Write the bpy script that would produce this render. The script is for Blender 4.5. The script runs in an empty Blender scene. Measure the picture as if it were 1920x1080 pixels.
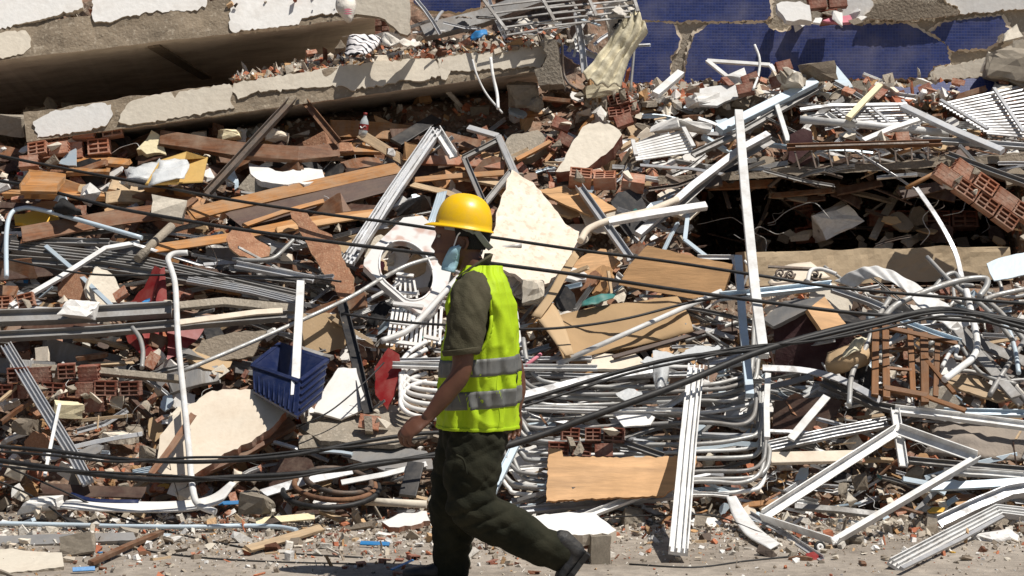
import bpy, math, random
import numpy as np
from mathutils import Vector, Matrix, noise

# ------------------------------------------------------------------ camera, sky, sun, exposure
F, HZ, CH = 3733.0, 460.0, 1.5          # focal length in photo pixels, horizon row, eye height
scene = bpy.context.scene
COL = scene.collection
cam = bpy.data.cameras.new('camera'); camo = bpy.data.objects.new('camera', cam); COL.objects.link(camo)
cam.sensor_width = 36.0; cam.lens = 36.0 * F / 1920.0
cam.shift_y = -(540.0 - HZ) / 1920.0
cam.clip_end = 2000.0
camo.location = (0, 0, CH); camo.rotation_euler = (math.pi / 2, 0, 0)
scene.camera = camo

SUN_EL, SUN_AZ = math.radians(63), math.radians(121)      # azimuth clockwise from +Y (away from the camera)
world = bpy.data.worlds.new('World'); scene.world = world; world.use_nodes = True
wn = world.node_tree; wn.nodes.clear()
wo = wn.nodes.new('ShaderNodeOutputWorld'); wb = wn.nodes.new('ShaderNodeBackground'); ws = wn.nodes.new('ShaderNodeTexSky')
ws.sky_type = 'NISHITA'; ws.sun_disc = False; ws.sun_elevation = SUN_EL; ws.sun_rotation = SUN_AZ
wb.inputs[1].default_value = 0.05
wn.links.new(ws.outputs[0], wb.inputs[0]); wn.links.new(wb.outputs[0], wo.inputs[0])
sd = bpy.data.lights.new('sun', 'SUN'); sd.energy = 5.0; sd.angle = math.radians(0.5); sd.color = (1.0, 0.95, 0.87)
so = bpy.data.objects.new('sun', sd); COL.objects.link(so); so.location = (6, -6, 20)
sdir = Vector((math.cos(SUN_EL) * math.sin(SUN_AZ), math.cos(SUN_EL) * math.cos(SUN_AZ), math.sin(SUN_EL)))
so.rotation_euler = sdir.to_track_quat('Z', 'Y').to_euler()
scene.view_settings.view_transform = 'Standard'; scene.view_settings.look = 'None'
scene.view_settings.exposure = 0.05; scene.view_settings.gamma = 1.0
scene.render.engine = 'CYCLES'
scene.cycles.max_bounces = 10; scene.cycles.diffuse_bounces = 8; scene.cycles.use_denoising = True

R = random.Random(7)

# ------------------------------------------------------------------ materials
MATS = {}
def mat(name, col, rough=.7, metal=0., var=.25, vscale=3., dirt=.25, dirtcol=(.34, .28, .21), dscale=5., bump=.15, bscale=30.,
        objvar=.3, grain=None, speck=None, spec=.4, alpha=1., trans=0., sat=0., attr=False, coat=0.):
    m = bpy.data.materials.new(name); m.use_nodes = True; nt = m.node_tree; N = nt.nodes; L = nt.links
    b = N['Principled BSDF']
    tc = N.new('ShaderNodeTexCoord'); src = tc.outputs['Object']
    if grain:
        mp = N.new('ShaderNodeMapping'); mp.inputs['Scale'].default_value = grain; L.new(src, mp.inputs[0]); gsrc = mp.outputs[0]
    else: gsrc = src
    n1 = N.new('ShaderNodeTexNoise'); n1.inputs['Scale'].default_value = vscale; n1.inputs['Detail'].default_value = 5; n1.inputs['Roughness'].default_value = .65
    L.new(gsrc, n1.inputs['Vector'])
    base = N.new('ShaderNodeRGB'); base.outputs[0].default_value = (*col, 1)
    cs = base.outputs[0]
    if attr:
        at_ = N.new('ShaderNodeAttribute'); at_.attribute_name = 'tint'; cs = at_.outputs['Color']
    oi = N.new('ShaderNodeObjectInfo')
    hv = N.new('ShaderNodeHueSaturation')
    # value = (1-objvar/2 + objvar*random) * (1-var/2 + var*noise)
    m1 = N.new('ShaderNodeMath'); m1.operation = 'MULTIPLY_ADD'; m1.inputs[1].default_value = objvar; m1.inputs[2].default_value = 1 - objvar / 2
    L.new(oi.outputs['Random'], m1.inputs[0])
    mr = N.new('ShaderNodeMapRange'); mr.inputs[1].default_value = .3; mr.inputs[2].default_value = .7; mr.inputs[3].default_value = 1 - var; mr.inputs[4].default_value = 1 + var * .6
    L.new(n1.outputs[0], mr.inputs[0])
    m2 = N.new('ShaderNodeMath'); m2.operation = 'MULTIPLY'; L.new(m1.outputs[0], m2.inputs[0]); L.new(mr.outputs[0], m2.inputs[1])
    L.new(m2.outputs[0], hv.inputs['Value']); L.new(cs, hv.inputs['Color']); cs = hv.outputs[0]
    if sat:
        m3 = N.new('ShaderNodeMath'); m3.operation = 'MULTIPLY_ADD'; m3.inputs[1].default_value = sat; m3.inputs[2].default_value = .5 - sat / 2
        rr = N.new('ShaderNodeMath'); rr.operation = 'FRACT'; r2 = N.new('ShaderNodeMath'); r2.operation = 'MULTIPLY'; r2.inputs[1].default_value = 17.3
        L.new(oi.outputs['Random'], r2.inputs[0]); L.new(r2.outputs[0], rr.inputs[0]); L.new(rr.outputs[0], m3.inputs[0]); L.new(m3.outputs[0], hv.inputs['Hue'])
    if speck:
        vo = N.new('ShaderNodeTexNoise'); vo.inputs['Scale'].default_value = speck[1]; vo.inputs['Detail'].default_value = 2; L.new(src, vo.inputs['Vector'])
        r = N.new('ShaderNodeMapRange'); r.inputs[1].default_value = .56; r.inputs[2].default_value = .66; L.new(vo.outputs[0], r.inputs[0])
        mm = N.new('ShaderNodeMath'); mm.operation = 'MULTIPLY'; mm.inputs[1].default_value = speck[2]; L.new(r.outputs[0], mm.inputs[0])
        mx = N.new('ShaderNodeMix'); mx.data_type = 'RGBA'; L.new(mm.outputs[0], mx.inputs[0]); L.new(cs, mx.inputs[6]); mx.inputs[7].default_value = (*speck[0], 1); cs = mx.outputs[2]
    if dirt:
        n2 = N.new('ShaderNodeTexNoise'); n2.inputs['Scale'].default_value = dscale; n2.inputs['Detail'].default_value = 7; n2.inputs['Roughness'].default_value = .7
        L.new(src, n2.inputs['Vector'])
        r = N.new('ShaderNodeMapRange'); r.inputs[1].default_value = .42; r.inputs[2].default_value = .72; r.inputs[4].default_value = min(1, dirt * 2); L.new(n2.outputs[0], r.inputs[0])
        mx = N.new('ShaderNodeMix'); mx.data_type = 'RGBA'; L.new(r.outputs[0], mx.inputs[0]); L.new(cs, mx.inputs[6]); mx.inputs[7].default_value = (*dirtcol, 1); cs = mx.outputs[2]
        ra = N.new('ShaderNodeMapRange'); ra.inputs[3].default_value = rough; ra.inputs[4].default_value = .9; L.new(r.outputs[0], ra.inputs[0]); L.new(ra.outputs[0], b.inputs['Roughness'])
        if metal:
            ma = N.new('ShaderNodeMapRange'); ma.inputs[3].default_value = metal; ma.inputs[4].default_value = 0; L.new(r.outputs[0], ma.inputs[0]); L.new(ma.outputs[0], b.inputs['Metallic'])
    else:
        b.inputs['Roughness'].default_value = rough; b.inputs['Metallic'].default_value = metal
    L.new(cs, b.inputs['Base Color'])
    b.inputs['Specular IOR Level'].default_value = spec
    if coat: b.inputs['Coat Weight'].default_value = coat; b.inputs['Coat Roughness'].default_value = .15
    if trans: b.inputs['Transmission Weight'].default_value = trans
    if alpha < 1: b.inputs['Alpha'].default_value = alpha
    if bump:
        n3 = N.new('ShaderNodeTexNoise'); n3.inputs['Scale'].default_value = bscale; n3.inputs['Detail'].default_value = 6
        L.new(gsrc if grain else src, n3.inputs['Vector'])
        bm = N.new('ShaderNodeBump'); bm.inputs['Strength'].default_value = bump; bm.inputs['Distance'].default_value = .02
        L.new(n3.outputs[0], bm.inputs['Height']); L.new(bm.outputs[0], b.inputs['Normal'])
    MATS[name] = m
    return m

WG = (1.2, 16, 16)
mat('white_paint', (.74, .74, .73), .45, 0, .1, 4, .26, (.27, .23, .19), 9, .05, 40)
mat('aluminium', (.58, .59, .61), .42, .5, .2, 4, .36, (.22, .19, .16), 8, .05, 40, objvar=.35)
mat('grey_aluminium', (.29, .285, .28), .5, .45, .25, 4, .38, (.19, .16, .13), 7, .08, 40, objvar=.5)
mat('pale_blue_metal', (.52, .62, .70), .4, .15, .1, 4, .2, (.4, .36, .31), 9, .04, 40)
mat('dark_steel', (.10, .085, .075), .5, .5, .3, 5, .35, (.17, .10, .06), 9, .15, 40)
mat('rusty_steel', (.17, .085, .05), .75, .2, .4, 8, .4, (.3, .16, .08), 12, .25, 50)
mat('steel_tube', (.44, .44, .43), .42, .45, .2, 5, .4, (.21, .18, .15), 10, .04, 40, objvar=.4)
mat('black_rubber', (.013, .013, .014), .55, 0, .2, 10, .12, (.12, .105, .09), 14, .05, 60)
mat('black_plastic', (.02, .02, .022), .45, 0, .2, 6, .2, (.14, .12, .1), 8, .05, 40)
mat('wood_orange', (.40, .18, .055), .55, 0, .4, 3.5, .34, (.34, .26, .18), 6, .12, 20, grain=WG, objvar=.4)
mat('wood_chair', (.19, .075, .02), .45, 0, .35, 3.5, .2, (.2, .12, .06), 6, .12, 20, grain=WG, objvar=.4)
mat('wood_brown', (.18, .075, .033), .5, 0, .45, 3.5, .32, (.28, .215, .155), 6, .12, 20, grain=WG, objvar=.5)
mat('wood_dark', (.06, .026, .016), .5, 0, .4, 3.5, .26, (.2, .15, .11), 6, .12, 20, grain=WG, objvar=.5)
mat('wood_raw', (.5, .36, .22), .75, 0, .3, 3.5, .25, (.34, .28, .21), 5, .2, 20, grain=WG, objvar=.4)
mat('carton', (.58, .38, .12), .8, 0, .2, 4, .25, (.38, .24, .1), 5, .15, 25)
mat('plywood', (.60, .35, .165), .6, 0, .35, 2.5, .28, (.40, .24, .12), 3, .1, 18, grain=(1, 9, 9), objvar=.15)
mat('cardboard', (.50, .35, .20), .85, 0, .15, 4, .2, (.36, .27, .18), 4, .1, 25, objvar=.15)
mat('particle_board', (.33, .155, .085), .85, 0, .3, 14, .2, (.45, .3, .2), 22, .35, 90, speck=((.5, .32, .2), 70, .5))
mat('brick', (.40, .15, .08), .88, 0, .35, 6, .42, (.45, .37, .30), 7, .3, 40, objvar=.55)
mat('brick_dark', (.23, .068, .04), .88, 0, .35, 6, .36, (.38, .30, .24), 7, .3, 40, objvar=.4)
mat('plaster_white', (.78, .765, .74), .85, 0, .12, 3, .2, (.42, .36, .29), 4, .15, 28, objvar=.2)
mat('plaster_beige', (.70, .635, .53), .9, 0, .15, 3, .25, (.38, .32, .25), 4, .2, 28, objvar=.3)
mat('plaster_cream', (.74, .65, .53), .88, 0, .14, 3, .28, (.50, .40, .30), 7, .15, 28, objvar=.15)
mat('travertine', (.78, .69, .58), .75, 0, .1, 5, .3, (.62, .46, .33), 12, .25, 40, speck=((.5, .36, .25), 26, .5))
mat('concrete', (.34, .295, .235), .92, 0, .3, 5, .3, (.25, .205, .155), 10, .5, 55, objvar=.3, speck=((.5, .44, .36), 45, .5))
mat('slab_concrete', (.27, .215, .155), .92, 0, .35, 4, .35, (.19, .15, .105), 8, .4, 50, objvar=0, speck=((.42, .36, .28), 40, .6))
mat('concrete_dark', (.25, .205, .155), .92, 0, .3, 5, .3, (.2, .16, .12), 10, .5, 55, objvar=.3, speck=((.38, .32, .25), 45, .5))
mat('tan_beam', (.50, .385, .25), .85, 0, .2, 4, .3, (.36, .27, .17), 4, .2, 30)
mat('shaded_card', (.40, .265, .14), .85, 0, .15, 4, .2, (.3, .2, .11), 4, .1, 25, objvar=.1)  # darker copy of cardboard, the curled sheet's shade put into its colour
mat('ceiling_paint', (.80, .73, .64), .85, 0, .12, 1.5, .3, (.3, .25, .2), 2.5, .06, 20)
mat('foam', (.80, .70, .46), .9, 0, .15, 8, .15, (.55, .42, .25), 8, .3, 40)
mat('red_plastic', (.26, .010, .010), .45, 0, .25, 4, .18, (.35, .2, .16), 9, .03, 30, objvar=.2)
mat('blue_plastic', (.004, .012, .058), .4, 0, .15, 5, .15, (.09, .10, .15), 10, .05, 40)
mat('bright_blue', (.03, .22, .52), .4, 0, .2, 6, .12, (.3, .3, .3), 10, .05, 40)
mat('yellow_plastic', (.72, .42, .04), .5, 0, .15, 6, .2, (.45, .32, .18), 8, .05, 40)
mat('white_plastic', (.76, .75, .73), .4, 0, .08, 5, .2, (.42, .33, .25), 10, .04, 40)
mat('rust_enamel', (.78, .77, .75), .35, 0, .06, 4, .06, (.36, .12, .04), 6, .05, 30, speck=((.38, .12, .04), 7, .55))
mat('white_cloth', (.68, .64, .58), .95, 0, .15, 5, .25, (.45, .38, .3), 6, .2, 60)
mat('cream_cloth', (.66, .60, .44), .95, 0, .2, 4, .25, (.46, .4, .26), 5, .2, 60)
mat('grey_cloth', (.24, .205, .175), .95, 0, .2, 4, .3, (.34, .28, .22), 5, .3, 50)
mat('dark_red_cloth', (.055, .02, .022), .9, 0, .2, 4, .15, (.2, .15, .13), 5, .2, 50)
mat('black_cloth', (.012, .012, .013), .9, 0, .2, 4, .05, (.15, .13, .11), 5, .2, 50)
mat('plastic_film', (.72, .74, .75), .25, 0, .1, 8, .1, (.5, .45, .38), 8, .3, 30, alpha=.8)
mat('clear_plastic', (.75, .82, .84), .1, 0, .05, 8, 0, bump=.05, alpha=.55)
mat('green_teal', (.05, .22, .2), .5, 0, .2, 8, .2, bump=.05)
mat('pink', (.62, .2, .26), .8, 0, .2, 8, .15, bump=.1)
mat('rubble_chips', (.4, .3, .2), .92, 0, .2, 18, .0, bump=.3, bscale=80, objvar=0, attr=True)
mat('rubble_bed', (.17, .125, .09), .95, 0, .5, 9, .45, (.36, .2, .13), 3, .9, 26, objvar=0, speck=((.36, .30, .24), 34, .7))
mat('skin', (.115, .046, .025), .48, 0, .12, 20, 0, bump=.08, bscale=120, objvar=0, spec=.5)
mat('hair', (.008, .007, .007), .8, 0, .2, 60, 0, bump=.5, bscale=180, objvar=0)
mat('vest_fabric', (.40, .575, .010), .65, 0, .12, 7, .1, (.28, .42, .03), 9, .12, 160, objvar=0, spec=.3)
mat('reflective_tape', (.125, .13, .13), .5, .1, .1, 12, .15, (.26, .24, .2), 12, .05, 60, objvar=0)
mat('shirt_fabric', (.066, .060, .036), .9, 0, .2, 7, .25, (.10, .086, .058), 7, .2, 140, objvar=0, spec=.2)
mat('trouser_fabric', (.0155, .0165, .0095), .92, 0, .25, 6, .25, (.045, .04, .024), 6, .2, 140, objvar=0, spec=.2)
mat('helmet_yellow', (.86, .52, .003), .33, 0, .05, 5, .14, (.52, .34, .09), 22, .03, 30, objvar=0, spec=.5)
mat('mask_blue', (.36, .58, .68), .85, 0, .08, 12, 0, bump=.15, bscale=60, objvar=0)
mat('mask_white', (.78, .78, .77), .85, 0, .05, 12, 0, bump=.05, objvar=0)
mat('strap_grey', (.26, .28, .27), .8, 0, .2, 12, 0, bump=.2, objvar=0)
mat('boot', (.016, .017, .02), .55, 0, .2, 12, .3, (.12, .105, .085), 12, .2, 60, objvar=0)
mat('eye_white', (.32, .29, .26), .2, bump=0, dirt=0, var=0, objvar=0)

def blue_mosaic():
    m = bpy.data.materials.new('blue_mosaic'); m.use_nodes = True; nt = m.node_tree; N = nt.nodes; L = nt.links; b = N['Principled BSDF']
    tc = N.new('ShaderNodeTexCoord'); br = N.new('ShaderNodeTexBrick')
    br.offset = 0; br.inputs['Scale'].default_value = 1; br.inputs['Brick Width'].default_value = .022; br.inputs['Row Height'].default_value = .022
    br.inputs['Mortar Size'].default_value = .0022; br.inputs['Mortar Smooth'].default_value = .3; br.inputs['Bias'].default_value = -.1
    br.inputs['Color1'].default_value = (.015, .029, .135, 1); br.inputs['Color2'].default_value = (.027, .048, .20, 1); br.inputs['Mortar'].default_value = (.05, .062, .17, 1)
    L.new(tc.outputs['Object'], br.inputs['Vector'])
    n = N.new('ShaderNodeTexNoise'); n.inputs['Scale'].default_value = 6; n.inputs['Detail'].default_value = 8; L.new(tc.outputs['Object'], n.inputs['Vector'])
    r = N.new('ShaderNodeMapRange'); r.inputs[1].default_value = .45; r.inputs[2].default_value = .8; r.inputs[4].default_value = .5; L.new(n.outputs[0], r.inputs[0])
    mx = N.new('ShaderNodeMix'); mx.data_type = 'RGBA'; mx.inputs[7].default_value = (.20, .19, .25, 1)
    L.new(r.outputs[0], mx.inputs[0]); L.new(br.outputs[0], mx.inputs[6]); L.new(mx.outputs[2], b.inputs['Base Color'])
    b.inputs['Roughness'].default_value = .45
    bp = N.new('ShaderNodeBump'); bp.inputs['Strength'].default_value = .5; bp.inputs['Distance'].default_value = .004; bp.invert = True
    L.new(br.outputs['Fac'], bp.inputs['Height']); L.new(bp.outputs[0], b.inputs['Normal']); MATS['blue_mosaic'] = m
blue_mosaic()
def stripes():
    m = bpy.data.materials.new('checked_blanket'); m.use_nodes = True; nt = m.node_tree; N = nt.nodes; L = nt.links; b = N['Principled BSDF']
    tc = N.new('ShaderNodeTexCoord'); w = N.new('ShaderNodeTexWave'); w.inputs['Scale'].default_value = 9; w.inputs['Distortion'].default_value = 1.5; w.bands_direction = 'DIAGONAL'
    L.new(tc.outputs['Object'], w.inputs['Vector']); v = N.new('ShaderNodeTexVoronoi'); v.inputs['Scale'].default_value = 28; L.new(tc.outputs['Object'], v.inputs['Vector'])
    mu = N.new('ShaderNodeMath'); mu.operation = 'MULTIPLY'; L.new(w.outputs[1], mu.inputs[0]); L.new(v.outputs['Distance'], mu.inputs[1])
    cr = N.new('ShaderNodeValToRGB'); cr.color_ramp.elements[0].color = (.02, .02, .03, 1); cr.color_ramp.elements[1].color = (.75, .72, .72, 1)
    cr.color_ramp.elements[0].position = .06; cr.color_ramp.elements[1].position = .12
    L.new(mu.outputs[0], cr.inputs[0]); L.new(cr.outputs[0], b.inputs['Base Color']); b.inputs['Roughness'].default_value = .95; MATS['checked_blanket'] = m
stripes()

# ------------------------------------------------------------------ geometry helpers
def env(px, py):
    """distance from the camera to the outer surface of the heap along the sight line of a photo pixel"""
    py = float(py)
    d = float(np.interp(py, [-700, -100, 0, 100, 200, 300, 400, 500, 600, 700, 800, 900, 980, 1200],
                        [19.5, 16.0, 15.5, 15.0, 14.35, 13.65, 13.05, 12.55, 12.1, 11.7, 11.3, 10.95, 10.7, 10.7]))
    if py > HZ + 60:
        g = F * CH / (py - HZ)
        d = min(d, g)
    return d
def at(px, py, d): return Vector(((px - 960) / F * d, d, CH - (py - HZ) / F * d))
def S(px, py, off=0.):
    return at(px, py, env(px, py) - off)
def pix(v): return ((v.x / v.y) * F + 960, HZ - (v.z - CH) / v.y * F)
def fbm(x, y, z=0, o=4): return noise.fractal(Vector((x, y, z)), 1.0, 2.0, o)

def mk(name, verts, faces, m, parent=None, M=None, smooth=False, mi=None):
    """one mesh object; verts in world space; M = its frame"""
    if M is None:
        c = sum((Vector(v) for v in verts), Vector()) / len(verts)
        M = Matrix.Translation((c.x, c.y, min(v[2] for v in verts)))
    Mi = M.inverted()
    me = bpy.data.meshes.new(name)
    me.from_pydata([Mi @ Vector(v) for v in verts], [], faces)
    for x in (m if isinstance(m, (list, tuple)) else [m]): me.materials.append(MATS[x])
    if mi is not None: me.polygons.foreach_set('material_index', mi)
    if smooth is True: me.polygons.foreach_set('use_smooth', [True] * len(me.polygons))
    elif smooth: me.polygons.foreach_set('use_smooth', smooth)
    me.update()
    o = bpy.data.objects.new(name, me); COL.objects.link(o)
    if parent is not None:
        o.parent = parent; o.matrix_parent_inverse = Matrix.Translation(-Vector(parent.location)) if parent.type == 'EMPTY' else PM[parent.name].inverted()
    o.matrix_basis = M; PM[o.name] = M
    return o
PM = {}
USED = {}
def tag(o, label, cat, group=None, kind=None):
    o['label'] = label; o['category'] = cat
    if group: o['group'] = group
    o['kind'] = kind or 'thing'
    USED[label] = USED.get(label, 0) + 1
    return o
def E(name, loc, label, cat, group=None):
    o = bpy.data.objects.new(name, None); o.empty_display_size = .1; COL.objects.link(o); o.location = loc
    PM[o.name] = Matrix.Translation(loc)
    return tag(o, label, cat, group)

def frame_of(d, ref=Vector((0, -.75, .65))):
    d = d.normalized(); u = d.cross(ref)
    if u.length < 1e-3: u = d.cross(Vector((1, 0, 0)))
    u.normalize(); v = u.cross(d).normalized()
    if v.dot(ref) < 0: u = -u; v = -v
    return d, u, v
SEC = {
 'tube': [(math.cos(a * math.pi / 5), math.sin(a * math.pi / 5)) for a in range(10)],
 'box': [(-1, -.9), (-.9, -1), (.9, -1), (1, -.9), (1, .9), (.9, 1), (-.9, 1), (-1, .9)],
 'channel': [(-1, -1), (1, -1), (1, 1), (.82, 1), (.82, -.35), (-.82, -.35), (-.82, 1), (-1, 1)],
 'track': [(-1, -1), (1, -1), (1, 1), (.8, 1), (.8, -.2), (.3, -.2), (.3, .8), (.1, .8), (.1, -.2), (-.35, -.2), (-.35, .9), (-.55, .9), (-.55, -.2), (-.84, -.2), (-.84, 1), (-1, 1)],
 'angle': [(-1, -1), (1, -1), (1, -.7), (-.75, -.7), (-.75, 1), (-1, 1)],
 'tee': [(-1, -1), (1, -1), (1, -.6), (.18, -.6), (.18, 1), (-.18, 1), (-.18, -.6), (-1, -.6)],
 'ibeam': [(-1, -1), (-.7, -1), (-.7, -.15), (.7, -.15), (.7, -1), (1, -1), (1, 1), (.7, 1), (.7, .15), (-.7, .15), (-.7, 1), (-1, 1)],
}
def spline(pts, n=6):
    if len(pts) < 3: return pts
    out = []; P = [pts[0] * 2 - pts[1]] + pts + [pts[-1] * 2 - pts[-2]]
    for i in range(1, len(P) - 2):
        a, b, c, d = P[i - 1], P[i], P[i + 1], P[i + 2]
        for k in range(n):
            t = k / n
            out.append(.5 * ((2 * b) + (c - a) * t + (2 * a - 5 * b + 4 * c - d) * t * t + (3 * b - a - 3 * c + d) * t ** 3))
    out.append(pts[-1]); return out
def sweep(pts, sec, w, h, roll=0., taper=None, ref=Vector((0, -.75, .65))):
    """verts, faces of a section swept along points; w,h half sizes"""
    n = len(sec); V = []; Fc = []; pu = None
    for i, p in enumerate(pts):
        if i == 0: t = pts[1] - pts[0]
        elif i == len(pts) - 1: t = pts[-1] - pts[-2]
        else: t = (pts[i + 1] - p).normalized() + (p - pts[i - 1]).normalized()
        if t.length < 1e-9: t = pts[-1] - pts[0]
        d, u, v = frame_of(t, ref)
        if pu is not None and i > 0:      # transport
            u = pu - d * pu.dot(d); u = u.normalized() if u.length > 1e-6 else pu; v = u.cross(d)
            if v.dot(pv) < 0: v = -v
        pu, pv = u, v
        k = 1 if taper is None else taper(i / (len(pts) - 1))
        cr, sr = math.cos(roll), math.sin(roll)
        for a, b in sec:
            x, y = a * w * k, b * h * k
            V.append(p + u * (x * cr - y * sr) + v * (x * sr + y * cr))
    for i in range(len(pts) - 1):
        for j in range(n):
            Fc.append((i * n + j, i * n + (j + 1) % n, (i + 1) * n + (j + 1) % n, (i + 1) * n + j))
    Fc.append(tuple(range(n))[::-1]); Fc.append(tuple(range((len(pts) - 1) * n, len(pts) * n)))
    return V, Fc
def P3(p, off=0.):
    if isinstance(p, Vector): return p
    if len(p) == 4: return at(p[0], p[1], p[3])          # (px,py,_,distance)
    return S(p[0], p[1], off + (p[2] if len(p) > 2 else 0))
def dirM(p0, p1, ref=Vector((0, -.75, .65))):
    d, u, v = frame_of(p1 - p0, ref)
    M = Matrix((d, u, v)).transposed().to_4x4(); M.translation = p0
    return M
def bar(name, label, cat, pts, w, m, sec='box', hr=.7, roll=0., off=.06, group=None, parent=None, bend=0., smooth=0, taper=None, dents=False):
    """pts photo pixels on the heap; w width in photo pixels"""
    Q = [P3(p, off) for p in pts]
    if bend and len(Q) == 2:
        a, b = Q; L = (b - a).length
        Q = [a, a.lerp(b, .33) + Vector((R.uniform(-1, 1), R.uniform(-1, 1), R.uniform(-1, 1))) * bend * L, a.lerp(b, .66) + Vector((R.uniform(-1, 1), R.uniform(-1, 1), R.uniform(-1, 1))) * bend * L, b]
        Q = spline(Q, 4)
    elif smooth: Q = spline(Q, smooth)
    hw = w / 2 * sum(q.y for q in Q) / len(Q) / F
    if sec == 'box' and m.startswith(('wood', 'ply', 'part')) and len(Q) < 12 and not smooth: Q = [q for i in range(len(Q) - 1) for q in (Q[i], Q[i].lerp(Q[i + 1], .35), Q[i].lerp(Q[i + 1], .7))] + [Q[-1]]
    V, Fc = sweep(Q, SEC[sec], hw, hw * hr if sec != 'tube' else hw, roll, taper)
    if sec == 'box' and m.startswith(('wood', 'ply', 'part')):        # splintered ends, uneven edges
        n_ = len(SEC[sec]); dr = (Q[-1] - Q[0]).normalized()
        for i in range(len(V)):
            r_ = i // n_
            if r_ in (0, len(Q) - 1): V[i] = V[i] + dr * R.uniform(-1, 1) * hw * .7
            else: V[i] = V[i] + (V[i] - Q[r_]) * R.uniform(-.08, .05)
    o = mk(name, V, Fc, m, parent, dirM(Q[0], Q[-1]), smooth=(sec == 'tube'))
    if sec == 'tube': o.data.polygons[len(Fc) - 1].use_smooth = False; o.data.polygons[len(Fc) - 2].use_smooth = False
    if label: tag(o, label, cat, group)
    return o
def tube(name, label, cat, pts, w, m, **k):
    k.setdefault('smooth', 6); return bar(name, label, cat, pts, w, m, sec='tube', **k)

def jag(poly, step, amp, seed=0):
    rr = random.Random(seed); out = []
    n = len(poly)
    for i in range(n):
        a, b = Vector(poly[i]), Vector(poly[(i + 1) % n]); L = (b - a).length; k = max(1, int(L / step))
        nr = Vector((-(b - a).y, (b - a).x)).normalized() if L > 0 else Vector((0, 0))
        out.append((a.x, a.y))
        for j in range(1, k):
            p = a.lerp(b, (j + rr.uniform(-.25, .25)) / k) + nr * rr.gauss(0, amp); out.append((p.x, p.y))
    return out
def panel(name, label, cat, poly, nrm, thick, m, side=None, off=.1, d=None, step=9, amp=1.5, seed=1, parent=None, group=None, M=None, axis=None, rough=0., anchor=None):
    """a flat thick plate whose outline, seen from the street, is poly; nrm = its facing direction"""
    n = Vector(nrm).normalized()
    cx = sum(p[0] for p in poly) / len(poly); cy = sum(p[1] for p in poly) / len(poly)
    if anchor: cx, cy = anchor
    c = at(cx, cy, d) if d else S(cx, cy, off)
    pj = jag(poly, step, amp, seed) if step else poly
    eye = Vector((0, 0, CH)); top = []
    for p in pj:
        r = at(p[0], p[1], 1.0) - eye
        t = (c - eye).dot(n) / r.dot(n)
        top.append(eye + r * t)
    k = len(top); rr = random.Random(seed + 5)
    V = top + [t - n * thick * rr.uniform(.8, 1.15) + Vector((rr.gauss(0, 1), rr.gauss(0, 1), rr.gauss(0, 1))) * rough for t in top]
    Fc = [tuple(range(k)), tuple(range(k, 2 * k))[::-1]] + [(i, k + i, k + (i + 1) % k, (i + 1) % k) for i in range(k)]
    # orientation: front normal towards n
    a = Vector((0, 0, 0))
    for i in range(k): a += (top[i] - c).cross(top[(i + 1) % k] - c)
    if a.dot(n) < 0: Fc = [f[::-1] for f in Fc]
    if M is None:
        ax = Vector((1, 0, 0)) if axis is None else (S(*axis[1]) - S(*axis[0]))
        ax = (ax - n * ax.dot(n)).normalized(); M = Matrix((ax, n.cross(ax), n)).transposed().to_4x4(); M.translation = c - n * thick
    mm = [m, side] if side else [m]
    o = mk(name, V, Fc, mm, parent, M, mi=[0, 1 if side else 0] + [1 if side else 0] * k)
    if label: tag(o, label, cat, group)
    return o
def sheet(name, label, cat, rows, m, off=.1, thick=.006, wob=.0, seed=0, parent=None, group=None, sub=5, d=None, corrug=None, smooth=True):
    """a bent sheet through a grid of photo pixels: rows[i][j] = (px,py,offset)"""
    G = [[P3(p, off) if d is None else at(p[0], p[1], d - (p[2] if len(p) > 2 else 0)) for p in r] for r in rows]
    G = [spline(r, sub) if len(r) > 2 else [r[0].lerp(r[1], i / sub) for i in range(sub + 1)] for r in G]
    cols = list(zip(*G)); cols = [spline(list(c), sub) if len(c) > 2 else [c[0].lerp(c[1], i / sub) for i in range(sub + 1)] for c in cols]
    nx, ny = len(cols), len(cols[0]); V = []
    for i in range(nx):
        for j in range(ny):
            p = cols[i][j].copy()
            if wob: p += Vector((0, -1, .6)) * wob * (.7 * fbm(p.x * 5 + seed, p.z * 5, p.y * 5) + .5 * (1 - 2 * abs(noise.noise(Vector((p.x * 13 + seed, p.z * 13, p.y * 9)))) ** .7))
            if corrug: p += Vector((0, -.8, .6)) * corrug[0] * math.cos(corrug[1] * 2 * math.pi * (i / (nx - 1) if corrug[2] == 0 else j / (ny - 1)))
            V.append(p)
    Fc = [(i * ny + j, (i + 1) * ny + j, (i + 1) * ny + j + 1, i * ny + j + 1) for i in range(nx - 1) for j in range(ny - 1)]
    o = mk(name, V, Fc, m, parent, smooth=smooth)
    if thick:
        md = o.modifiers.new('thickness', 'SOLIDIFY'); md.thickness = thick; md.offset = 0
    if label: tag(o, label, cat, group)
    return o

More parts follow.
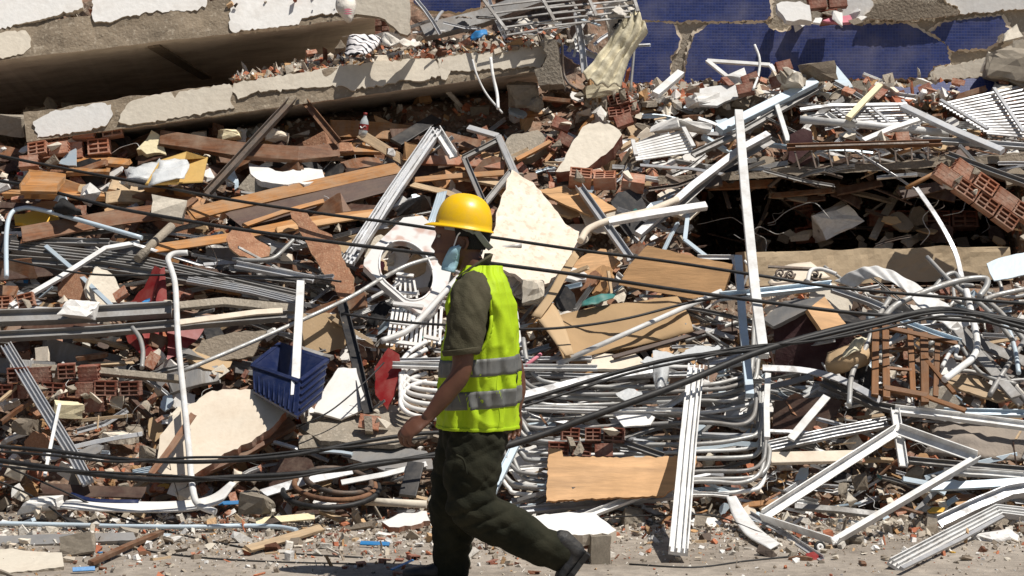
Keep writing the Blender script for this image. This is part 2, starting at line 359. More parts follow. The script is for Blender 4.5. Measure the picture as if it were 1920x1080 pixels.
import bmesh
def hull_mesh(name, n, seed, sx=1, sy=1, sz=1, boxy=.5, disp=0., sub=0):
    rr = random.Random(seed); bm = bmesh.new()
    for i in range(n):
        v = Vector((rr.uniform(-1, 1), rr.uniform(-1, 1), rr.uniform(-1, 1)))
        if rr.random() < boxy: v = Vector([math.copysign(rr.uniform(.75, 1), c) for c in v])
        else: v = v.normalized()
        bm.verts.new((v.x * sx, v.y * sy, v.z * sz))
    r = bmesh.ops.convex_hull(bm, input=bm.verts)
    bmesh.ops.delete(bm, geom=list({g for g in list(r['geom_interior']) + list(r['geom_unused']) if isinstance(g, bmesh.types.BMVert)}), context='VERTS')
    if sub:
        bmesh.ops.triangulate(bm, faces=bm.faces)
        bmesh.ops.subdivide_edges(bm, edges=bm.edges, cuts=sub, use_grid_fill=True)
        for v in bm.verts:
            k = noise.noise(v.co * 2.3 + Vector((seed, 0, 0))) * disp + noise.noise(v.co * 6 + Vector((0, seed, 0))) * disp * .5
            v.co += v.co.normalized() * k
    bmesh.ops.recalc_face_normals(bm, faces=bm.faces)
    me = bpy.data.meshes.new(name); bm.to_mesh(me); bm.free(); return me
def lump(name, label, cat, px, py, w, h, m, off=.05, depth=None, rot=None, seed=0, n=26, boxy=.35, group=None, parent=None, d=None, disp=.16, sub=2):
    """a broken lump w x h photo pixels"""
    c = at(px, py, d) if d else S(px, py, off)
    k = c.y / F / 2
    me = hull_mesh(name, n, seed, 1, 1, 1, boxy, disp, sub)
    me.materials.append(MATS[m])
    o = bpy.data.objects.new(name, me); COL.objects.link(o)
    rot = rot or (R.uniform(-.25, .25), R.uniform(-.2, .2), R.uniform(-.5, .5))
    dp = (depth if depth else (w + h) / 2) * k
    o.matrix_basis = Matrix.Translation(c) @ Matrix.Rotation(rot[1], 4, 'Y') @ Matrix.Rotation(rot[0], 4, 'X') @ Matrix.Rotation(rot[2], 4, 'Z') @ Matrix.Diagonal((w * k, dp, h * k, 1))
    PM[o.name] = o.matrix_basis.copy()
    if parent: o.parent = parent; o.matrix_parent_inverse = Matrix.Translation(-Vector(parent.location))
    if label: tag(o, label, cat, group)
    return o

# ------------------------------------------------------------------ the setting: street, heap, fine rubble
def smooth01(a, b, x):
    t = min(1, max(0, (x - a) / (b - a))); return t * t * (3 - 2 * t)
def slab_line(px): return 255 - .1375 * (px - 70)            # lower edge of the lower slab as seen
def cavity(px, py):
    c = 0.
    # gap beneath and between the two slabs
    if px < 1120:
        e = slab_line(px) + 18
        c = max(c, 3.2 * smooth01(e + 22, e - 12, py) * smooth01(1110, 1040, px))
    # the open storey on the other side
    c = max(c, 3.6 * smooth01(1270, 1345, px) * smooth01(1925, 1840, px) * smooth01(300, 335, py) * smooth01(540, 522, py))
    if px > 1060: c = max(c, 1.0 * smooth01(1060, 1150, px) * smooth01(175, 150, py))
    return c
def heap_d(px, py):
    v = at(px, py, env(px, py))
    r = .22 * fbm(v.x * 2.1, v.z * 3.2, 3.1) + .09 * fbm(v.x * 7, v.z * 9, 7.7)
    return env(px, py) + .36 + r + cavity(px, py)
def build_heap():
    xs = list(range(-900, 2821, 11)); ys = list(range(-420, 1121, 9)); V = []; nx, ny = len(xs), len(ys)
    for y in ys:
        for x in xs: V.append(at(x, y, heap_d(x, y)))
    Fc = [(j * nx + i, (j + 1) * nx + i, (j + 1) * nx + i + 1, j * nx + i + 1) for j in range(ny - 1) for i in range(nx - 1)]
    o = mk('rubble_heap', V, Fc, 'rubble_bed', M=Matrix.Identity(4)); o['kind'] = 'structure'; o['label'] = 'sloping bed of crushed rubble under the debris'
build_heap()

def street_material():
    m = bpy.data.materials.new('dusty_street'); m.use_nodes = True; nt = m.node_tree; N = nt.nodes; L = nt.links; b = N['Principled BSDF']
    tc = N.new('ShaderNodeTexCoord')
    def nz(s, d=6):
        n = N.new('ShaderNodeTexNoise'); n.inputs['Scale'].default_value = s; n.inputs['Detail'].default_value = d; n.inputs['Roughness'].default_value = .68; L.new(tc.outputs['Object'], n.inputs['Vector']); return n
    a, c, e = nz(1.3), nz(14), nz(90, 3)
    r1 = N.new('ShaderNodeValToRGB'); r1.color_ramp.elements[0].color = (.23, .195, .16, 1); r1.color_ramp.elements[1].color = (.385, .335, .28, 1)
    r1.color_ramp.elements[0].position = .38; r1.color_ramp.elements[1].position = .62; L.new(a.outputs[0], r1.inputs[0])
    r2 = N.new('ShaderNodeMapRange'); r2.inputs[1].default_value = .35; r2.inputs[2].default_value = .65; r2.inputs[3].default_value = .75; r2.inputs[4].default_value = 1.15; L.new(c.outputs[0], r2.inputs[0])
    hs = N.new('ShaderNodeHueSaturation'); L.new(r1.outputs[0], hs.inputs['Color']); L.new(r2.outputs[0], hs.inputs['Value'])
    r3 = N.new('ShaderNodeMapRange'); r3.inputs[1].default_value = .6; r3.inputs[2].default_value = .68; r3.inputs[4].default_value = .6; L.new(e.outputs[0], r3.inputs[0])
    mx = N.new('ShaderNodeMix'); mx.data_type = 'RGBA'; mx.inputs[7].default_value = (.5, .43, .35, 1); L.new(r3.outputs[0], mx.inputs[0]); L.new(hs.outputs[0], mx.inputs[6])
    L.new(mx.outputs[2], b.inputs['Base Color']); b.inputs['Roughness'].default_value = .92
    bp = N.new('ShaderNodeBump'); bp.inputs['Strength'].default_value = .5; bp.inputs['Distance'].default_value = .012
    ad = N.new('ShaderNodeMath'); ad.operation = 'ADD'; L.new(c.outputs[0], ad.inputs[0]); L.new(e.outputs[0], ad.inputs[1]); L.new(ad.outputs[0], bp.inputs['Height']); L.new(bp.outputs[0], b.inputs['Normal'])
    MATS['dusty_street'] = m
street_material()
g = mk('street', [(-300, -200, 0), (300, -200, 0), (300, 500, 0), (-300, 500, 0)], [(0, 1, 2, 3)], 'dusty_street', M=Matrix.Identity(4)); g['kind'] = 'structure'; g['label'] = 'dusty grey street surface in front of the heap'

TINTS = [((.46, .17, .09), 5), ((.36, .12, .065), 3), ((.62, .58, .52), 5), ((.48, .42, .34), 6), ((.36, .31, .25), 6), ((.27, .22, .17), 5), ((.7, .68, .65), 3), ((.42, .25, .12), 3), ((.55, .36, .2), 2), ((.10, .075, .06), 3), ((.16, .07, .04), 2)]
TW = [t for t, k in TINTS for _ in range(k)]
TWS = [t for t, k in TINTS for _ in range(max(1, k // 2) if t[0] > 1.6 * t[2] else k + 2)]
def chips(name, label, pts_sizes, seed, TW=TW):
    """thousands of crumbs joined into one mass"""
    rs = np.random.RandomState(seed); rr = random.Random(seed)
    n = len(pts_sizes); base = np.array([(-1, -1, -1), (1, -1, -1), (1, 1, -1), (-1, 1, -1), (-1, -1, 1), (1, -1, 1), (1, 1, 1), (-1, 1, 1)], float)
    fq = np.array([(0, 3, 2, 1), (4, 5, 6, 7), (0, 1, 5, 4), (1, 2, 6, 5), (2, 3, 7, 6), (3, 0, 4, 7)])
    C = np.array([p for p, s in pts_sizes]); s = np.array([s for p, s in pts_sizes])
    sc = s[:, None] * np.stack([rs.uniform(.5, 1.5, n), rs.uniform(.35, 1., n), rs.uniform(.2, .7, n)], 1)
    long_ = rs.rand(n) < .12; sc[long_, 0] *= 2.6; sc[long_, 1] *= .5; sc[long_, 2] *= .5
    jit = base[None] * (1 + rs.uniform(-.45, .1, (n, 8, 3))); X = jit * sc[:, None, :]
    q = rs.randn(n, 4); q[:, 0] += 1.2; q /= np.linalg.norm(q, axis=1)[:, None]; w, x, y, z = q.T
    Rm = np.stack([1 - 2 * (y * y + z * z), 2 * (x * y - z * w), 2 * (x * z + y * w), 2 * (x * y + z * w), 1 - 2 * (x * x + z * z), 2 * (y * z - x * w), 2 * (x * z - y * w), 2 * (y * z + x * w), 1 - 2 * (x * x + y * y)], 1).reshape(n, 3, 3)
    V = np.einsum('nij,nkj->nki', Rm, X) + C[:, None, :]
    me = bpy.data.meshes.new(name); me.vertices.add(n * 8); me.vertices.foreach_set('co', V.reshape(-1))
    me.loops.add(n * 24); me.loops.foreach_set('vertex_index', (fq[None] + (np.arange(n) * 8)[:, None, None]).reshape(-1))
    me.polygons.add(n * 6); me.polygons.foreach_set('loop_start', np.arange(n * 6) * 4); me.polygons.foreach_set('loop_total', np.full(n * 6, 4))
    me.polygons.foreach_set('use_smooth', np.zeros(n * 6, bool)); me.update(calc_edges=True); me.validate()
    ca = me.color_attributes.new('tint', 'FLOAT_COLOR', 'POINT')
    t = np.array([TW[i] for i in rs.randint(0, len(TW), n)]) * rs.uniform(.75, 1.2, (n, 1)); t = np.concatenate([t, np.ones((n, 1))], 1)
    ca.data.foreach_set('color', np.repeat(t, 8, 0).reshape(-1).astype(np.float32))
    me.materials.append(MATS['rubble_chips']); o = bpy.data.objects.new(name, me); COL.objects.link(o); o['kind'] = 'stuff'; o['label'] = label; o['category'] = 'rubble'
    return o
pts = []
for _ in range(17000):
    px, py = R.uniform(-260, 2180), R.uniform(100, 985)
    if px < 1080 and py < slab_line(px) + 10: continue
    s = min(.06, .0085 * math.exp(abs(R.gauss(0, .75))))
    pts.append((tuple(at(px, py, heap_d(px, py) - s * .4)), s))
chips('crushed_rubble', 'crushed brick, plaster and concrete crumbs filling the gaps of the heap', pts, 3)
pts = []
for _ in range(6500):
    px = R.uniform(-260, 2180); py = 968 + abs(R.gauss(0, 1)) * 36 * (1.25 if px < 1150 else .8)
    if py > 1150: continue
    s = min(.045, .005 * math.exp(abs(R.gauss(0, .8))))
    p = at(px, py, F * CH / (py - HZ)); pts.append(((p.x, p.y, s * .35), s))
for _ in range(9000):                                             # grit building up towards the heap
    px = R.uniform(-260, 2180); py = 962 + abs(R.gauss(0, 1)) * 42; s = .0022 * math.exp(abs(R.gauss(0, .6)))
    p = at(px, py, F * CH / (py - HZ)); pts.append(((p.x, p.y, s * .3), s))
for _ in range(2600):                                             # thin spill over the street
    py = R.uniform(985, 1300); px = R.uniform(-300, 2220); s = .003 * math.exp(abs(R.gauss(0, .7)))
    p = at(px, py, F * CH / (py - HZ)); pts.append(((p.x, p.y, s * .35), s))
chips('scattered_rubble', 'small crumbs of brick and plaster strewn along the street edge', pts, 4, TWS)
# crumbs lying on the top of the lower slab and at the foot of the blue wall
pts = []
for _ in range(3800):
    px = R.uniform(440, 1060); t = R.random(); y0 = 152 - .1165 * (px - 440)
    s = min(.05, .009 * math.exp(abs(R.gauss(0, .8)))); py = y0 - 2 - t * 26 * smooth01(430, 640, px); d = 13.98 + t * .7
    pts.append((tuple(at(px, py, d)), s))
for _ in range(2600):
    px = R.uniform(1100, 2100); py = R.uniform(156, 196); s = min(.06, .010 * math.exp(abs(R.gauss(0, .8))))
    pts.append((tuple(at(px, py, 14.85 - (py - 156) / 40 * .5)), s))
for _ in range(180):
    px = R.uniform(0, 640); t = R.random(); py = 42 - .075 * px - t * 8; s = min(.04, .008 * math.exp(abs(R.gauss(0, .8)))); pts.append((tuple(at(px, py, 14.35 + t * .5)), s))
chips('slab_rubble', 'crumbs of red brick lying on top of the fallen slabs', pts, 5)

# ------------------------------------------------------------------ fallen floor slabs
def slab(name, label, cat, a, b, d0, d1, hpx, depth, m, seed, tilt=0., lean=.3):
    """a = photo pixel of the front lower edge's start at distance d0, b = its end at d1"""
    A, B = at(*a, d0), at(*b, d1); ex = (B - A).normalized(); L = (B - A).length
    ey = Vector((0, 1, 0)); ey = (ey - ex * ey.dot(ex)).normalized(); ez = ex.cross(ey)
    ey = (ey + ez * tilt).normalized(); ez = ex.cross(ey)
    h = hpx * (d0 + d1) / 2 / F; nx = int(L / .045); nz = 7; V = []; Fc = []
    rows = [(k / nz * h * lean, k / nz * h) for k in range(nz + 1)] + [(depth, h), (depth, 0)]
    for i in range(nx + 1):
        for k, (y, z) in enumerate(rows):
            x = L * i / nx
            dd = .018 * fbm(x * 3 + seed, z * 5, seed) + .007 * noise.noise(Vector((x * 16, z * 18, seed))) if k <= nz else 0
            zz = .022 * fbm(x * 4, seed, 2.2) + .012 * noise.noise(Vector((x * 14, seed, 5))) if k == nz else (.008 * noise.noise(Vector((x * 12, seed, 9))) if k == 0 else 0)
            V.append(A + ex * x + ey * (y + dd) + ez * (z + zz))
    n = len(rows)
    for i in range(nx):
        for k in range(n): Fc.append((i * n + k, (i + 1) * n + k, (i + 1) * n + (k + 1) % n, i * n + (k + 1) % n))
    Fc.append(tuple(range(n))); Fc.append(tuple(range(nx * n, nx * n + n))[::-1])
    mi = []
    for i in range(nx):
        for k in range(n): mi.append(1 if k == n - 1 else 0)
    mi += [0, 0]
    M = Matrix((ex, ey, ez)).transposed().to_4x4(); M.translation = A
    o = mk(name, V, Fc, [m, 'ceiling_paint'], None, M, mi=mi); tag(o, label, cat)
    return o, M, (-ey + ez * lean).normalized()
up, upM, upN = slab('floor_slab', 'upper fallen floor slab with flaking white plaster edge at the top', 'floor slab', (-420, 162), (760, 24), 13.9, 14.5, 66, 5.2, 'slab_concrete', 1.3)
lo, loM, loN = slab('floor_slab', 'lower fallen floor slab with beige plaster edge resting above the wooden planks', 'floor slab', (50, 266), (1050, 128), 13.55, 14.0, 56, 4.2, 'slab_concrete', 5.1)
def plaster(par, pm, n, poly, m, seed, th=.016, proud=.014, nm='plaster'):
    c = pm.translation; n = Vector(n)
    # plate standing a finger's breadth proud of the slab edge
    cx = sum(p[0] for p in poly) / len(poly); cy = sum(p[1] for p in poly) / len(poly)
    r = at(cx, cy, 1.) - Vector((0, 0, CH)); t = (c + n * proud - Vector((0, 0, CH))).dot(n) / r.dot(n)
    return panel(nm, None, None, poly, n, th + .05, m, 'plaster_beige', d=t, step=5, amp=1.3, seed=seed, parent=par, anchor=(cx, cy))
for i, (poly, m) in enumerate([
    ([(-30, 60), (60, 40), (110, 28), (155, 14), (152, -12), (-30, -6)], 'plaster_white'),
    ([(172, -12), (174, 36), (195, 41), (215, 38), (240, 29), (300, 21), (370, 20), (388, 8), (390, -12)], 'plaster_white'),
    ([(432, -12), (434, 10), (430, 52), (436, 60), (500, 53), (560, 46), (566, 34), (600, 26), (640, 27), (700, 22), (760, 24), (762, -14)], 'plaster_white'),
    ([(-40, 64), (48, 57), (56, 68), (58, 88), (44, 101), (-40, 116)], 'plaster_beige'),
    ]): plaster(up, upM, upN, poly, m, 20 + i)
for i, (poly, m) in enumerate([
    ([(62, 228), (100, 208), (150, 200), (190, 192), (208, 196), (212, 214), (200, 234), (160, 246), (70, 258)], 'plaster_white'),
    ([(226, 214), (240, 194), (275, 180), (320, 172), (328, 184), (336, 172), (430, 157), (436, 165), (432, 190), (440, 202), (380, 212), (300, 226), (240, 234), (222, 228)], 'plaster_beige'),
    ([(438, 156), (500, 146), (560, 137), (640, 123), (700, 116), (806, 109), (820, 118), (826, 142), (790, 152), (760, 150), (730, 156), (660, 170), (640, 160), (560, 165), (480, 172), (446, 186), (436, 172)], 'plaster_beige'),
    ([(820, 110), (880, 100), (960, 92), (1018, 82), (1026, 104), (1014, 128), (1000, 124), (960, 128), (930, 128), (880, 134), (845, 132), (836, 150), (828, 148)], 'plaster_beige'),
    ]): plaster(lo, loM, loN, poly, m, 40 + i)
# bare concrete head at the end of the lower slab
panel('slab_end', None, None, [(1012, 78), (1042, 74), (1056, 158), (1010, 160), (1002, 130), (1016, 126), (1026, 104)], (-.1, -1, .05), .3, 'concrete', d=13.82, amp=.8, seed=3, parent=lo)
# strip of bare concrete across the soffit of the upper slab
def soffit_strip(p, q, w):
    e = Vector((0, 0, CH)); ez = upM.col[2].to_3d(); o0 = upM.translation - ez * .004
    def hit(px, py):
        r = at(px, py, 1.) - e; return e + r * ((o0 - e).dot(ez) / r.dot(ez))
    V, Fc = sweep([hit(*p), hit(*q)], SEC['box'], w, .012, ref=-ez); mk('joint', V, Fc, 'concrete_dark', up, dirM(hit(*p), hit(*q)))
soffit_strip((288, 86), (388, 146), .045)
# roof slab of the open storey and its far beam
panel('plaster_skin', None, None, [(640, 68), (700, 66), (718, 60), (770, 62), (770, 64), (742, 82), (722, 76), (716, 68)], (0, -1, 0), .05, 'plaster_white', d=14.1, amp=.8, seed=9, parent=up)
panel('wall_fragment', 'beige wall corner hanging from the end of the upper slab', 'wall fragment', [(640, -20), (768, -20), (770, 60), (764, 66), (750, 62), (722, 36), (700, 30), (668, 26), (640, 30)], (.05, -1, .05), .12, 'plaster_beige', 'concrete', d=13.98, amp=.9, seed=11)
br = E('brick_pier', at(712, 60, 14.35), 'dark red brick pier under the end of the upper slab', 'brick pier')
for r_ in range(4):
    for c_ in range(2):
        q = at(704 + c_ * 13, 64 - r_ * 9, 14.35 + .02 * ((r_ + c_) % 2)); V, Fc = sweep([q, q + Vector((.046, 0, .004))], SEC['box'], .05, .015, ref=Vector((0, 0, 1))); mk('brick', V, Fc, 'brick_dark', br)

# ------------------------------------------------------------------ wall with blue mosaic
WD = 15.0
wallN = Vector((0.03, -1, .03)).normalized()
bw = panel('mosaic_wall', 'fallen facade wall clad in navy blue mosaic tiles', 'wall', [(1148, 156), (1180, -30), (2150, -30), (2150, 150), (1760, 152)], wallN, .3, 'concrete', d=WD, amp=.6, seed=2)
BM = bw.matrix_basis.copy()
def cladding(poly, m, seed, proud=.03, nm='mosaic'):
    cx = sum(p[0] for p in poly) / len(poly); cy = sum(p[1] for p in poly) / len(poly)
    c0 = PM[bw.name].translation + wallN * (.3 + proud); e = Vector((0, 0, CH)); r = at(cx, cy, 1.) - e; t = (c0 - e).dot(wallN) / r.dot(wallN)
    panel(nm, None, None, poly, wallN, .05, m, 'plaster_cream', d=t, step=4, amp=1.3, seed=seed, parent=bw, anchor=(cx, cy))
    if m == 'blue_mosaic':
        big = [(p[0] + 4.5 * (p[0] - cx) / max(1, abs(p[0] - cx)) * min(1, abs(p[0] - cx) / 60), p[1] + 3.0 * (1 if p[1] > cy else -1)) for p in poly]
        panel('mortar_bed', None, None, big, wallN, .05, 'plaster_cream', d=t + .018, step=4, amp=2.0, seed=seed + 9, parent=bw, anchor=(cx, cy))
cladding([(1284, 156), (1287, 112), (1302, 64), (1334, 44), (1436, 44), (1446, 54), (1468, 60), (1480, 58), (1488, 46), (1700, 44), (1718, 52), (1736, 62), (1752, 72), (1776, 84), (1781, 120), (1750, 124), (1744, 134), (1738, 146), (1620, 148)], 'blue_mosaic', 61)
cladding([(1744, 60), (1765, 44), (1810, 36), (1878, 29), (1886, 44), (1899, 64), (1862, 84), (1850, 92), (1782, 94), (1770, 78)], 'blue_mosaic', 62)
cladding([(1152, 160), (1182, 66), (1206, 40), (1262, 44), (1276, 74), (1270, 92), (1258, 104), (1256, 150)], 'blue_mosaic', 63)
cladding([(1190, 36), (1200, -30), (1442, -30), (1446, 30), (1434, 38), (1330, 40), (1300, 38), (1262, 40)], 'blue_mosaic', 64)
cladding([(1576, -20), (1630, -20), (1638, 8), (1622, 38), (1576, 40)], 'plaster_white', 65, .05, 'plaster')
cladding([(1768, -20), (2100, -20), (2090, 14), (1900, 18), (1800, 26), (1796, 12), (1776, 6)], 'plaster_white', 66, .05, 'plaster')
cladding([(1620, 36), (1640, 8), (1700, -2), (1776, 8), (1796, 16), (1796, 28), (1700, 38)], 'concrete_dark', 67, .09, 'beam')
cladding([(1746, 134), (1760, 124), (1786, 122), (1850, 108), (1860, 134), (1830, 146), (1740, 150)], 'plaster_beige', 68, .06, 'plaster')
panel('mosaic_wall', 'second strip of blue mosaic wall half buried behind the wide roof grille', 'wall', [(1640, 196), (1648, 168), (1730, 160), (1900, 136), (1960, 132), (1960, 176), (1780, 190)], (.05, -.9, .4), .12, 'blue_mosaic', 'plaster_cream', d=14.55, step=5, amp=1.6, seed=4)
panel('mosaic_wall', 'dark blue mosaic corner glimpsed above the grey beam at the top', 'wall', [(772, -30), (900, -30), (900, 14), (860, 22), (800, 20), (775, 4)], (0, -1, 0), .2, 'blue_mosaic', 'plaster_cream', d=15.3, step=5, amp=1.2, seed=14)
panel('mosaic_wall', 'dark blue mosaic fragment in the shaded gap beside the cream curtain', 'wall', [(1040, 70), (1060, 66), (1140, 112), (1140, 134), (1100, 130), (1050, 100)], (.1, -1, -.1), .1, 'blue_mosaic', 'plaster_white', d=14.7, step=5, amp=1.2, seed=15)

# ------------------------------------------------------------------ the open storey
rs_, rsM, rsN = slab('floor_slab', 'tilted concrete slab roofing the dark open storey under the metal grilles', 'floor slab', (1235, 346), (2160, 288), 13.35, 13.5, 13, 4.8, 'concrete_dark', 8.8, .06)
bm_, bmM, bmN = slab('concrete_beam', 'long tan concrete beam across the dark open storey', 'concrete beam', (1400, 536), (1900, 524), 12.95, 13.1, 62, .35, 'tan_beam', 3.3)

# ------------------------------------------------------------------ shared brick meshes
def boxes_mesh(name, bx, m):
    V = []; Fc = []
    for (x0, x1, y0, y1, z0, z1) in bx:
        k = len(V); V += [(x0, y0, z0), (x1, y0, z0), (x1, y1, z0), (x0, y1, z0), (x0, y0, z1), (x1, y0, z1), (x1, y1, z1), (x0, y1, z1)]
        Fc += [tuple(k + i for i in f) for f in ((0, 3, 2, 1), (4, 5, 6, 7), (0, 1, 5, 4), (1, 2, 6, 5), (2, 3, 7, 6), (3, 0, 4, 7))]
    me = bpy.data.meshes.new(name); me.from_pydata(V, [], Fc); me.materials.append(MATS[m]); return me
def hollow(m, L=.17, W=.10, H=.105):
    t = .009; b = []
    for k in range(4): z = -H / 2 + k * (H - t) / 3; b.append((-L / 2, L / 2, -W / 2, W / 2, z, z + t))
    for k in range(3): y = -W / 2 + k * (W - t) / 2; b.append((-L / 2 + .002, L / 2 - .002, y + .001, y + t - .001, -H / 2 + .002, H / 2 - .002))
    b.append((-.01, .01, -W / 2 + .003, W / 2 - .003, -H / 2 + .003, H / 2 - .003))
    return boxes_mesh('hollow_brick', b, m)
HB, HBD = hollow('brick'), hollow('brick_dark')
def place(name, me, M, parent=None):
    o = bpy.data.objects.new(name, me); COL.objects.link(o); o.matrix_basis = M; PM[o.name] = M.copy()
    if parent is not None: o.parent = parent; o.matrix_parent_inverse = Matrix.Translation(-Vector(parent.location)) if parent.type == 'EMPTY' else PM[parent.name].inverted()
    return o
def brickwork(label, px, py, cols, rows, roll, m=None, off=.08, scale=1., yaw=0., pitch=-.3, d=None, missing=.3, seed=0, plaster_m=None, group=None, jit=.5):
    rr = random.Random(seed); c = at(px, py, d) if d else S(px, py, off); e = E('brickwork_fragment', c, label, 'brickwork', group)
    Rm = Matrix.Rotation(-roll, 4, 'Y') @ Matrix.Rotation(yaw, 4, 'Z') @ Matrix.Rotation(pitch, 4, 'X')
    for r in range(rows):
        for q in range(cols):
            if rr.random() < missing and rows * cols > 3: continue
            x = (q - (cols - 1) / 2 + (.5 if r % 2 else 0) - .25) * .178 * scale; z = (r - (rows - 1) / 2) * .113 * scale
            M = Matrix.Translation(c) @ Rm @ Matrix.Translation((x + rr.gauss(0, .012) * jit, rr.gauss(0, .025) * jit, z + rr.gauss(0, .008) * jit)) @ Matrix.Rotation(rr.gauss(0, .13) * jit, 4, 'Y') @ Matrix.Rotation(rr.gauss(0, .22) * jit, 4, 'Z') @ Matrix.Rotation(rr.gauss(0, .15) * jit, 4, 'X') @ Matrix.Diagonal((scale * (1.05 - jit * rr.uniform(0, .6)), scale * (1 - jit * rr.uniform(0, .5)), scale * (1.04 - jit * rr.uniform(0, .2)), 1))
            if rr.random() < .5: M = M @ Matrix.Rotation(math.pi / 2, 4, 'Z') @ Matrix.Diagonal((.6, 1.65, 1, 1))
            place('brick', m or HB, M, e)
    for k in range(max(2, rows * cols // 2)):
        me = hull_mesh('mortar', 10, seed * 50 + k, .05, .04, .025, .4, .01, 1); me.materials.append(MATS['plaster_beige' if k % 2 else 'concrete'])
        place('mortar', me, Matrix.Translation(c) @ Rm @ Matrix.Translation((rr.uniform(-.5, .5) * cols * .178 * scale, -.03, rr.uniform(-.5, .5) * rows * .113 * scale)) @ Matrix.Rotation(rr.uniform(0, 3), 4, 'Y'), e)
    if plaster_m:
        V = [(-1, 0, -1), (-.3, 0, -1.1), (.5, 0, -.95), (1.05, 0, -1), (.95, 0, .2), (1.1, 0, .9), (.2, 0, 1.05), (-.5, 0, .9), (-1, 0, 1)]
        w, h = cols * .178 * scale / 2, rows * .113 * scale / 2; T = Matrix.Translation(c) @ Rm
        top = [T @ Vector((x * w, -.066 * scale, z * h)) for x, y, z in V]; bot = [T @ Vector((x * w, -.048 * scale, z * h)) for x, y, z in V]; k = len(V)
        mk('plaster', top + bot, [tuple(range(k)), tuple(range(k, 2 * k))[::-1]] + [(i, k + i, k + (i + 1) % k, (i + 1) % k) for i in range(k)], plaster_m, e)
    return e

A = 'aluminium'; W = 'white_paint'; G = 'grey_aluminium'
